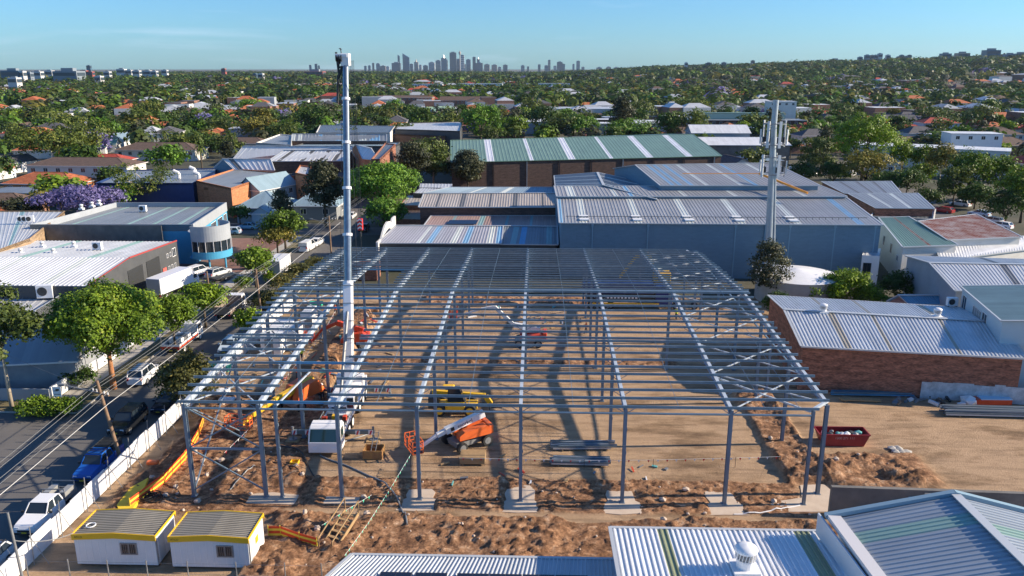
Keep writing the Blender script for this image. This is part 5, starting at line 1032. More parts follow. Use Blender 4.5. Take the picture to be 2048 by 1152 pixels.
zax = side; yax = zax.cross(xax).normalized(); rotm = Matrix((xax, yax, zax)).transposed().to_4x4()
lettering('snorkel', sl, a.lerp(b, .52) + side * .275, rotm, .5, DKMET)
mb = MB(); c_ = a.lerp(b, .52) - xax * 1.25 + side * .265; mb.box(-.17, .17, -.17, .17, -.004, .004); o = mb.build('emblem', DKMET, sl); o.matrix_local = Matrix.Translation(c_) @ rotm
OFF[o.name] = Vector((0, 0, 0))
boomlift('orange boom lift with its boom lowered to the front, left of the crane', (G(598, 815)[0], G(598, 815)[1] + .4), R(70), ORANGE, YELL, [(-1.9, 2.3), (3.2, 1.7), (6.0, 1.3), (7.3, .75)], (.9, 2.3, 1.1), R(-172), L=2.6, W=2.4, turret=R(170), body_h=1.35, wr=.5)
boomlift('red boom lift half hidden behind the white crane boom', G(703, 695), R(20), REDM, REDM, [(-1.5, 2.2), (1.6, 3.2), (3.4, 2.4), (4.6, 1.0)], (.9, 2.2, 1.2), R(165), L=2.4, W=2.2, turret=R(165), wr=.48)
boomlift('red-bodied boom lift with white folded boom and orange basket in the middle of the site', G(1057, 690), 0, REDM, WHITEP, [(-1.4, 2.0), (1.8, 2.6), (4.2, 4.9), (5.8, 4.6), (8.8, 3.6)], (.9, 1.6, 1.3), R(180), L=2.4, W=2.0, turret=R(180), body_h=.5, wr=.48)
# telehandler
T0 = G(911, 826); th = thing('telehandler', 'yellow telehandler with black cab under the front of the frame', 'telehandler', (T0[0], T0[1] + .2, .02), 0, local=True)
mb = MB(); mb.box(-2.3, 2.2, -.5, .5, .55, 1.15); mb.box(-.9, 1.0, -1.15, -.5, .6, 1.55); mb.build('chassis', YELL, th, bevel=.06)
mb = MB(); mb.box(-2.6, -1.6, -1.0, 1.0, .7, 1.9); mb.build('engine_cover', DKMET, th, bevel=.08)
mb = MB(); mb.beam((-2.3, .1, 2.1), (3.0, .1, 1.75), .42, .45); mb.beam((3.0, .1, 1.7), (3.5, .1, .9), .4, .5); mb.build('boom', YELL, th, bevel=.03)
mb = MB(); mb.hexa([(-.7, -1.12, 1.3), (1.1, -1.12, 1.3), (1.1, -.25, 1.3), (-.7, -.25, 1.3), (-.6, -1.05, 2.95), (.5, -1.05, 2.95), (.5, -.3, 2.95), (-.6, -.3, 2.95)]); mb.build('cab_glass', GLASS, th)
mb = MB(); mb.hexa([(-1.2, -1.1, 2.95), (0, -1.1, 2.95), (0, -.25, 2.95), (-1.2, -.25, 2.95), (-1.1, -1.0, 3.08), (-.1, -1.0, 3.08), (-.1, -.3, 3.08), (-1.1, -.3, 3.08)]); mb.build('cab_roof', YELL, th)
mb = MB(); mb.box(3.4, 3.5, -.5, .7, .3, 1.1)
for y in (-.35, .45): mb.box(3.5, 4.6, y - .06, y + .06, .3, .36)
mb.build('forks', DKMET, th)
for x in (-1.5, 1.5):
    for s in (-1, 1): wheel(th, x, s * 1.0, .6, .42, YELL)
# excavator arm behind the blue trailer
E0_ = G(1310, 575); ex = thing('excavator', 'yellow excavator with raised arm behind the blue trailer at the back of the site', 'excavator', (*E0_, 0)); x, y = E0_
mb = MB(); mb.box(x - .3, x + 2.2, y - 1.2, y + 1.2, 1.0, 2.6); mb.build('house', YELL, ex, bevel=.1); mb = MB(); mb.beam((x, y, 2), (x - 1.2, y, 5.4), .4, .5); mb.beam((x - 1.2, y, 5.4), (x - 3.2, y, 4.9), .35, .45); mb.beam((x - 3.2, y, 4.9), (x - 5.6, y, 1.6), .3, .4); mb.build('arm', YELL, ex); mb = MB()
for s in (-1, 1): mb.box(x - 1.8, x + 2.2, y + s * 1.2 - .25, y + s * 1.2 + .25, .02, .95)
mb.build('tracks', DKMET, ex, bevel=.2)
# blue semi-trailer
B0 = G(1165, 618); B1 = G(1345, 618); bt = thing('semi_trailer', 'dark blue semi-trailer truck parked across the back of the site', 'truck', ((B0[0] + B1[0]) / 2, B0[1], 0)); mb = MB(); yb = B0[1]
mb.box(B0[0], B1[0] - 2.8, yb, yb + 2.4, 2.3, 3.7); mb.build('hopper', mat('deep_blue_paint', (.008, .03, .16), rough=.3), bt, bevel=.06); mb = MB(); mb.box(B0[0] + .5, B1[0] - .8, yb + .5, yb + 1.9, .9, 2.3); mb.box(B0[0] + 3, B0[0] + 6, yb - .02, yb + .4, 1.3, 2.2); mb.build('chassis', DKMET, bt); mb = MB(); mb.box(B1[0] - 2.5, B1[0] - .2, yb, yb + 2.4, .7, 3.3); mb.build('cab', mat('deep_blue_paint', (.01, .04, .2)), bt, bevel=.1)
mb = MB(); mb.box(B0[0] + 1, B1[0] - 2, yb - .06, yb, .75, .95); mb.build('side_rail', YELL, bt); mb = MB()
for i in range(9): mb.box(B0[0] + 3.4 + i * .5, B0[0] + 3.7 + i * .5, yb - .04, yb - .02, 1.6, 1.95)
mb.build('panels', WHITEP, bt)
for x in (1.2, 2.6, 4.0, 13.2, 15.8):
    mb = MB(); mb.tube((B0[0] + x, yb, .55), (B0[0] + x, yb + .4, .55), .52, 16); w_ = mb.build('wheel', BLACK, bt); mb = MB(); mb.tube((B0[0] + x, yb - .02, .55), (B0[0] + x, yb, .55), .3, 12); mb.build('rim', GREYMET, w_)

# ------------------------------------------------------------------ people
def person(label, x, y, z=0.03, hd=0., top=HIVIS, helmet=WHITEP, arm=(.3, .1), stride=.12, bend=0.):
    t = thing('person', label, 'person', (x, y, z), hd, local=True)
    V = {'pel': (0, 0, .95), 'ch': (bend * .3, 0, 1.3), 'neck': (bend * .45, 0, 1.5), 'head': (bend * .5, 0, 1.66), 'top': (bend * .52, 0, 1.76)}
    seq = list(V.values()); E_ = [(0, 1), (1, 2), (2, 3), (3, 4)]; rad_ = [.15, .17, .065, .10, .07]
    for s in (-1, 1):
        b0 = len(seq); seq += [(0, s * .1, .88), (s * stride * .6 + .03, s * .11, .5), (s * stride, s * .11, .09), (s * stride + .16, s * .12, .05)]; rad_ += [.095, .07, .05, .045]; E_ += [(0, b0), (b0, b0 + 1), (b0 + 1, b0 + 2), (b0 + 2, b0 + 3)]
        b0 = len(seq); cx = V['ch'][0]; seq += [(cx, s * .2, 1.42), (cx + .05, s * .27, 1.16), (cx + arm[0], s * .22, 1.0 + arm[1]), (cx + arm[0] + .09, s * .2, .99 + arm[1])]; rad_ += [.06, .048, .035, .04]; E_ += [(1, b0), (b0, b0 + 1), (b0 + 1, b0 + 2), (b0 + 2, b0 + 3)]
    me = bpy.data.meshes.new('body'); me.from_pydata(seq, E_, []); o = bpy.data.objects.new('body', me); C.objects.link(o)
    md = o.modifiers.new('skin', 'SKIN')
    for i, r_ in enumerate(rad_): me.skin_vertices[0].data[i].radius = (r_, r_ * (1.25 if i in (0, 1) else 1)); 
    me.skin_vertices[0].data[0].use_root = True; o.modifiers.new('sub', 'SUBSURF').levels = 1
    dg = bpy.context.evaluated_depsgraph_get(); em = bpy.data.meshes.new_from_object(o.evaluated_get(dg)); bpy.data.objects.remove(o)
    for m_ in (top, DARKCL, SKIN): em.materials.append(m_)
    for p_ in em.polygons:
        z_ = p_.center.z; p_.material_index = 1 if z_ < .93 else (2 if z_ > 1.5 or (abs(p_.center.y) > .17 and z_ < 1.08 + arm[1] and p_.center.x > arm[0] - .05) else 0); p_.use_smooth = True
    o = bpy.data.objects.new('body', em); C.objects.link(o); o.parent = t
    h = MB(); hx_ = V['head'][0]; h.lathe([(.135, 1.70), (.13, 1.76), (.1, 1.83), (.01, 1.86)], (hx_, 0, 0), 12); h.tube((hx_ + .03, 0, 1.695), (hx_ + .03, 0, 1.71), .16, 12); h.build('helmet', helmet, t, smooth=True); return t
p = G(1172, 668); person('worker in orange top walking across the middle of the site', p[0], p[1], hd=math.pi, stride=.2)
p = G(645, 800); person('worker in orange standing at the left side of the crane', p[0], p[1], hd=-.5, arm=(.35, .2))
p = G(604, 722); person('worker in yellow top near the frame columns left of the crane', p[0], p[1], top=HIVY, hd=1.2)
p = G(672, 632); person('worker in orange and navy between the columns left of the boom', p[0], p[1], hd=2.)
p = G(697, 655); person('worker in orange just right of the white crane boom', p[0], p[1], hd=-1.)
p = G(929, 806); person('worker in orange and white seen by the white workshop door', -55.6, 116.2, hd=-1., top=HIVIS)

# ------------------------------------------------------------------ site huts
for nm, x0, x1, y0, lab in (('a', -31.25, -25.55, 46.7, 'left white site hut with yellow roof edge, nearer the hoarding'), ('b', -24.6, -19.15, 46.6, 'right white site hut with yellow roof edge, nearer the timber stairs')):
    t = thing('site_hut', lab, 'site hut', ((x0 + x1) / 2, y0, 0), group='two white site huts'); y1 = y0 + 3.1; H = 2.45
    mb = MB(); mb.box(x0 + .06, x1 - .06, y0 + .06, y1 - .06, .25, H); mb.build('wall', mat('white_hut_wall', (.64, .66, .68), (.72, .73, .75), .7, .6), t)
    mb = MB()
    for k in range(12): xx = x0 + .3 + k * (x1 - x0 - .6) / 11; mb.box(xx - .02, xx + .02, y0 + .045, y0 + .06, .28, H - .32)
    mb.build('wall_ribs', WHITEP, t)
    mb = MB(); P0, P1, P2, P3 = (x0, y0, H), (x1, y0, H), (x1, y1, H + .05), (x0, y1, H + .05)
    n = 14
    mid = H + .22
    for k in range(n):
        f0, f1 = k / n, (k + 1) / n; ya_, yb_2 = y0 + (y1 - y0) * f0, y0 + (y1 - y0) * f1
        for (u0, u1, dz) in ((0, .62, 0), (.62, 1, .05)):
            a_, b_ = ya_ + (yb_2 - ya_) * u0, ya_ + (yb_2 - ya_) * u1; xm = (x0 + x1) / 2
            mb.hexa([(x0, a_, H), (xm, a_, H + .16), (xm, b_, H + .16), (x0, b_, H), (x0, a_, H + .03 + dz), (xm, a_, mid + dz - .02), (xm, b_, mid + dz - .02), (x0, b_, H + .03 + dz)]); mb.hexa([(xm, a_, H + .16), (x1, a_, H), (x1, b_, H), (xm, b_, H + .16), (xm, a_, mid + dz - .02), (x1, a_, H + .03 + dz), (x1, b_, H + .03 + dz), (xm, b_, mid + dz - .02)])
    mb.build('roof', roofmat('tan_hut_roof', (.36, .33, .27)), t)
    YE = mat('yellow_trim', (.75, .45, .02), rough=.4); mb = MB()
    xm = (x0 + x1) / 2
    for yy in (y0 - .02, y1 + .02):
        for xa, xb_ in ((x0 - .04, xm), (xm, x1 + .04)): z_a = H + (.1 if xa == xm else -.06); z_b = H + (.1 if xb_ == xm else -.06); mb.hexa([(xa, yy - .03, z_a - .22), (xb_, yy - .03, z_b - .22), (xb_, yy + .03, z_b - .22), (xa, yy + .03, z_a - .22), (xa, yy - .03, z_a + .2), (xb_, yy - .03, z_b + .2), (xb_, yy + .03, z_b + .2), (xa, yy + .03, z_a + .2)])
    for xx in (x0 - .02, x1 + .02): mb.box(xx - .03, xx + .03, y0 + .01, y1 - .01, H - .02, H + .14)
    mb.build('yellow_trim', YE, t)
    wx = x0 + 3.2; window(t, (wx, y0 + .055), (wx + 1.15, y0 + .055), 1.05, 1.95, nm=2, out=.05, frame=GREYMET)
    mb = MB(); 
    for k in range(8): mb.box(wx + .12 + k * .13, wx + .135 + k * .13, y0 - .02, y0 - .01, 1.1, 1.9)
    mb.build('security_bars', GREYMET, t)
    o = lettering('ATCO', t, Vector((x0 + .45 - (x0 + x1) / 2, -.056, H - .06)), Matrix.Rotation(R(90), 4, 'X'), .2, DKMET)
    if nm == 'b': mb = MB(); mb.box(x1 - .05, x1 - .035, y0 + 1.4, y0 + 1.9, 1.2, 1.7); mb.build('notice', mat('orange_sign', (.8, .4, .02)), t)
    if nm == 'a':
        cr_ = thing('cable_ring', 'white coiled cable lying on the left hut roof', 'cable', (x0 + .8, y0 + 1.0, H + .2)); mb = MB(); mb.path([Vector((x0 + .8 + .3 * math.cos(q * .42), y0 + 1.0 + .3 * math.sin(q * .42), H + .22)) for q in range(16)], .04, 6); mb.build('coil', WHITEP, cr_)
    mb = MB()
    for q in (.3, 2.8): mb.box(x0 + .1, x1 - .1, y0 + q, y0 + q + .15, .03, .25)
    mb.build('skids', DKMET, t); mb = MB(); mb.box(x1 - .06, x1 - .03, y0 + .5, y0 + 1.3, .35, 2.3); mb.build('door', mat('pale_door', (.5, .53, .56)), t); mb = MB(); mb.tube((x1 - .01, y0 + .15, .3), (x1 - .01, y0 + .15, 2.3), .04, 6); mb.build('downpipe', GREYMET, t)
# ------------------------------------------------------------------ hoarding, fences, poles
hd_ = thing('hoarding', 'white painted hoarding along the road side of the site', 'hoarding', (-34.6, 70, 0)); 
HW = mat('scuffed_white_hoarding', (.50, .52, .55), (.74, .75, .77), .7, .6, contrast=.45)
for i in range(28):
    y = 42.5 + i * 2.42
    if y > 108: break
    mb = MB(); mb.box(-34.66 + .02 * (i % 2), -34.6 + .02 * (i % 2), y, y + 2.41, .1, 1.75 + .06 * ((i * 7) % 3)); mb.build('panel', HW, hd_)
for i in range(14):
    y = 43.5 + i * 3.4; mb = MB(); mb.tube((-34.35, y, 0), (-34.3, y + .1, 2.9), .035, 6); mb.tube((-34.35, y, 2.3), (-33.3, y, .1), .025, 5); tag(mb.build('fence_post', GREYMET), 'thin grey post with a back stay standing inside the white hoarding', 'post', 'stayed posts inside the hoarding')
for i, x in enumerate((-33.2, -30.4, -27.8, -25.2, -22.5, -19.3, -16.1, -13.7)):
    mb = MB(); mb.tube((x, 44.6, 0), (x, 44.6, 2.1), .04, 8); tag(mb.build('fence_post', GREYMET), 'slim galvanised mesh-fence post in front of the site huts', 'post', 'mesh-fence posts along the bottom')
mb = MB()
for z in (.4, 1.1, 1.9): mb.tube((-33.2, 44.62, z), (-13.7, 44.62, z), .009, 4)
tag(mb.build('fence_wire', GREYMET), 'thin fence wires strung between the posts before the site huts', 'fence wire')
mb = MB()
for y0 in range(0, 6): pass
def pole(label, base, top, r, arms=(), m=WOODD, lamp=None, group=None, name='power_pole'):
    t = thing(name, label, 'power pole', (base[0], base[1], 0), group=group); B, T = Vector((base[0], base[1], 0)), Vector(top); mb = MB(); mb.tube(B, T, r, 12, r2=r * .7); mb.build('pole', m, t)
    for z, dx, dy, l in arms:
        c_ = B.lerp(T, z / T.z); d_ = Vector((dx, dy, 0)).normalized(); mb = MB(); mb.beam(c_ - d_ * l, c_ + d_ * l, .12, .12); a_ = mb.build('crossarm', WOODD, t); mb = MB()
        for k in (-.9, -.45, .45, .9): q = c_ + d_ * l * k; mb.tube(q + Vector((0, 0, .05)), q + Vector((0, 0, .28)), .05, 6)
        mb.build('insulators', WHITEP, a_)
    if lamp:
        c_ = B.lerp(T, .86); mb = MB(); mb.tube(c_, c_ + Vector((lamp, 0, .7)), .04, 6); mb.box(c_.x + lamp - .35, c_.x + lamp + .1, c_.y - .12, c_.y + .12, .62 + c_.z, c_.z + .78); mb.build('street_lamp', GREYMET, t)
    return t
pA = pole('brown timber power pole with angled crossarm beside the blue ute', (-35.25, 60.9), (-35.9, 60.0, 8.3), .17, ((7.1, -1, .45, 1.0),), lamp=-3.0)
pB = pole('grey steel pole at the bottom left corner with a meter box', (-32.6, 43.3), (-32.9, 43.4, 6.2), .1, (), m=GREYMET)
mb = MB(); mb.box(-32.75, -32.2, 43.0, 43.45, .2, 1.5); mb.build('meter_box', GREYMET, pB)
pC = pole('timber power pole rising out of the street shrubs left of the box trailer', (-35.3, 97.5), (-35.3, 96.8, 8.5), .16, ((7.9, 1, .1, 1.3),), lamp=-3.)
pD = pole('plain timber pole in the verge beside the tipper truck', (-46.6, 108.7), (-46.7, 108.6, 5.2), .14)
pE = pole('timber power pole with crossarm left of the boom by the intersection', (-35.4, 134.0), (-35.4, 134, 8.6), .17, ((8.0, 1, .1, 1.2),), lamp=-3.)
WIRE = mat('wire_grey', (.20, .21, .21), rough=.6); WIREL = mat('pale_cable', (.5, .5, .48), rough=.6)
def wire(label, a, b, r=.014, sag=.6, group='overhead wires', n=14, m=None):
    a, b = Vector(a), Vector(b); pts = [a.lerp(b, i / n) - Vector((0, 0, sag * 4 * (i / n) * (1 - i / n))) for i in range(n + 1)]; mb = MB(); mb.path(pts, r, 5); tag(mb.build('overhead_wire', m or WIRE), label, 'wire', group)
PP = [(-35.5, 22, 7.2), (-35.85, 60.1, 7.4), (-35.3, 97, 8.1), (-35.4, 134, 8.2), (-35.2, 178, 8.2)]
for a, b in zip(PP[:-1], PP[1:]):
    for k in (-.9, -.45, .45, .9): wire('thin power line strung between the timber poles along the road', (a[0] + k, a[1], a[2]), (b[0] + k, b[1], b[2]), .016, .5)
wire('short service wire from the brown pole across to the grey cottage', PP[1], (-58.5, 79, 4.4), .014, .3, None); 
wire('thick bundled cable low along the road toward the bottom left corner', (-34.6, 22, 5.9), (-35.4, 60.3, 6.1), .028, .1, None, m=WIREL); wire('thick bundled cable along the road past the brown pole toward the boom', (-35.4, 60.3, 6.1), (-33.4, 134, 7.6), .028, .35, None, m=WIREL)
wire('cable with clips sagging from the grey corner pole to the left hut', (-32.8, 43.4, 4.2), (-31.2, 46.8, 2.6), .03, .3, None)
sgn = thing('street_sign', 'small white square sign on a post before the grey cottage', 'sign', (*G(122, 830), 0)); x, y = G(122, 830); mb = MB(); mb.tube((x, y, 0), (x, y, 2.3), .04, 6); mb.build('post', YPLATE, sgn); mb = MB(); mb.box(x - .42, x + .42, y - .06, y - .03, 2.0, 3.0); mb.build('plate', WHITEP, sgn); mb = MB(); mb.box(x - .28, x + .1, y - .07, y - .061, 2.55, 2.62); mb.box(x - .1, x + .25, y - .07, y - .061, 2.6, 2.8); mb.box(x - .3, x + .3, y - .07, y - .061, 2.2, 2.26); mb.build('symbol', DKMET, sgn)
# ------------------------------------------------------------------ site clutter
def bunting(label, pts, cols, step=.75, sz=.2, group=None, posts=True):
    t = thing('bunting', label, 'bunting', (pts[0][0], pts[0][1], 0), group=group); mb = MB(); mb.path([Vector(p) for p in pts], .012, 4); mb.build('line', WHITEP, t); L_ = 0; k = 0; fl = MB(); 
    for a, b in zip(pts[:-1], pts[1:]):
        a, b = Vector(a), Vector(b); n = max(1, int((b - a).length / step)); d = (b - a).normalized()
        for i in range(n):
            q = a.lerp(b, (i + .5) / n); s = d * sz * .5; fl.face([q - s, q + s, q - Vector((0, .02, sz * 1.15)) ], k % len(cols)); fl.face([q + s - Vector((0, .004, 0)), q - s - Vector((0, .004, 0)), q - Vector((0, .024, sz * 1.15))], k % len(cols)); k += 1
    fl.build('flags', cols, t, recalc=False)
    if posts:
        mb = MB()
        for p in pts: mb.tube((p[0], p[1], 0), (p[0], p[1], p[2] + .1), .02, 5)
        mb.build('stakes', DKMET, t)
    return t
RF = mat('red_flag', (.55, .02, .03)); WF = mat('white_flag', (.7, .7, .72)); GF = mat('green_flag', (.03, .45, .28)); OF_ = mat('orange_flag', (.9, .15, .03))
bunting('red and white bunting line across the front of the site', [(*G(918, 935), .9), (*G(1168, 940), .9), (*G(1306, 938), .85), (*G(1470, 935), .9), (*G(1560, 932), .9)], [RF, WF])
bunting('green bunting running from the white lift basket down past the stairs', [(*G(822, 935), 1.2), (*G(780, 1000), .9), (*G(736, 1070), .9), (*G(690, 1135), .9)], [GF], .55)
bunting('green bunting from the footing to the top of the timber stairs', [(*G(745, 1015), 1.1), (*G(700, 1045), 1.2), (*G(645, 1075), 1.)], [GF], .55)
bunting('orange bunting along the left trench by the orange lift', [(*G(430, 868), .9), (*G(500, 850), .9), (*G(520, 830), .9)], [OF_], .8)
bunting('red and white tape flags climbing past the left columns', [(*G(450, 925), .9), (*G(505, 870), .9), (*G(580, 760), .9), (*G(640, 690), .9), (*G(680, 620), .9)], [RF, WF], .7, .22)
def meshbarrier(label, pts, h=.95):
    t = thing('barrier_mesh', label, 'barrier mesh', (pts[0][0], pts[0][1], 0)); mb = MB(); cols = [0, 1, 0, 1, 0]; hs = [0, .2, .38, .62, .8, 1.]
    for a, b in zip(pts[:-1], pts[1:]):
        for i in range(5):
            mb.hexa([(a[0], a[1], .1 + h * hs[i]), (b[0], b[1], .1 + h * hs[i]), (b[0], b[1] + .02, .1 + h * hs[i]), (a[0], a[1] + .02, .1 + h * hs[i]), (a[0], a[1], .1 + h * hs[i + 1]), (b[0], b[1], .1 + h * hs[i + 1]), (b[0], b[1] + .02, .1 + h * hs[i + 1]), (a[0], a[1] + .02, .1 + h * hs[i + 1])], cols[i])
    mb.build('mesh', [mat('red_barrier', (.75, .08, .02)), mat('yellow_barrier', (.85, .62, .06))], t, recalc=False); mb = MB()
    for p in pts: mb.tube((p[0], p[1], 0), (p[0], p[1], h + .2), .025, 6)
    mb.build('stakes', YPLATE, t)
meshbarrier('red and yellow barrier mesh snaking along inside the hoarding', [G(400, 820), G(408, 850), G(398, 880), G(372, 925), G(330, 970), G(262, 1022)]); meshbarrier('short red and yellow barrier mesh between the right hut and the stairs', [G(538, 1078), G(562, 1078), G(600, 1092), G(635, 1102)])
mb = MB(); a = [G(235, 1020), G(262, 985), G(298, 965), G(285, 1000), G(268, 1026), G(240, 1030)]; mb.prism(a, .05, .45); tag(mb.build('yellow_sheet', mat('yellow_plastic_sheet', (.75, .5, .02), (.85, .62, .05), 2)), 'heap of yellow plastic sheeting by the hoarding above the left hut', 'plastic sheet')
co = thing('pipe_coil', 'coils of black pipe lying beside the barrier mesh', 'pipe coil', (*G(300, 1000), 0)); r_ = random.Random(4)
for i in range(9):
    mb = MB(); c0 = Vector((*G(300, 1000), .12 + i * .06)); c0 += Vector((r_.uniform(-.5, .5), r_.uniform(-.4, .4), 0)); rr = r_.uniform(.55, .8); mb.path([c0 + Vector((rr * math.cos(a_ * .45), rr * math.sin(a_ * .45), r_.uniform(-.02, .06))) for a_ in range(15)], .035, 5); mb.build('coil', BLACK, co)
st_ = thing('timber_stairs', 'timber access stairs with handrails on the bank below the steel frame', 'stairs', (*G(660, 1100), 0)); a = Vector((*G(652, 1108), .1)); b = Vector((*G(706, 1062), 1.6)); d = (b - a); sd = Vector((d.y, -d.x, 0)).normalized() * .6
for s in (-1, 1):
    mb = MB(); mb.beam(a + sd * s, b + sd * s, .06, .28); mb.build('stringer', WOOD, st_); mb = MB(); mb.beam(a + sd * s + Vector((0, 0, 1.0)), b + sd * s + Vector((0, 0, 1.0)), .06, .09)
    for f in (0, 1): q = a.lerp(b, f) + sd * s; mb.beam(q - Vector((0, 0, .1)), q + Vector((0, 0, 1.05)), .08, .08)
    mb.build('handrail', WOOD, st_)
for i in range(7): q = a.lerp(b, (i + .5) / 7); mb = MB(); dd = Vector((d.x, d.y, 0)).normalized() * .14; mb.hexa([q - sd - dd, q + sd - dd, q + sd + dd, q - sd + dd, q - sd - dd + Vector((0, 0, .05)), q + sd - dd + Vector((0, 0, .05)), q + sd + dd + Vector((0, 0, .05)), q - sd + dd + Vector((0, 0, .05))]); mb.build('tread', WOOD, st_)
def stack(label, name, x, y, n, L, wdt, hgt, m, rz=0, layers=3, cat='timber stack', jit=.0, bearers=True, prof=None):
    t = thing(name, label, cat, (x, y, .05), rz, local=True); r_ = random.Random(int(x * 10)); mb = MB(); 
    if bearers:
        for bx in (-L * .38, L * .38): mb.box(bx - .05, bx + .05, -wdt * .55, wdt * .55, 0, .1)
        mb.build('bearers', WOOD, t)
    for l in range(layers):
        for i in range(n):
            yy = -wdt / 2 + wdt * (i + .5) / n; dx = r_.uniform(-jit, jit); z = .1 + l * hgt; mb = MB(); dr = r_.uniform(-jit, jit) * .25
            if prof == 'c':
                for p0, p1, z0, z1 in ((-.012, .012, 0, hgt * .9), (-.012, .07, 0, .015), (-.07, .012, hgt * .9 - .015, hgt * .9)): mb.hexa([(-L / 2 + dx, yy + p0 - dr, z + z0), (L / 2 + dx, yy + p0 + dr, z + z0), (L / 2 + dx, yy + p1 + dr, z + z0), (-L / 2 + dx, yy + p1 - dr, z + z0), (-L / 2 + dx, yy + p0 - dr, z + z1), (L / 2 + dx, yy + p0 + dr, z + z1), (L / 2 + dx, yy + p1 + dr, z + z1), (-L / 2 + dx, yy + p1 - dr, z + z1)])
            else: mb.box(-L / 2 + dx, L / 2 + dx, yy - wdt / n * .44, yy + wdt / n * .44, z, z + hgt * .94)
            mb.build('plank' if prof != 'c' else 'steel_section', m if not isinstance(m, list) else m[(i + l) % len(m)], t)
    return t
p = G(945, 930); stack('stack of sawn timber planks in front of the snorkel lift', 'timber_stack', p[0], p[1] + .6, 8, 2.15, 1.5, .16, WOOD, layers=4)
p = G(1168, 898); stack('loose upper bundle of crossed steel purlins on timber bearers', 'steel_bundle', p[0], p[1] + .2, 7, 5.2, 1.3, .2, [mat('bright_galvanised', (.5, .55, .6), rough=.4, metal=.3), STEEL, PAINTED], rz=.05, layers=2, cat='steel bundle', jit=.5, prof='c')
p = G(1160, 930); stack('lower neat bundle of steel purlins behind the bunting', 'steel_bundle', p[0], p[1] + .2, 7, 4.9, 1.2, .2, [mat('bright_galvanised', (.5, .55, .6), rough=.4, metal=.3), STEEL, PAINTED], rz=-.03, layers=2, cat='steel bundle', jit=.2, prof='c')
p = G(1960, 832); stack('long steel sections stacked in the yard at the right edge', 'steel_bundle', p[0] + 1.5, p[1] + .3, 9, 9.5, 1.6, .2, [mat('bright_galvanised', (.5, .55, .6), rough=.4, metal=.3), STEEL, PAINTED], rz=-.04, layers=3, cat='steel bundle', jit=.5, prof='c')
p = G(1740, 792); stack('long blue-grey steel beams lying along the foot of the brick wall', 'steel_bundle', p[0] + .3, p[1], 4, 8.5, .7, .2, [BLUEST, STEEL], rz=0, layers=2, cat='steel bundle', jit=.3, prof='c')
p = G(1720, 803); stack('old planks on the ground before the brick wall', 'timber_stack', p[0], p[1], 3, 4.0, .6, .1, WOOD, rz=-.05, layers=1)
# rubbish and wrapped bundles by the wall
r_ = random.Random(12)
for i in range(26):
    px, py = r_.uniform(1770, 1925), r_.uniform(782, 812) ; q = G(px, py); t = MB(); s = r_.uniform(.2, .5)
    a_ = r_.uniform(0, 3); t.beam((q[0] - s * math.cos(a_), q[1] - s * math.sin(a_), .15), (q[0] + s * math.cos(a_), q[1] + s * math.sin(a_), r_.uniform(.15, .5)), r_.uniform(.15, .45), r_.uniform(.1, .3)); tag(t.build('scrap_piece', [GREYMET, DKMET, WOODD, STEEL, WHITEP][i % 5]), 'grey scrap piece in the jumble at the foot of the brick wall', 'scrap', 'scrap along the foot of the brick wall')
def lump(mb, x, y, z, s, seed, mi=0, fl=.7):
    r2 = random.Random(seed); import bmesh as _b; bm = _b.new(); _b.ops.create_icosphere(bm, subdivisions=1, radius=s); sc = Vector((r2.uniform(.7, 1.2), r2.uniform(.7, 1.2), fl)); k = len(mb.v)
    for v in bm.verts: c_ = v.co * r2.uniform(.8, 1.2); mb.v.append((x + c_.x * sc.x, y + c_.y * sc.y, z + c_.z * sc.z))
    for f in bm.faces: mb.f.append([k + v.index for v in f.verts]); mb.m.append(mi); mb.uv.append(None)
    bm.free()
for i, (px, py, s) in enumerate(((1938, 808, .8), (1960, 800, .7), (1948, 792, .5))):
    q = G(px, py); mb = MB(); lump(mb, q[0], q[1], .35, s, i); tag(mb.build('plastic_wrap', WHITEP), 'crumpled white plastic wrap lying on the red bundle', 'plastic wrap', 'white plastic wraps by the red bundle')
q = G(1985, 812); t = thing('wrapped_bundle', 'red bundle with pale blue lid strapped beside the brick wall', 'bundle', (*q, 0)); mb = MB(); mb.box(q[0] - 1.9, q[0] + 1.9, q[1], q[1] + .9, .1, .65); mb.build('load', REDM, t); mb = MB(); mb.box(q[0] - 1.2, q[0] + 1.9, q[1] - .02, q[1] + .92, .65, .75); mb.build('lid', mat('pale_blue_lid', (.4, .6, .75)), t)
# red skip bin with rubbish
a, b = G(1638, 893), G(1732, 888); sk = thing('skip_bin', 'dark red skip bin heaped with rubbish at the right of the frame', 'skip bin', ((a[0] + b[0]) / 2, a[1] + .9, 0)); x0, x1, y0 = a[0], b[0], a[1]; mb = MB(); BR = mat('dark_red_bin', (.22, .015, .02), (.3, .025, .03), 2, .5)
mb.hexa([(x0 + .5, y0, .05), (x1 - .5, y0, .05), (x1 - .5, y0 + 1.7, .05), (x0 + .5, y0 + 1.7, .05), (x0, y0, 1.15), (x1, y0, 1.15), (x1, y0 + .08, 1.15), (x0, y0 + .08, 1.15)]) if False else None
for P in ([(x0 + .45, y0, .05), (x1 - .45, y0, .05), (x1, y0, 1.15), (x0, y0, 1.15)], [(x0 + .45, y0 + 1.7, .05), (x1 - .45, y0 + 1.7, .05), (x1, y0 + 1.7, 1.15), (x0, y0 + 1.7, 1.15)], [(x0 + .45, y0, .05), (x0 + .45, y0 + 1.7, .05), (x0, y0 + 1.7, 1.15), (x0, y0, 1.15)], [(x1 - .45, y0, .05), (x1 - .45, y0 + 1.7, .05), (x1, y0 + 1.7, 1.15), (x1, y0, 1.15)], [(x0 + .45, y0, .3), (x1 - .45, y0, .3), (x1 - .45, y0 + 1.7, .3), (x0 + .45, y0 + 1.7, .3)]): mb.face(P)
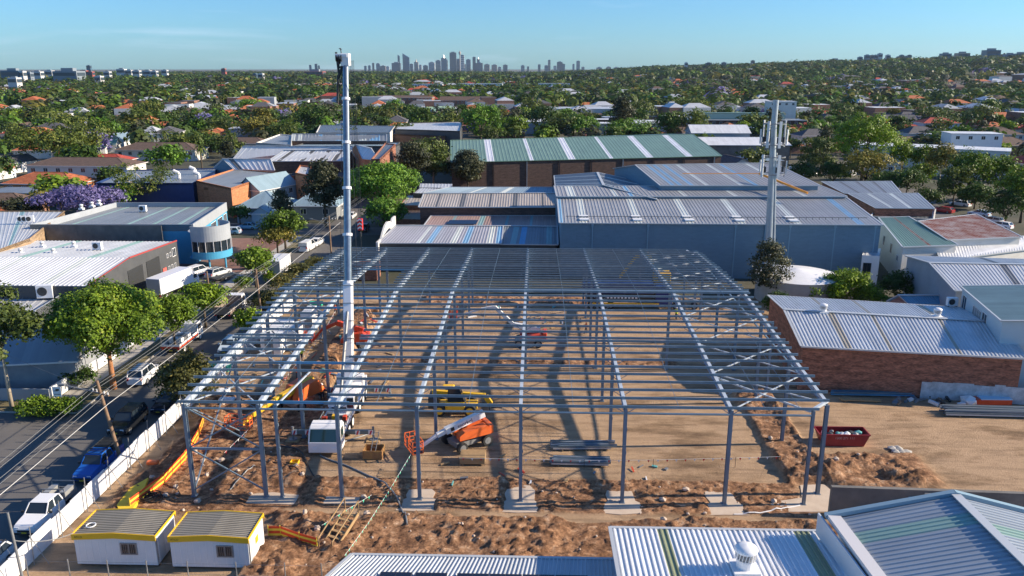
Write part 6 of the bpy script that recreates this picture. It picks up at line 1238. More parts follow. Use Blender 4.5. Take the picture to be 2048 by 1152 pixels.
for a_, b_ in (((x0, y0, 1.15), (x1, y0, 1.15)), ((x0, y0 + 1.7, 1.15), (x1, y0 + 1.7, 1.15)), ((x0, y0, 1.15), (x0, y0 + 1.7, 1.15)), ((x1, y0, 1.15), (x1, y0 + 1.7, 1.15))): mb.beam(a_, b_, .1, .1)
mb.build('bin', BR, sk, recalc=False); lettering('1300 271 111', sk, Vector((0, -.92, .85)), Matrix.Rotation(R(90), 4, 'X'), .32, mat('faded_lettering', (.5, .3, .3)))
for i in range(9):
    mb = MB(); lump(mb, x0 + .7 + i * (x1 - x0 - 1.4) / 8, y0 + r_.uniform(.4, 1.3), .95, r_.uniform(.25, .5), i + 40, 0, .6); tag(mb.build('rubbish_bag', [WHITEP, DKMET, GREYMET, mat('teal_rag', (.1, .35, .35)), WHITEP][i % 5]), 'lump of rubbish heaped in the red skip bin', 'rubbish', 'rubbish in the skip bin')
# wooden tub with ladder, brown skip in front of the crane
a = G(745, 920); tb = thing('work_bin', 'rusty yellow work bin with an aluminium ladder leaning in it', 'bin', (a[0], a[1] + .6, 0)); mb = MB(); TB = mat('rusty_yellow', (.42, .24, .07), (.28, .13, .06), 2, .7); X_, Y_ = a[0], a[1]
for P in ((X_ - .85, X_ + .85, Y_, Y_ + .06, .05, .85), (X_ - .85, X_ + .85, Y_ + 1.3, Y_ + 1.36, .05, .85), (X_ - .85, X_ - .79, Y_ + .06, Y_ + 1.3, .05, .85), (X_ + .79, X_ + .85, Y_ + .06, Y_ + 1.3, .05, .85), (X_ - .79, X_ + .79, Y_ + .06, Y_ + 1.3, .05, .1)): mb.box(*P)
mb.build('bin', TB, tb)
ld = thing('ladder', 'aluminium ladder standing in the rusty yellow bin', 'ladder', (X_, Y_ + .5, 0)); mb = MB()
for s in (-.2, .2): mb.beam((X_ - .1 + s, Y_ + .3, .15), (X_ + .2 + s, Y_ + 1.5, 2.1), .05, .07)
mb.build('rails', GREYMET, ld); mb = MB()
for k in range(7): f = (k + .5) / 7; mb.beam((X_ - .3 + .3 * f, Y_ + .3 + 1.2 * f, .15 + 1.95 * f), (X_ + .1 + .3 * f, Y_ + .3 + 1.2 * f, .15 + 1.95 * f), .03, .03)
mb.build('rungs', GREYMET, ld)
x, y = G(590, 930); t = thing('tub', 'small yellow tub on the ground left of the crane', 'tub', (x, y, 0)); mb = MB()
for P in ((x - .35, x + .35, y - .3, y - .26, .05, .4), (x - .35, x + .35, y + .26, y + .3, .05, .4), (x - .35, x - .31, y - .26, y + .26, .05, .4), (x + .31, x + .35, y - .26, y + .26, .05, .4)): mb.box(*P)
mb.build('tub_body', YELL, t)
x, y = G(1778, 952); t = thing('fuel_can', 'yellow fuel can by the soil heap in the yard', 'fuel can', (x, y, 0)); mb = MB(); mb.box(x - .25, x + .25, y - .15, y + .15, .05, .6); mb.tube((x, y, .6), (x, y, .72), .06, 8); mb.build('can', YELL, t, bevel=.05)
for lab, pts, r2, m_ in (('long grey hose trailing from the crane to the broken footing', [(735, 870), (640, 905), (700, 935), (760, 965), (785, 990), (808, 1030), (815, 1060)], .07, GREYMET), ('dark hose curling on the soil left of the crane', [(560, 895), (600, 905), (620, 940), (628, 955)], .06, DKMET), ('black hose from the columns to the soil bank', [(500, 925), (560, 930), (600, 950), (615, 960)], .05, BLACK), ('pale pipe end lying across the rough soil at the left', [(460, 985), (490, 950), (510, 935)], .05, GREYMET), ('white drain line running to the corner footing', [(1468, 1030), (1520, 1028), (1570, 1018), (1600, 1012)], .05, WHITEP)):
    Q = [Vector((*G(*p_), .35)) for p_ in pts]; P = []
    for i in range(len(Q) - 1):
        p0 = Q[max(i - 1, 0)]; p1 = Q[i]; p2 = Q[i + 1]; p3 = Q[min(i + 2, len(Q) - 1)]
        for k in range(5): u = k / 5; P.append(.5 * ((2 * p1) + (p2 - p0) * u + (2 * p0 - 5 * p1 + 4 * p2 - p3) * u * u + (3 * p1 - p0 - 3 * p2 + p3) * u ** 3))
    P.append(Q[-1])
    P = [Vector((q.x, q.y, float(site_height(np.float64(q.x), np.float64(q.y))[0]) + .06)) for q in P]; mb = MB(); mb.path(P, r2, 6); tag(mb.build('hose', m_), lab, 'hose')
# offcuts and bits of material on the work area
r_ = random.Random(31)
for i, (x0_, x1_, y0_, y1_, n_, lab, grp) in enumerate(((-25, -16, 74, 106, 40, 'offcut of timber or pipe littering the left bays behind the crane', 'offcuts in the left bays'), (-12, 14, 58, 64, 16, 'small offcut lying on the graded soil near the front columns', 'offcuts near the front columns'), (-15, 8, 100, 110, 26, 'offcut on the ground near the back row of columns', 'offcuts near the back columns'), (-33, -26, 76, 104, 26, 'offcut of material between the hoarding and the frame', 'offcuts beside the hoarding'))):
    for k in range(n_):
        x, y = r_.uniform(x0_, x1_), r_.uniform(y0_, y1_); z = float(site_height(np.float64(x), np.float64(y))[0]) + .06; a_ = r_.uniform(0, 3.14); l_ = r_.uniform(.15, .4) if y < 66 else r_.uniform(.25, .9); mb = MB(); mb.beam((x - l_ * math.cos(a_), y - l_ * math.sin(a_), z), (x + l_ * math.cos(a_), y + l_ * math.sin(a_), z + r_.uniform(0, .1)), r_.uniform(.06, .3), r_.uniform(.04, .14)); tag(mb.build('offcut', r_.choice([WOOD, WHITEP, GREYMET, WOOD, REDM, STEEL, mat('teal_rag', (.1, .35, .35))])), lab, 'offcut', grp)
for lab, px, py, m_, s in (('green sheet bundle by the hoarding in the left bay', 440, 742, GF, 1.2), ('second green sheet roll farther back along the hoarding', 632, 612, GF, 1.0), ('pallet of pale timber in the left bay behind the containers', 583, 640, WOOD, 1.2), ('white bag of material by the left columns', 455, 806, WHITEP, .8), ('white boat-like cover beside the orange mesh', 440, 790, WHITEP, 1.0), ('orange barrier drum beside the hoarding', 306, 930, ORANGE, .5)):
    x, y = G(px, py); t = thing('material_bundle', lab, 'bundle', (x, y, 0)); mb = MB(); mb.box(x - s, x + s, y - .5 * s, y + .5 * s, .08, .2 + .45 * s); mb.build('load', m_, t, bevel=.12)
for lab, px, py, top_ in (('worker in orange beside the red bundle at the back of the site', 1000, 640, HIVIS), ('worker in yellow near the blue trailer', 1352, 640, HIVY), ('worker in orange at the foot of the left frame columns', 596, 760, HIVIS)):
    p = G(px, py); person(lab, p[0], p[1], hd=px * .01, top=top_)
# rocks in the soil
ROCK = mat('pale_rock', (.40, .31, .24), (.58, .48, .40), 3, .9)
r_ = random.Random(9); k = 0
while k < 150:
    x, y = r_.uniform(-32, 31), r_.uniform(45, 75); z, rg_ = site_height(np.float64(x), np.float64(y))
    if rg_ < .5: continue
    s = r_.choice([.08, .1, .12, .16, .28]); mb = MB(); lump(mb, x, y, float(z) + s * .3, s, k); tag(mb.build('rock', ROCK), 'small pale rock lying on the dug soil around the frame', 'rock', 'rocks on the dug soil'); k += 1
q = G(1800, 905); mb = MB()
for i in range(5): lump(mb, q[0] + (i % 3) * .5 - .4, q[1] + (i // 3) * .6, .1, .5, 60 + i, 0, .35)
tag(mb.build('rubble_slab', CONC), 'broken pale concrete slabs beside the soil heap in the yard', 'rubble')
# containers / sheds inside the left bay
def shed2(label, px0, px1, py, h, d, m, name='container', roofm=None):
    a, b = G(px0, py), G(px1, py); t = thing(name, label, 'container', ((a[0] + b[0]) / 2, a[1], 0)); mb = MB(); mb.box(a[0], b[0], a[1], a[1] + d, .1, h); mb.build('body', m, t, bevel=.03); mb = MB(); n = 8
    for i in range(n): yy = a[1] + d * (i + .2) / n; mb.box(a[0] + .05, b[0] - .05, yy, yy + d / n * .4, h, h + .05)
    mb.build('roof_ribs', roofm or m, t); mb = MB(); mb.box(a[0] + .5, a[0] + 1.5, a[1] - .03, a[1] - .005, .2, 2.1); mb.build('door', GREYMET, t)
shed2('grey-white site container under the left bay of the frame', 523, 563, 712, 2.5, 7, WHITEP); shed2('second white container behind it, right of the left-bay braces', 568, 592, 702, 2.5, 3.5, WHITEP); shed2('white container with slatted side near the back of the left bay', 603, 622, 665, 2.6, 3.5, WHITEP)
shed2('brown brick-like shed with open mesh front behind the back left bays', 712, 755, 562, 2.6, 3, REDB)
# phone tower
x, y = G(1533, 582); pt = thing('phone_tower', 'tall grey phone tower with white panel antennas right of the warehouse', 'phone tower', (x, y, 0)); T = atY(1552, 200, y)
mb = MB(); mb.tube((x, y, 0), (T.x, y, 25.6), .66, 18, r2=.4); mb.tube((x + .95, y - .2, 0), (T.x + .6, y - .2, 20), .2, 8); mb.tube((T.x, y, 25.6), (T.x, y, T.z), .42, 14); mb.build('mast', mat('tower_steel', (.33, .38, .42), (.42, .47, .51), 1, .45, .4), pt)
for z, rr, n, h in ((21.9, 1.9, 7, 3.8), (17.6, 1.95, 5, 3.3)):
    cx = x + (T.x - x) * z / 25.6; mb = MB()
    for dz in (.4, h - .4):
        mb.lathe([(rr - .3, dz - .05), (rr - .22, dz - .05), (rr - .22, dz + .05), (rr - .3, dz + .05), (rr - .3, dz - .05)], (cx, y, z), 24)
        for i in range(3): a_ = i * 2.09 + .5; mb.beam((cx, y, z + dz), (cx + (rr - .25) * math.cos(a_), y + (rr - .25) * math.sin(a_), z + dz), .07, .07)
    mb.build('headframe', GREYMET, pt)
    for i in range(n):
        a_ = 2 * math.pi * i / n - 1.4; px_, py_ = cx + rr * math.cos(a_), y + rr * math.sin(a_); mb = MB(); dirv = Vector((math.cos(a_), math.sin(a_), 0)); sdv = Vector((-dirv.y, dirv.x, 0))
        hh = h if i % 2 == 0 else h * .55; z0_ = z + (0 if i % 2 == 0 else .5); c0 = Vector((px_, py_, 0)); Q4 = [c0 - sdv * .19 - dirv * .08, c0 + sdv * .19 - dirv * .08, c0 + sdv * .19 + dirv * .08, c0 - sdv * .19 + dirv * .08]
        mb.hexa([*[(q.x, q.y, z0_) for q in Q4], *[(q.x, q.y, z0_ + hh) for q in Q4]]); mb.build('antenna', mat('antenna_white', (.62, .65, .66), rough=.5), pt)
        mb = MB(); mb.tube((px_ - dirv.x * .22, py_ - dirv.y * .22, z), (px_ - dirv.x * .22, py_ - dirv.y * .22, z + h), .045, 6); mb.box(px_ - dirv.x * .5 - .15, px_ - dirv.x * .5 + .15, py_ - dirv.y * .5 - .12, py_ - dirv.y * .5 + .12, z + .7, z + 1.5); mb.build('mount', DKMET, pt)
# ------------------------------------------------------------------ vegetation
nr = np.random.default_rng(5)
def quadmesh(name, cen, size, nrm, tone, mats, mi=None, extra=None, asp=.7):
    n = len(cen); nrm = nrm / np.linalg.norm(nrm, axis=1, keepdims=True); a = np.cross(nrm, nr.normal(size=(n, 3))); a /= np.linalg.norm(a, axis=1, keepdims=True) + 1e-9; b = np.cross(nrm, a)
    s = size[:, None] * .5; co = np.stack([cen - a * s, cen - b * s * asp, cen + a * s, cen + b * s * asp], 1).reshape(-1, 3)
    idx = np.arange(4 * n); ls = np.arange(0, 4 * n, 4); lt = np.full(n, 4); mi = np.zeros(n, int) if mi is None else mi; tv = np.repeat(tone, 4)
    if extra is not None and extra.v:
        ev = np.array(extra.v); k = len(co); el = np.concatenate([np.array(f) + k for f in extra.f]); co = np.vstack([co, ev]); tot = np.array([len(f) for f in extra.f])
        ls = np.concatenate([ls, len(idx) + np.concatenate([[0], np.cumsum(tot)[:-1]])]); lt = np.concatenate([lt, tot]); idx = np.concatenate([idx, el]); mi = np.concatenate([mi, np.array(extra.m)]); tv = np.concatenate([tv, np.zeros(len(ev))])
    me = bpy.data.meshes.new(name); me.vertices.add(len(co)); me.vertices.foreach_set('co', co.ravel()); me.loops.add(len(idx)); me.loops.foreach_set('vertex_index', idx)
    me.polygons.add(len(ls)); me.polygons.foreach_set('loop_start', ls); me.polygons.foreach_set('loop_total', lt); me.polygons.foreach_set('material_index', mi)
    at = me.attributes.new('tone', 'FLOAT', 'POINT'); at.data.foreach_set('value', tv); me.update(calc_edges=True)
    for m in mats: me.materials.append(m)
    return me
LM = {'fig': leafmat('fig_leaves', (.045, .10, .012), (.16, .31, .03), (.26, .42, .04)), 'broad': leafmat('street_tree_leaves', (.055, .10, .012), (.19, .30, .02), (.34, .38, .03)),
      'gum': leafmat('gum_leaves', (.042, .068, .016), (.145, .19, .035), (.25, .25, .045)), 'casuarina': leafmat('casuarina_needles', (.028, .036, .018), (.085, .095, .045), (.14, .135, .06)),
      'jacaranda': leafmat('jacaranda_blossom', (.10, .085, .20), (.26, .23, .50), (.40, .36, .66)), 'lime': leafmat('lime_leaves', (.07, .13, .01), (.27, .40, .02), (.46, .56, .03)),
      'dark': leafmat('dark_leaves', (.03, .06, .012), (.09, .16, .025), (.15, .21, .035)), 'shrub': leafmat('flowering_shrub', (.05, .06, .018), (.16, .155, .04), (.42, .28, .05)), 'autumn': leafmat('olive_gold_leaves', (.09, .095, .02), (.27, .24, .04), (.38, .29, .06))}
BARK = {'rust': mat('rusty_bark', (.30, .12, .05), (.42, .2, .09), 3, .9), 'pale': mat('pale_bark', (.36, .30, .22), (.50, .44, .35), 3, .8), 'dark': mat('dark_bark', (.06, .045, .03), (.10, .08, .06), 3, .9)}
def lobes(sp, W, H, z0, r):
    out = []
    if sp == 'fig':
        for i in range(26): a = r.uniform(0, 6.28); q = math.sqrt(r.random()); zz = math.sqrt(max(0, 1 - (q * .93) ** 2)); out.append((q * W * .40 * math.cos(a), q * W * .40 * math.sin(a), z0 + (H - z0) * (.28 + .52 * zz), W * .15, W * .15, (H - z0) * .2))
        out.append((0, 0, z0 + (H - z0) * .42, W * .40, W * .40, (H - z0) * .38))
    elif sp in ('broad', 'shrub', 'jacaranda', 'lime', 'autumn', 'dark'):
        n = 15
        for i in range(n): a = 2.4 * i + r.uniform(-.4, .4); q = math.sqrt((i + .5) / n); zz = math.sqrt(1 - (q * .9) ** 2); s = r.uniform(.13, .2); out.append((q * W * .38 * math.cos(a), q * W * .38 * math.sin(a), z0 + (H - z0) * (.2 + .6 * zz * r.uniform(.75, 1.05)), W * s, W * s, (H - z0) * r.uniform(.16, .24)))
        out.append((0, 0, z0 + (H - z0) * .45, W * .3, W * .3, (H - z0) * .33))
    elif sp == 'gum':
        for i in range(13): a = 2.4 * i + r.uniform(-.5, .5); q = math.sqrt(r.uniform(.05, 1)); s = r.uniform(.13, .2); out.append((q * W * .4 * math.cos(a), q * W * .4 * math.sin(a), z0 + (H - z0) * r.uniform(.15, .9) * (1.05 - .35 * q), W * s, W * s, W * s * r.uniform(.55, .85)))
    else:
        for i in range(16): f = (i + .5) / 16; a = 2.4 * i; q = (.25 + .75 * math.sin(min(1, f * 1.25) * 3.1)) * r.uniform(.5, 1.); out.append((q * W * .32 * math.cos(a), q * W * .32 * math.sin(a), z0 + (H - z0) * (.08 + .82 * f), W * r.uniform(.16, .24), W * r.uniform(.16, .24), (H - z0) * r.uniform(.09, .14)))
    return out
def crown_arrays(lb, n, size, r, clump=1.0):
    w_ = np.array([l[3] * l[5] for l in lb]); w_ = w_ / w_.sum(); k = max(8, int(n / 11)); li = nr.choice(len(lb), k, p=w_); L_ = np.array(lb)[li]
    d = nr.normal(size=(k, 3)); d[:, 2] += .25; d /= np.linalg.norm(d, axis=1, keepdims=True); rad = nr.uniform(.62, 1.02, k)[:, None]
    cc = L_[:, :3] + d * L_[:, 3:6] * rad; ct = nr.uniform(0, 1, k); m = nr.integers(0, k, n); off = nr.normal(size=(n, 3)) * (size * 1.15 * clump); cen = cc[m] + off * np.array([1, 1, .6])
    nrm = d[m] * 1.0 + nr.normal(size=(n, 3)) * .42 + np.array([0, 0, .35]); tone = np.clip(.1 + .55 * ct[m] ** 1.3 + nr.uniform(-.12, .16, n), 0, 1); return cen, np.full(n, size) * nr.uniform(.8, 1.6, n), nrm, tone
def limbs(lb, z0, W, r, tr, mi=0, lean=(0, 0), nl=7):
    mb = MB(); c = Vector((lean[0], lean[1], z0)); mb.tube((0, 0, -.1), c, tr, 9, mi, r2=tr * .62)
    for l in r.sample(lb, min(nl, len(lb))):
        e = Vector(l[:3]); m_ = c.lerp(e, .5) + Vector((r.uniform(-.3, .3), r.uniform(-.3, .3), .25 * (e - c).length * .3)); mb.tube(c, m_, tr * .45, 6, mi, r2=tr * .28); mb.tube(m_, e, tr * .28, 5, mi, r2=tr * .08)
    return mb
def tree(sp, label, px, pb, pt, pw, n=2600, leaf=.42, bark='dark', group=None, z0f=.32, shape=None, name='tree', hz=0., tr=None, lean=(0, 0), dx=0):
    """px, pb: where its foot is in the photograph; pt the height of its top; pw the width of its crown"""
    x, y = G(px, pb); lo, hi = .5, 60.
    for _ in range(30):
        m_ = (lo + hi) / 2
        if PXL(x, y + .0, m_)[1] > pt: lo = m_
        else: hi = m_
    H = lo; zc_ = Vector((x, y, H * .6 - HC)).dot(_cf); W = pw * 1.2 * zc_ / F; n = int(n * (2.0 if sp in ('gum', 'casuarina') and pb < 700 else 1.5)); r = random.Random(int(px * 7 + pb)); z0 = H * z0f
    t = thing(name, label, 'tree' if name != 'shrub' else 'shrub', (x, y, 0), .0001, group)
    lb = [(a + dx * W + lean[0], b + lean[1], c, d, e, f) for a, b, c, d, e, f in lobes(shape or sp, W, H, z0, r)]
    mb = limbs(lb, z0 + .1 * H, W, r, tr or max(.08, W * .028), lean=lean); OFF[t.name] = Vector((0, 0, 0)); mb.build('trunk' if name != 'shrub' else 'stem', BARK[bark], t, smooth=True)
    me = quadmesh('crown', *crown_arrays(lb, n, leaf, r), [LM[sp]]); o = bpy.data.objects.new('crown', me); C.objects.link(o); o.parent = t
    FOOT.append((x - 1, x + 1, y - 1, y + 1)); return t
FOOT = [(-48, -34, 0, 420), (-60, 70, 0, 205), (-130, -45, 0, 136), (-30, 55, 200, 300), (-110, -8, 136, 330), (60, 120, 100, 235), (90, 135, 150, 290)]
for a in [
 ('broad', 'large spreading green-gold street tree with rust-coloured trunk over the white garden wall', 228, 778, 560, 196, 24000, .23, 'rust', None, .22),
 ('gum', 'tall thin gum with pale spotted trunk at the left edge', 24, 815, 520, 130, 3800, .30, 'pale'),
 ('broad', 'round olive street tree just behind the large green-gold one', 352, 705, 586, 84, 6500, .24, 'dark'),
 ('lime', 'light feathery tree in front of the long white box truck', 412, 655, 566, 92, 2600, .30, 'dark'),
 ('broad', 'small dense dark green tree beside the tank trailer', 512, 575, 492, 60, 3000, .34, 'dark'),
 ('jacaranda', 'big purple jacaranda behind the blue factory roof', 165, 446, 372, 150, 4200, .42, 'dark'),
 ('gum', 'bare-limbed pale gum in front of the navy showroom wall', 298, 418, 318, 105, 1500, .38, 'pale'),
 ('fig', 'small round green tree between the purple jacaranda and the pale gum', 246, 425, 369, 55, 1500, .4, 'dark'),
 ('autumn', 'olive-gold tree at the left of the purple jacaranda', 98, 440, 378, 60, 1300, .45, 'dark'),
 ('casuarina', 'thin bushy brown-green tree at the far left beside the tan building', 36, 450, 398, 90, 1200, .45, 'dark'),
 ('broad', 'yellow-green tree on the street corner left of the crane boom', 572, 505, 415, 80, 2600, .36, 'dark'),
 ('autumn', 'rounded rust-green bush tree below the yellow-green corner tree', 556, 510, 452, 66, 1800, .34, 'dark'),
 ('dark', 'small dark tree in the garden of the left blue cottage', 481, 452, 412, 42, 900, .36, 'dark'),
 ('casuarina', 'dark fine tree between the two blue cottages', 566, 455, 378, 48, 1400, .34, 'dark'),
 ('casuarina', 'tall dark tree immediately left of the crane boom', 652, 455, 318, 88, 3600, .42, 'dark'),
 ('fig', 'huge bright green domed fig tree right of the crane boom', 770, 456, 322, 130, 15000, .34, 'dark'),
 ('fig', 'lower green branch tree below the huge fig dome', 772, 478, 395, 70, 2600, .42, 'dark'),
 ('casuarina', 'dark casuarina behind the huge fig dome', 826, 385, 282, 80, 2600, .5, 'dark'),
 ('gum', 'tall gum with lighter trunk left of the green warehouse roof', 868, 378, 252, 88, 3000, .55, 'pale', None, .2),
 ('casuarina', 'fine-leaved tree standing in front of the green-roofed warehouse', 936, 388, 300, 72, 4200, .42, 'dark'),
 ('fig', 'tall bright green tree behind the left end of the green warehouse', 962, 287, 204, 80, 2200, .8, 'dark', None, .12),
 ('broad', 'olive tree just behind the ridge of the green warehouse', 1030, 282, 228, 50, 1300, .8, 'dark', None, .15),
 ('dark', 'large dark tree behind the middle of the green warehouse', 1086, 276, 206, 66, 1800, .8, 'dark', None, .15),
 ('fig', 'green spreading tree in front of the white-roofed sheds', 1160, 284, 229, 74, 1700, .75, 'dark', None, .15),
 ('casuarina', 'tall brownish tree rising above the white-roofed sheds', 1242, 276, 192, 56, 1500, .8, 'dark', None, .2),
 ('fig', 'wide low green tree right behind the green warehouse ridge', 1258, 288, 236, 92, 1700, .75, 'dark', None, .15),
 ('dark', 'rounded dark grey-green tree left of the white peaked sheds', 1338, 286, 220, 54, 1500, .8, 'dark', None, .15),
 ('autumn', 'small olive tree beside the white car park sheds', 1398, 266, 240, 26, 600, .8, 'dark'),
 ('lime', 'large gum with brilliant yellow-green crown right of the phone tower', 1722, 370, 220, 118, 6600, .46, 'dark', None, .2),
 ('gum', 'olive gum at the left foot of the brilliant yellow-green one', 1640, 348, 266, 62, 1900, .5, 'dark', None, .2),
 ('autumn', 'dry grey-gold tree in front of the brilliant yellow-green one', 1728, 380, 296, 100, 2600, .48, 'dark', None, .15),
 ('broad', 'slim gum at the left end of the row before the white terraces', 1800, 360, 275, 46, 1400, .5, 'pale', None, .2),
 ('broad', 'second slim gum of the row before the white terraces', 1840, 366, 284, 44, 1400, .5, 'pale', None, .25),
 ('autumn', 'third slim gum of the row before the white terraces', 1876, 380, 280, 52, 1800, .48, 'pale', None, .25),
 ('broad', 'full gum of the row in front of the white box building', 1932, 404, 290, 76, 2800, .46, 'dark', None, .15),
 ('broad', 'bushy gum of the row right of the white box building', 1988, 402, 300, 66, 2600, .46, 'dark', None, .15),
 ('broad', 'dense gum at the right edge above the overhead wires', 2040, 446, 322, 90, 3000, .42, 'dark', None, .15),
 ('dark', 'dark tree filling the gap before the white terraces', 1812, 392, 330, 60, 1500, .45, 'dark', None, .1),
 ('dark', 'low dark red-leaved shrub tree beside the lane wires', 1850, 418, 374, 56, 1200, .4, 'dark', None, .1),
 ('dark', 'dark bushy tree on the right edge of the lane', 2010, 450, 375, 70, 1800, .42, 'dark', None, .1),
 ('dark', 'dark round tree behind the phone tower antennas', 1580, 316, 275, 36, 900, .5, 'dark'),
 ('dark', 'dark bushy tree shading the car yard, nearest the phone tower', 1606, 372, 318, 50, 1600, .45, 'dark', None, .1), ('dark', 'dark tree shading the car yard behind the parked vans', 1665, 372, 322, 60, 1800, .45, 'dark', None, .1), ('gum', 'tall thin gum at the back of the car yard', 1622, 330, 262, 40, 1200, .5, 'dark', None, .1), ('dark', 'dark undergrowth tree below the dry grey-gold tree', 1768, 388, 340, 60, 1700, .45, 'dark', None, .08), ('gum', 'olive gum on the lane verge before the slim gums', 1905, 412, 318, 60, 2200, .46, 'dark', None, .12), ('dark', 'low dark tree on the lane verge by the power wires', 1948, 418, 362, 56, 1600, .44, 'dark', None, .08), ('broad', 'bushy green tree at the far end of the back lane', 1845, 372, 322, 50, 1500, .46, 'dark', None, .1), ('gum', 'olive tree at the right edge between lane and terraces', 2044, 400, 305, 70, 2400, .46, 'dark', None, .12),
 ('casuarina', 'thin casuarina with pale trunk in front of the storage tank', 1530, 606, 478, 96, 2600, .26, 'pale', None, .22),
 ('gum', 'great spreading gum among the houses at the upper left', 120, 338, 222, 150, 3800, .62, 'rust', None, .3),
 ('autumn', 'gold-green tree behind the white metal roofs', 520, 285, 232, 78, 1700, .8, 'dark', None, .1),
 ('fig', 'deep green tree right of the gold-green one behind the white roofs', 574, 285, 240, 56, 1300, .8, 'dark', None, .1),
 ('dark', 'dark tree with purple blossom beside it, left of the boom', 626, 268, 206, 66, 1600, .8, 'dark', None, .1),
 ('jacaranda', 'purple jacaranda tucked behind the dark tree left of the boom', 602, 262, 236, 26, 700, .7, 'dark'),
 ('jacaranda', 'purple blossom behind the tall dark tree by the boom', 657, 350, 308, 36, 800, .5, 'dark'),
 ('dark', 'dense dark tree row in the gardens behind the brown roofs', 392, 305, 262, 90, 1600, .7, 'dark', None, .1),
 ('gum', 'gum standing over the brown-roofed houses left of centre', 300, 258, 186, 62, 1300, .9, 'dark', None, .15),
 ('fig', 'pair of round trees over the light blue house, centre left', 500, 232, 196, 60, 1100, 1., 'dark', None, .1),
 ('dark', 'round dark tree by the brown hip roofs', 436, 308, 282, 28, 700, .6, 'dark', None, .1),
 ]:
    sp, lab, px, pb, pt, pw, n, lf, bk = a[:9]; g = a[9] if len(a) > 9 else None; z0 = a[10] if len(a) > 10 else .32
    tree(sp, lab, px, pb, pt, pw, n, lf, bk, g, z0)
for a in [
 ('shrub', 'orange-flowering shrub between the road and the left end of the frame', 378, 822, 700, 105, 3600, .24),
 ('lime', 'bright green roadside shrub outside the frame, behind the flowering one', 497, 672, 612, 46, 1300, .24),
 ('shrub', 'dark flowering shrub beside the hoarding above the pale car', 530, 628, 578, 60, 1500, .24),
 ('shrub', 'first rust-tipped shrub of the roadside row by the box trailer', 572, 590, 545, 60, 1300, .26), ('shrub', 'second rust-tipped shrub of the roadside row by the box trailer', 602, 562, 525, 60, 1300, .26), ('shrub', 'farthest rust-tipped shrub of the roadside row, near the boom', 636, 545, 512, 52, 1100, .26),
 ('lime', 'bright leafy bush mass in front of the tank and plant cabin', 1690, 612, 535, 90, 4200, .26), ('broad', 'green bush right of the storage tank', 1640, 612, 556, 76, 2600, .26), ('broad', 'low bush beside the corner of the brick wall', 1590, 604, 566, 70, 2000, .26), ('lime', 'lower bright bush against the silver roof', 1735, 616, 572, 66, 1900, .26), ('dark', 'dark creeper-covered bush beside the blue shed roof', 1790, 604, 538, 60, 1900, .26), ('dark', 'dark bush at the foot of the frame near the pale-trunked casuarina', 1556, 632, 585, 56, 1700, .26),
 ('broad', 'clipped yellow-green hedge end before the grey cottage', 130, 832, 796, 60, 1600, .2), ('broad', 'clipped yellow-green hedge at the left, by the silver car', 75, 830, 800, 80, 2000, .2), ('dark', 'low garden shrub inside the white garden wall', 160, 770, 735, 60, 1400, .22), ('broad', 'planter shrub beside the roadside planter box', 488, 582, 548, 30, 700, .24), ('lime', 'low yellow-green planting below the dense dark green street tree', 540, 566, 540, 26, 500, .24)]:
    sp, lab, px, pb, pt, pw, n, lf = a; tree(sp, lab, px, pb, pt, pw, n, lf, 'dark', None, .02, shape='broad', name='shrub', tr=.05)
def fronds(name, s=1.):
    mb = MB()
    for i in range(26):
        a = 2.4 * i; el = .9 - 1.5 * ((i * 7) % 26) / 26; L_ = 2.6 * s; p0 = Vector((0, 0, 0)); pr = p0
        for k in range(1, 6): f = k / 5; q = Vector((math.cos(a) * L_ * f, math.sin(a) * L_ * f, L_ * (el * f - .9 * f * f))); sd = Vector((-math.sin(a), math.cos(a), 0)) * .28 * s * (1 - .6 * f); mb.face([pr - sd, pr + sd, q + sd * .8, q - sd * .8]); pr = q
    return mb
for i, (lab, px, pb, pt) in enumerate((('palm with shaggy trunk beside the blue-walled roof, upper left', 405, 345, 288), ('palm above the red tiled roofs by the phone tower', 1606, 262, 228), ('palm among the gardens at the upper left', 332, 300, 258))):
    x, y = G(px, pb); z = 5.
    while PXL(x, y, z)[1] > pt + 6: z += .3
    t = thing('palm_tree', lab, 'palm', (x, y, 0), .0001); mb = MB(); mb.tube((0, 0, 0), (0, 0, z), .28, 8); mb.build('trunk', BARK['dark'], t); mb = fronds('f', 1.1); mb.v = [(a, b, c + z) for a, b, c in mb.v]; me_o = mb.build('fronds', LM['gum'], t, recalc=False); at = me_o.data.attributes.new('tone', 'FLOAT', 'POINT'); at.data.foreach_set('value', nr.uniform(.3, .9, len(me_o.data.vertices)))
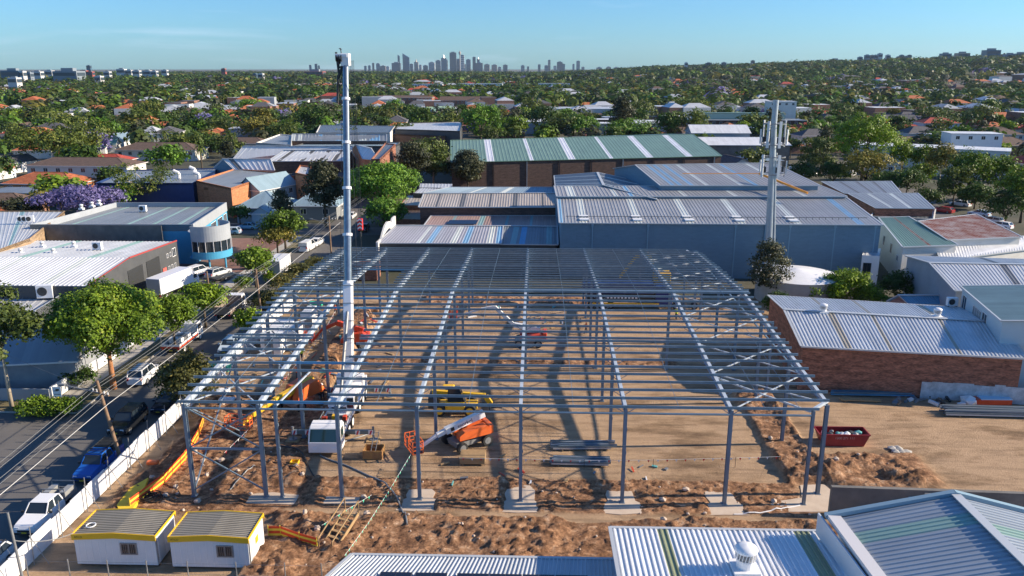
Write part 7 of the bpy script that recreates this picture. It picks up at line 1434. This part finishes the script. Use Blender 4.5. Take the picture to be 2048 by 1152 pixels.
# ------------------------------------------------------------------ nearby cottages (left) and feature houses
def house(name, label, loc, rz, w, d, h, rise, kind, wallm, roofm, group=None, win=True, chim=False, cat='house', eave=.5):
    t = thing(name, label, cat, (*loc[:2], loc[2] if len(loc) > 2 else 0), rz or .0001, group); OFF[t.name] = Vector((0, 0, 0)); mb = MB(); x, y = w / 2, d / 2
    if kind == 'flat': mb.box(-x, x, -y, y, 0, h); mb.build('wall', wallm, t); mb = MB(); mb.box(-x - .2, x + .2, -y - .2, y + .2, h, h + .25); mb.build('roof', roofm, t)
    else:
        mb.box(-x, x, -y, y, 0, h)
        if kind == 'gable': mb.face([(-x, -y, h), (-x, y, h), (-x, 0, h + rise)]); mb.face([(x, -y, h), (x, y, h), (x, 0, h + rise)])
        mb.build('wall', wallm, t); X, Y = x + eave, y + eave; z = h - .05; rb = MB(); k = min(Y, X) if kind == 'hip' else 0; hz_ = z + rise; g = Y
        if kind == 'hip': xr = max(X - Y, .2)
        else: xr = X
        A, B, Cc, D, E, Fp = (-X, -Y, z), (X, -Y, z), (X, Y, z), (-X, Y, z), (-xr, 0, hz_), (xr, 0, hz_)
        for f in ((A, B, Fp, E), (Cc, D, E, Fp)):
            L_ = math.hypot(Y, rise); rb.face(list(f), 0, [(f[0][0], 0), (f[1][0], 0), (f[2][0], L_), (f[3][0], L_)])
        if kind == 'hip': rb.face([B, Cc, Fp], 0, [(-Y, 0), (Y, 0), (0, 5)]); rb.face([D, A, E], 0, [(-Y, 0), (Y, 0), (0, 5)])
        for p_, q_ in ((A, B), (B, Cc), (Cc, D), (D, A)): rb.beam(p_, q_, .14, .16, 1)
        rb.beam(E, Fp, .28, .1, 2)
        if kind == 'hip':
            for p_, q_ in ((A, E), (D, E), (B, Fp), (Cc, Fp)): rb.beam(p_, q_, .26, .08, 2)
        rb.build('roof', [roofm, WHITEF, roofm], t, recalc=False)
    if chim: mb = MB(); mb.box(x * .4, x * .4 + .8, .4, 1.1, h + rise * .3, h + rise + .7); mb.build('chimney', REDB, t)
    if win:
        n = max(2, int(w / 3.6))
        for i in range(n): c_ = -x + w * (i + .5) / n; window(t, (c_ - .7, -y), (c_ + .7, -y), h - 1.9, h - .6)
        if h > 4.4:
            for i in range(n): c_ = -x + w * (i + .5) / n; window(t, (c_ - .7, -y), (c_ + .7, -y), .9, 2.1)
        window(t, (x, -.8), (x, .8), h - 1.9, h - .6)
    return t
def tile(name, c, c2): return brickmat(name, c, c2, tuple(q * .5 for q in c), scale=1.6, stain=.65, w=.22, h=.22)
TERR = tile('terracotta_tiles', (.42, .13, .05), (.34, .10, .04)); TBRN = tile('brown_tiles', (.13, .085, .065), (.10, .07, .055)); TGRY = tile('slate_tiles', (.09, .09, .10), (.07, .07, .08)); TRED = tile('red_tiles', (.38, .06, .04), (.3, .05, .035)); TORG = tile('orange_tiles', (.52, .19, .07), (.44, .15, .06))
BRK2 = brickmat('house_brick', (.26, .13, .085), (.21, .10, .07), (.2, .15, .12), stain=.75)
def ph(label, px, py, w, d, h, rise, kind, wm, rm, rz=0., name='house', z=0, **k):
    x, y = G(px, py); FOOT.append((x - w / 2 - 2, x + w / 2 + 2, y - 2, y + d + 2)); c_ = Vector((x, y)) + Vector((-math.sin(rz), math.cos(rz))) * d / 2; return house(name, label, (c_.x, c_.y, z), rz, w, d, h, rise, kind, wm, rm, **k)
ph('grey rendered cottage with steep metal roof and round dormer window at the left', 46, 782, 11, 9, 3.2, 3.2, 'gable', mat('grey_render', (.22, .24, .27), (.3, .32, .35), .8, .8), roofmat('cottage_metal_roof', (.30, .36, .42)), .18, win=False, name='cottage', chim=True)
co_ = thing('garden_wall', 'white garden wall stepping along the footpath by the grey cottage', 'wall', (-49.6, 80, 0)); mb = MB()
for y0, y1, hh in ((74.6, 79.5, 1.5), (79.7, 83.2, 1.3), (83.4, 92, 1.2)): mb.box(-49.7, -49.5, y0, y1, 0, hh)
mb.build('white_wall', HW, co_); mb = MB(); mb.box(-64, -49.75, 74.5, 74.7, 0, 1.3); mb.build('grey_wall', GREYW, co_)
window(co_, (-54.6, 77.35), (-53.2, 77.7), 1.0, 2.6, rows=2) if False else None
BLUR = roofmat('cottage_blue_roof', (.30, .42, .48)); WB = mat('weatherboard', (.34, .45, .52), (.4, .5, .57), .5, .7)
ph('left blue weatherboard cottage with iron roof and gabled porch', 520, 446, 10, 11, 3.4, 3.0, 'hip', WB, BLUR, .0, name='cottage')
ph('small gabled porch of the left blue cottage facing the cross street', 548, 452, 4, 4, 3.1, 1.5, 'gable', WB, BLUR, 1.5708, name='porch')
ph('right blue-roofed cottage with pyramid roof and open verandah', 630, 440, 10, 11, 3.2, 3.6, 'hip', mat('mid_grey_boards', (.25, .27, .28)), BLUR, .0, name='cottage')
ph('tall saw-tooth roofed weatherboard house behind the left blue cottage', 560, 415, 13, 7, 5.0, 3.0, 'gable', WB, BLUR, 1.15, name='house')
ph('long slate-roofed brick terrace behind the two blue cottages', 650, 395, 18, 9, 4.5, 1.6, 'gable', ORANGEB, TGRY, 0, name='house')
ph('white two-storey flats with dark tiled hip roof at the left', 158, 372, 30, 11, 5.8, 2.0, 'hip', OFFW, TBRN, -.03, name='flats')
ph('wide orange terracotta-tiled bungalow in front of the white flats', 78, 392, 20, 11, 3.2, 2.6, 'hip', ORANGEB, TERR, -.1, name='house')
ph('small red-tiled house behind the white flats', 205, 340, 15, 9, 3., 2., 'hip', REDB, TRED, 0, name='house')
ph('flat grey-roofed sheds left of the purple jacaranda', 45, 412, 20, 10, 3., .2, 'flat', CHAR, RMID, 0, name='shed')
ph('white bungalow with pale gable at the far left', 40, 345, 14, 10, 3.2, 2.2, 'gable', WHITEP, TGRY, 1.2, name='house')
ph('white porch house with red tiles at the left edge', 8, 358, 9, 8, 3., 2., 'gable', WHITEP, TERR, 1.3, name='house')
ph('long brown-roofed flats above the navy showroom', 312, 322, 30, 12, 4., 2.4, 'hip', OFFW, TBRN, 0, name='flats')
ph('brown hip-roofed flats with three ridges, centre left', 388, 303, 28, 11, 3.6, 2.2, 'hip', BRK2, TBRN, 0, name='flats')
ph('brown long roof at the left of the saw-tooth sheds', 478, 305, 22, 10, 3.6, 2.2, 'hip', OFFW, TBRN, 0, name='flats')
ph('white dormer house with pale roof among the gardens', 268, 296, 12, 9, 3.4, 3.2, 'gable', WHITEP, RBLUE, 1.4, name='house')
ph('white two-gabled cottage right of the brown-roofed cottage', 232, 296, 10, 9, 3.6, 3, 'gable', WHITEP, TBRN, .1, name='house')
ph('pale grey pyramid-roofed house among the gardens, left', 295, 283, 12, 12, 3.2, 3.6, 'hip', WHITEP, RLIGHT, 0, name='house')
ph('house with bright green metal gable roof at the left', 172, 312, 14, 9, 3.2, 2.6, 'gable', OFFW, roofmat('bright_green_roof', (.08, .30, .16)), .4, name='house')
ph('second green-roofed house beside the bright green gable', 200, 306, 12, 8, 3.2, 2, 'gable', OFFW, RGREEN, .2, name='house')
ph('church hall with great curved white roof, upper left', 395, 216, 26, 22, 3.5, 7, 'gable', REDB, RWHITE, 0, name='hall')
ph('long red-brick school with dark roof right of the boom', 795, 214, 62, 14, 8, 2, 'hip', REDB, TBRN, -.02, name='school')
ph('dark brown terrace rows behind the long green trees', 945, 212, 60, 16, 5, 3.4, 'gable', BRK2, TBRN, 0, name='terrace')
ph('brown terrace row with fin walls left of centre right', 1120, 214, 50, 14, 5, 3, 'gable', BRK2, TBRN, 0, name='terrace')
ph('green-roofed hall beyond the dark tree, right of the boom', 895, 240, 22, 16, 6, 2.6, 'gable', OFFW, roofmat('pale_green_roof', (.28, .42, .30)), .9, name='hall')
ph('row of white-walled two-storey houses with dark roofs by the boom', 770, 232, 26, 12, 6, 2, 'gable', OFFW, TGRY, 0, name='terrace')
ph('white balcony apartments, left block beyond the brown terraces', 855, 184, 44, 16, 11, .3, 'flat', WHITEP, RLIGHT, 0, name='apartment_building'); ph('white balcony apartments, middle and longest block', 960, 187, 62, 16, 13, .3, 'flat', WHITEP, RLIGHT, 0, name='apartment_building'); ph('white balcony apartments, right block before the gum trees', 1108, 184, 46, 16, 12, .3, 'flat', WHITEP, RLIGHT, 0, name='apartment_building')
ph('brick depot with long green roof light behind the tower', 1488, 264, 66, 14, 6, .2, 'flat', DARKB, RGREY, 0, name='depot'); ph('green glazed lantern along the depot roof', 1476, 262, 50, 5, 9.5, .2, 'flat', mat('pale_green_wall', (.3, .42, .36)), RGREEN, 0, name='roof_lantern', win=False)
ph('white two-storey tower house on the brick depot by the phone tower', 1562, 258, 15, 10, 15, .3, 'flat', OFFW, RLIGHT, 0, name='tower_house')
ph('white-roofed shed group behind the green warehouse, left', 1130, 268, 50, 30, 6, .3, 'flat', GREYW, RWHITE, 0, name='shed', win=False); ph('white-roofed shed group behind the green warehouse, right', 1270, 272, 44, 30, 6, .3, 'flat', GREYW, RWHITE, 0, name='shed', win=False)
ph('long curved-parapet white shed far behind the green warehouse', 1230, 240, 90, 30, 7, .3, 'flat', OFFW, RLIGHT, 0, name='shed', win=False)
ph('white ribbed roof shed right of the green warehouse ridge', 1440, 300, 24, 16, 7, 3, 'gable', GREYW, RWHITE, 0, name='shed', win=False)
ph('wide white roof with grey seams beside the green warehouse', 1480, 330, 34, 20, 7, 2, 'gable', DCONC, RWHITE, 0, name='shed', win=False)
ph('blue-grey flat-roofed workshop left of the antennas', 1485, 284, 26, 14, 6, .3, 'flat', CHAR, RBLUE, -.1, name='shed', win=False)
ph('dark blue glazed gate building under the antennas', 1600, 262, 30, 8, 4, .3, 'flat', GREYW, RGREY, 0, name='carport', win=False)
ph('long white row of terraces with flat roofs behind the slim gums', 1845, 350, 46, 12, 8.5, .3, 'flat', OFFW, RWHITE, -.52, name='terrace'); ph('white box-shaped modern building above the terraces', 1946, 328, 17, 10, 10.5, .3, 'flat', WHITEP, RWHITE, -.12, name='modern_building')
ph('brown hip-roofed house at the right edge', 1996, 292, 22, 14, 5, 3, 'hip', OFFW, TBRN, 0, name='house'); ph('dark red-tiled house right of the white box building', 2020, 312, 20, 12, 4, 3, 'hip', BRK2, TBRN, .1, name='house')
ph('pale blue two-storey house with red tiles right of the bright gum', 1880, 272, 18, 12, 6.4, 2.6, 'hip', mat('pale_blue_wall', (.38, .5, .62)), TRED, 0, name='house'); ph('white two-storey house with dark roof right of the bright gum', 1800, 262, 17, 11, 6, 2.6, 'gable', WHITEP, TGRY, 0, name='house')
ph('red hip-roofed house below the pale blue one', 1830, 280, 15, 10, 4, 3, 'hip', BRK2, TRED, .2, name='house')
ph('red-roofed pair of houses beside the palm', 1660, 244, 24, 10, 4, 3, 'hip', BRK2, TRED, 0, name='house'); ph('row of dark-roofed terraces with white fin walls beyond the palm', 1650, 222, 50, 12, 6, 3, 'gable', BRK2, TGRY, -.1, name='terrace')
# parked cars and vans in the yard beside the bright gum
for i, (px, py, k_, pn, pc, lab) in enumerate(((1592, 345, 'van', 'white', (.78, .79, .80), 'white van by the dark tree under the phone tower'), (1618, 352, 'van', 'pale', (.5, .6, .68), 'pale blue van nearest the olive gum'), (1658, 350, 'wagon', 'white', (.78, .79, .80), 'white car under the brilliant gum'), (1702, 352, 'van', 'white', (.78, .79, .80), 'white van behind the dry grey-gold tree'))): car(k_, lab, px, py, .3 * i, pn, pc, loc=G(px, py))
# ------------------------------------------------------------------ the suburb: houses
PROTO = []
specs = [('hip', OFFW, TERR, 'orange terracotta'), ('hip', BRK2, TERR, 'orange terracotta'), ('hip', BRK2, TBRN, 'dark brown'), ('hip', OFFW, TGRY, 'slate grey'), ('gable', WHITEP, RLIGHT, 'pale metal'), ('gable', OFFW, TGRY, 'slate grey'), ('hip', BRK2, TORG, 'bright orange'), ('flat', WHITEP, RWHITE, 'flat white'), ('hip', OFFW, RBLUE, 'blue-grey metal'), ('gable', BRK2, TBRN, 'dark brown'), ('hip', OFFW, TRED, 'deep red'), ('flat', GREYW, RLIGHT, 'flat pale')]
for i, (k, wm, rm, nm) in enumerate(specs):
    w_, d_ = rnd.uniform(11, 15), rnd.uniform(9, 12); h_ = rnd.choice([3.1, 3.3, 5.6]) if k != 'flat' else 5.8
    PROTO.append((house('house', 'x', (0, -500 - 20 * i), 0, w_, d_, h_, rnd.uniform(2.2, 3.0), k, wm, rm, chim=i % 3 == 0), nm, house('house', 'x', (0, -500 - 20 * i), 0, w_, d_, h_, rnd.uniform(2.2, 3.0), k, wm, rm, win=False)))
def zone(px):
    return 'at the far left' if px < 260 else 'left of the crane boom' if px < 690 else 'between boom and phone tower' if px < 1550 else 'right of the phone tower'
def depthw(y): return 'in the nearer streets' if y < 330 else 'in the middle streets' if y < 450 else 'in the farther streets'
def blocked(x, y, m=6):
    for a, b, c, d in FOOT:
        if a - m < x < b + m and c - m < y < d + m: return True
    return False
cnt = 0; th_ = R(9); HP = []
cand = []
for u in range(-32, 34):
    for v in range(-8, 34):
        bx, by = u * 17.5, v * 34 + (4 if v % 2 else -4) + (9 if v % 2 else 0); x = bx * math.cos(th_) - by * math.sin(th_) + rnd.uniform(-2, 2); y = bx * math.sin(th_) + by * math.cos(th_) + 200 + rnd.uniform(-2, 2); cand.append((y, x))
cand.sort()
for y, x in cand:
    if y < 150 or y > 640 or abs(x) > .70 * y + 12 or blocked(x, y) or rnd.random() < .12: continue
    px = PXL(x, y, 3)[0]
    if cnt >= 262: break
    w_ = [3, 3, 3, 3, 2, 2, 2, 1, 2, 2, 1, 1] if px < 700 else [1, 2, 5, 3, 1, 2, 1, 1, 1, 3, 2, 1]
    i = rnd.choices(range(12), w_)[0]; near, nm, far = PROTO[i]; o = copy_tree(near if y < 330 else far); o.location = (x, y, 0); o.rotation_euler = (0, 0, th_ + rnd.choice([0, math.pi / 2, math.pi, -math.pi / 2]) + rnd.uniform(-.05, .05)); s_ = rnd.uniform(.9, 1.1); o.scale = (s_, s_, s_)
    l = f'{nm} roofed suburban house {depthw(y)} {zone(px)}'; tag(o, l, 'house', l.replace('house', 'houses')); cnt += 1; HP.append((x, y)); FOOT.append((x - 5, x + 5, y - 5, y + 5))
def rmtree(o):
    for c_ in list(o.children): rmtree(c_)
    bpy.data.objects.remove(o)
for a_, _, b_ in PROTO: rmtree(a_); rmtree(b_)
# ------------------------------------------------------------------ the suburb: single trees (trunk and crown share one mesh at this size)
TP = []
for i, (sp, nm, W, H) in enumerate((('gum', 'olive gum', 11, 13), ('gum', 'olive gum', 13, 12), ('dark', 'dark evergreen', 9, 9), ('dark', 'dark evergreen', 11, 12), ('broad', 'yellow-green broadleaf', 10, 9), ('fig', 'rich green rounded', 10, 9), ('casuarina', 'grey-green feathery', 8, 13), ('autumn', 'gold-tinged', 10, 11), ('jacaranda', 'purple blossoming', 10, 9), ('fig', 'rich green rounded', 13, 11), ('lime', 'bright lime', 8, 8), ('gum', 'olive gum', 16, 15))):
    r = random.Random(i); lb = lobes(sp, W, H, H * .2, r); ex = limbs(lb, H * .25, W, r, .22, mi=1, nl=4); TP.append((quadmesh('tree_crown', *crown_arrays(lb, 900, .95, r, .9), [LM[sp], BARK['dark']], extra=ex), nm))
def green(px): return None
k = 0; tries = 0; TPOS = []
while k < 236 and tries < 9000:
    tries += 1; y = 150 + 430 * math.sqrt(rnd.random()); x = rnd.uniform(-.70, .70) * y
    if y < 165 and -50 < x < 70: continue
    if blocked(x, y, 1.5) or any(abs(x - a) < 6 and abs(y - b) < 6 for a, b in TPOS): continue
    px = PXL(x, y, 4)[0]; i = rnd.choices(range(12), [4, 4, 5, 5, 2, 2, 3, 2, 1, 2, .8, 3])[0]; me, nm = TP[i]; o = bpy.data.objects.new('tree', me); C.objects.link(o); s_ = rnd.uniform(.65, 1.15); s_ *= 1.02; o.location = (x, y, 0); o.scale = (s_ * rnd.uniform(.85, 1.15), s_ * rnd.uniform(.85, 1.15), s_ * rnd.uniform(.8, 1.1)); o.rotation_euler = (0, 0, rnd.uniform(0, 6.28))
    l = f'{nm} garden tree {depthw(y)} {zone(px)}'; tag(o, l, 'tree', l.replace('tree', 'trees')); TPOS.append((x, y)); k += 1
# ------------------------------------------------------------------ far woodland and far roofs (thousands: nobody could count them)
def fartrees(name, r0, r1, sp, nq, W, H, qs, keep, kind_mats):
    c_ = []
    n = int(.72 * (r1 ** 2 - r0 ** 2) / sp ** 2)
    rr = np.sqrt(nr.uniform(r0 ** 2, r1 ** 2, n)); az = nr.uniform(-.66, .66, n); x = rr * np.sin(az); y = rr * np.cos(az)
    m = (np.abs(x) < .72 * y + 20) & (fbm(x + 5000, y + 5000, .006, 3, 21) > keep); 
    if r0 < 600:
        ok = np.array([not blocked(a, b, 2) for a, b in zip(x, y)]); m &= ok
    x, y = x[m], y[m]; n = len(x); s = nr.uniform(.5, 1.1, n) * (.75 + 1.0 * fbm(x + 900, y + 900, .011, 2, 33)); mi = nr.choice(len(kind_mats), n, p=[.38, .32, .14, .08, .05, .02, .01]); tn = nr.uniform(0, .75, n)
    z = hill(x, y); d = nr.normal(size=(n, nq, 3)); d[..., 2] = np.abs(d[..., 2]) * 1.1 - .35; d /= np.linalg.norm(d, axis=2, keepdims=True); u = nr.uniform(.72, 1.02, (n, nq, 1))
    lobe = 1 + .25 * np.sin(3 * np.arctan2(d[..., 1], d[..., 0]) + tn[:, None] * 20)[..., None]
    cen = np.stack([x, y, z + H * .5 * s], -1)[:, None, :] + d * u * lobe * np.array([W / 2, W / 2, H * .5]) * s[:, None, None]
    nrm = d + nr.normal(size=d.shape) * .16 + np.array([0, 0, .25]); tone = np.clip(tn[:, None] * .7 + nr.uniform(-.1, .22, (n, nq)), 0, 1)
    me = quadmesh(name, cen.reshape(-1, 3), np.full(n * nq, qs) * nr.uniform(.7, 1.4, n * nq), nrm.reshape(-1, 3), tone.ravel(), kind_mats, mi=np.repeat(mi, nq), asp=.8)
    o = bpy.data.objects.new(name, me); C.objects.link(o); tag(o, 'mass of suburban trees filling the distance up to the skyline', 'woodland', kind='stuff')
KM = [LM['dark'], LM['gum'], LM['casuarina'], LM['autumn'], LM['fig'], LM['broad'], LM['jacaranda']]
fartrees('distant_foliage', 330, 640, 15, 130, 11, 8.5, 1.8, .60, KM); fartrees('distant_foliage', 640, 1700, 15, 48, 15.5, 11, 3.7, .46, KM); fartrees('distant_foliage', 1700, 5200, 36, 30, 32, 14, 7.5, .30, KM)
def farhouses(r0, r1, n, w0):
    mb = MB(); rr = np.sqrt(nr.uniform(r0 ** 2, r1 ** 2, n)); az = nr.uniform(-.62, .62, n)
    for r_, a_ in zip(rr, az):
        x, y = r_ * math.sin(a_), r_ * math.cos(a_); z = float(hill(np.float64(x), np.float64(y))); w_, d_, h_ = rnd.uniform(.8, 1.4) * w0, rnd.uniform(.7, 1.) * w0, rnd.choice([3.5, 4, 6, 6.5, 9]); t0 = rnd.choice([0, 1.57]) + .15; c, s = math.cos(t0), math.sin(t0)
        L = lambda u, v, q: (x + u * c - v * s, y + u * s + v * c, z + q); a, b = w_ / 2, d_ / 2; wi = rnd.choice([0, 8, 2, 2]); ri = rnd.choice([3, 3, 4, 5, 5, 6, 6, 7, 8]); fl = rnd.random() < .3
        Q = [(-a, -b), (a, -b), (a, b), (-a, b)]
        for i in range(4): p, q = Q[i], Q[(i + 1) % 4]; mb.face([L(*p, 0), L(*q, 0), L(*q, h_), L(*p, h_)], wi)
        if fl: mb.face([L(*p, h_) for p in Q], rnd.choice([6, 1, 5]))
        else:
            e, f = L(-a * .4, 0, h_ + 2.6), L(a * .4, 0, h_ + 2.6); P = [L(*p, h_) for p in Q]; mb.face([P[0], P[1], f, e], ri); mb.face([P[2], P[3], e, f], ri); mb.face([P[1], P[2], f], ri); mb.face([P[3], P[0], e], ri)
    o = mb.build('distant_rooftops', [OFFW, WHITEP, BRK2, TERR, TBRN, TGRY, RLIGHT, TRED, GREYW], recalc=False); tag(o, 'scattered rooftops of distant houses showing between far trees', 'rooftops', kind='stuff')
farhouses(540, 1500, 1650, 15); farhouses(1500, 4200, 620, 28)
# ------------------------------------------------------------------ far blocks and the city skyline, each a building of its own
BM = {'w': mat('tower_pale', (.50, .50, .50), (.58, .58, .57), .01), 'g': mat('tower_grey', (.20, .24, .28)), 'b': mat('tower_blue_glass', (.07, .13, .19), rough=.25), 't': mat('tower_tan', (.36, .29, .23)), 'd': mat('tower_dark', (.07, .09, .11)), 'r': mat('tower_red', (.33, .09, .07))}
STRIP = mat('window_band', (.05, .07, .09), rough=.3)
def tower(label, px0, px1, pt, D, c, pb=None, top=None, group=None, name='tower_block'):
    xa, xb = [((px - 1024) / F) for px in (px0, px1)]; d = Vector((_cf.x, _cf.y, 0)).normalized(); rt = _cr; y0 = D
    dr = lambda px, py: _cf + _cr * ((px - 1024) / F) - _cu * ((py - 576) / F)
    a = dr(px0, pt); k = D / a.y; A = Vector((a.x * k, D, HC + a.z * k)); b = dr(px1, pt); k = D / b.y; B = Vector((b.x * k, D, HC + b.z * k)); H = A.z
    t = thing(name, label, 'building', ((A.x + B.x) / 2, D, 0), group=group); w_ = B.x - A.x; dp = max(w_ * .7, 12); z0 = float(hill(np.float64(A.x), np.float64(D))) - 3; mb = MB(); mb.box(A.x, B.x, D, D + dp, min(z0, H - 5), H); mb.build('wall', BM[c], t)
    n = max(2, min(9, int((H - max(z0, 0)) / 14))); mb = MB(); z1 = max(z0, 0)
    for i in range(n): z = z1 + (H - z1) * (i + .4) / n; mb.box(A.x + w_ * .06, B.x - w_ * .06, D - .6, D - .1, z, z + (H - z1) / n * .4); mb.box(B.x + .1, B.x + .6, D + dp * .08, D + dp * .92, z, z + (H - z1) / n * .4)
    mb.build('window', STRIP, t); mb = MB(); m_ = (A.x + B.x) / 2; hh = w_ * .12
    if top == 'spire': mb.tube((m_, D + dp / 2, H), (m_, D + dp / 2, H + w_ * .7), w_ * .28, 4, r2=.5); mb.build('spire', BM[c], t)
    elif top == 'needle': mb.tube((m_, D + dp / 2, H), (m_, D + dp / 2, H + w_ * 1.6), 2, 4, r2=.6); mb.build('mast', BM['g'], t)
    elif top == 'wedge': mb.hexa([(A.x, D, H), (B.x, D, H), (B.x, D + dp, H), (A.x, D + dp, H), (A.x, D, H + w_ * .6), (B.x, D, H + .5), (B.x, D + dp, H + .5), (A.x, D + dp, H + w_ * .6)]); mb.build('crown_top', BM[c], t)
    else: mb.box(m_ - w_ * .25, m_ + w_ * .25, D + dp * .3, D + dp * .7, H, H + hh); mb.build('plant_room', BM['g'], t)
    return t
SKY = [(728, 733, 132, 'g', None), (736, 741, 131, 'g', None), (744, 748, 126, 'd', None), (752, 759, 127, 'g', None), (760, 771, 132, 't', None), (772, 778, 133, 'w', None), (783, 800, 126, 'd', None), (795, 799, 112, 'b', 'wedge'), (805, 818, 115, 'b', 'wedge'), (819, 826, 128, 'g', None), (828, 836, 124, 't', 'spire'), (838, 843, 130, 'w', None), (846, 855, 131, 'd', None), (857, 869, 125, 'w', None), (871, 881, 121, 'g', None), (882, 892, 116, 'b', 'spire'), (887, 895, 119, 'g', None), (899, 912, 105, 'd', None), (900, 908, 125, 't', None), (913, 920, 118, 'g', None), (921, 928, 110, 'w', None), (922, 931, 128, 'b', None), (932, 941, 119, 'g', None), (945, 951, 114, 'd', None), (954, 959, 118, 'b', 'spire'), (950, 965, 126, 'd', None), (968, 979, 129, 't', None), (983, 994, 130, 't', None), (996, 1002, 134, 'g', None), (1006, 1015, 130, 'd', None),
 (1042, 1049, 131, 'g', None), (1054, 1058, 133, 'd', None), (1076, 1081, 129, 'd', None), (1089, 1096, 131, 'g', None), (1096, 1101, 120, 't', None), (1107, 1113, 132, 'w', None), (1114, 1125, 124, 'd', None), (1122, 1130, 128, 'b', None), (1145, 1149, 128, 'g', None), (1153, 1160, 122, 'g', None), (1163, 1169, 134, 'g', None), (1193, 1204, 135, 'g', None), (1213, 1222, 134, 't', None), (1228, 1238, 135, 'g', None)]
nmc = {'g': 'grey', 'd': 'dark', 'b': 'blue glass', 't': 'tan', 'w': 'pale'}
for i, (a, b, pt, c, tp) in enumerate(SKY):
    g_ = 'the city towers' if a < 1030 else 'the towers right of the city'; w_ = 'with pointed top ' if tp == 'spire' else 'with slanted top ' if tp == 'wedge' else ''
    tower(f'{nmc[c]} {"tall" if pt < 122 else "mid-height" if pt < 129 else "low"} skyline tower {w_}among {g_}', a, b, pt, 9000 + 60 * (i % 5), c, top=tp, group=f'{nmc[c]} skyline towers among {g_}')
t = thing('observation_tower', 'slender tan observation tower with a turret in the middle of the city skyline', 'tower', (0, 9000, 0)); q = _cf + _cr * ((919.5 - 1024) / F) - _cu * ((101 - 576) / F); kx = 8900 / q.y; X_, Z_ = q.x * kx, HC + q.z * kx; t.location = (X_, 8900, 0); OFF[t.name] = Vector((X_, 8900, 0)); mb = MB(); mb.tube((X_, 8900, 0), (X_, 8900, Z_ - 30), 5, 8); mb.build('shaft', BM['t'], t); mb = MB(); mb.lathe([(5, -45), (13, -36), (13, -18), (6, -10), (1.5, 0)], (X_, 8900, Z_), 14); mb.build('turret', BM['t'], t)
FARB = [(0, 36, 141, 1500, 'b', 160), (38, 45, 142, 1500, 'w', 160), (50, 60, 145, 1600, 'g', 160), (62, 80, 143, 1700, 'w', 165), (88, 103, 141, 1800, 'w', 162), (104, 152, 142, 1500, 'g', 165), (156, 160, 146, 1900, 'w', 160), (160, 172, 141, 2000, 'r', 158), (172, 184, 143, 2000, 'r', 158), (172, 180, 131, 3500, 'b', 150), (188, 200, 152, 1300, 'w', 165), (206, 218, 143, 1900, 'w', 158), (232, 248, 138, 2200, 'w', 156), (250, 262, 140, 2200, 'w', 156), (264, 278, 141, 2100, 'w', 158), (284, 300, 141, 2000, 'w', 160), (300, 312, 142, 2000, 'w', 160), (322, 333, 140, 2300, 'w', 156), (442, 450, 137, 2600, 'r', 150), (14, 32, 155, 1100, 'w', 170), (505, 512, 147, 1900, 'b', 158), (515, 525, 147, 1700, 'w', 160), (608, 645, 143, 2600, 'r', 152), (618, 622, 130, 7000, 'g', 140), (629, 634, 128, 7000, 'b', 140), (636, 639, 131, 7000, 'd', 140)]
for i, (a, b, pt, D, c, _) in enumerate(FARB):
    tower(f'{nmc.get(c, "red")} block on the left horizon {["beyond the nearest treetops", "farther along the horizon"][D > 1800]}', a, b, pt, D, c, group=f'{nmc.get(c, "red")} blocks on the left horizon, {"far" if D > 1800 else "near"}')
RB = [(1370, 1376, 125, 3000, 'w'), (1412, 1424, 126, 3000, 'd'), (1444, 1453, 125, 3000, 'g'), (1503, 1510, 121, 3200, 't'), (1663, 1682, 119, 3000, 'g'), (1717, 1726, 114, 3200, 'g'), (1731, 1741, 110, 3200, 'g'), (1743, 1749, 110, 3200, 't'), (1749, 1756, 110, 3200, 'g'), (1757, 1766, 107, 3200, 'w'), (1773, 1782, 110, 3200, 'w'), (1795, 1801, 113, 3200, 'g'), (1801, 1809, 110, 3200, 'b'), (1811, 1817, 112, 3200, 'g'), (1817, 1824, 110, 3200, 'd'), (1885, 1904, 107, 2600, 'g'), (1917, 1941, 106, 2600, 't'), (1974, 2003, 100, 2600, 'b'), (2006, 2016, 109, 2600, 'w'), (2014, 2034, 108, 2500, 'g'), (2034, 2060, 107, 2500, 'd'), (1960, 1984, 118, 2300, 'g')]
for i, (a, b, pt, D, c) in enumerate(RB): tower(f'{nmc[c]} {"wide slab" if b - a > 15 else "narrow"} block on the right hillside skyline', a, b, pt, D, c, group=f'{nmc[c]} {"slab" if b - a > 15 else "narrow"} blocks on the right hillside')
# ------------------------------------------------------------------ the air: haze
hzm = bpy.data.materials.new('haze'); hzm.use_nodes = True; nt2 = hzm.node_tree; nt2.nodes.clear(); out = nt2.nodes.new('ShaderNodeOutputMaterial'); pv = nt2.nodes.new('ShaderNodeVolumePrincipled'); pv.inputs['Color'].default_value = (.62, .80, 1.0, 1); pv.inputs['Density'].default_value = 2.4e-5; pv.inputs['Anisotropy'].default_value = .2; nt2.links.new(pv.outputs[0], out.inputs['Volume'])
mb = MB(); mb.box(-9000, 9000, -1200, 12000, -4, 330); hz = mb.build('haze', hzm); tag(hz, kind='stuff', label='thin blue air between the camera and the distant city', cat='haze')
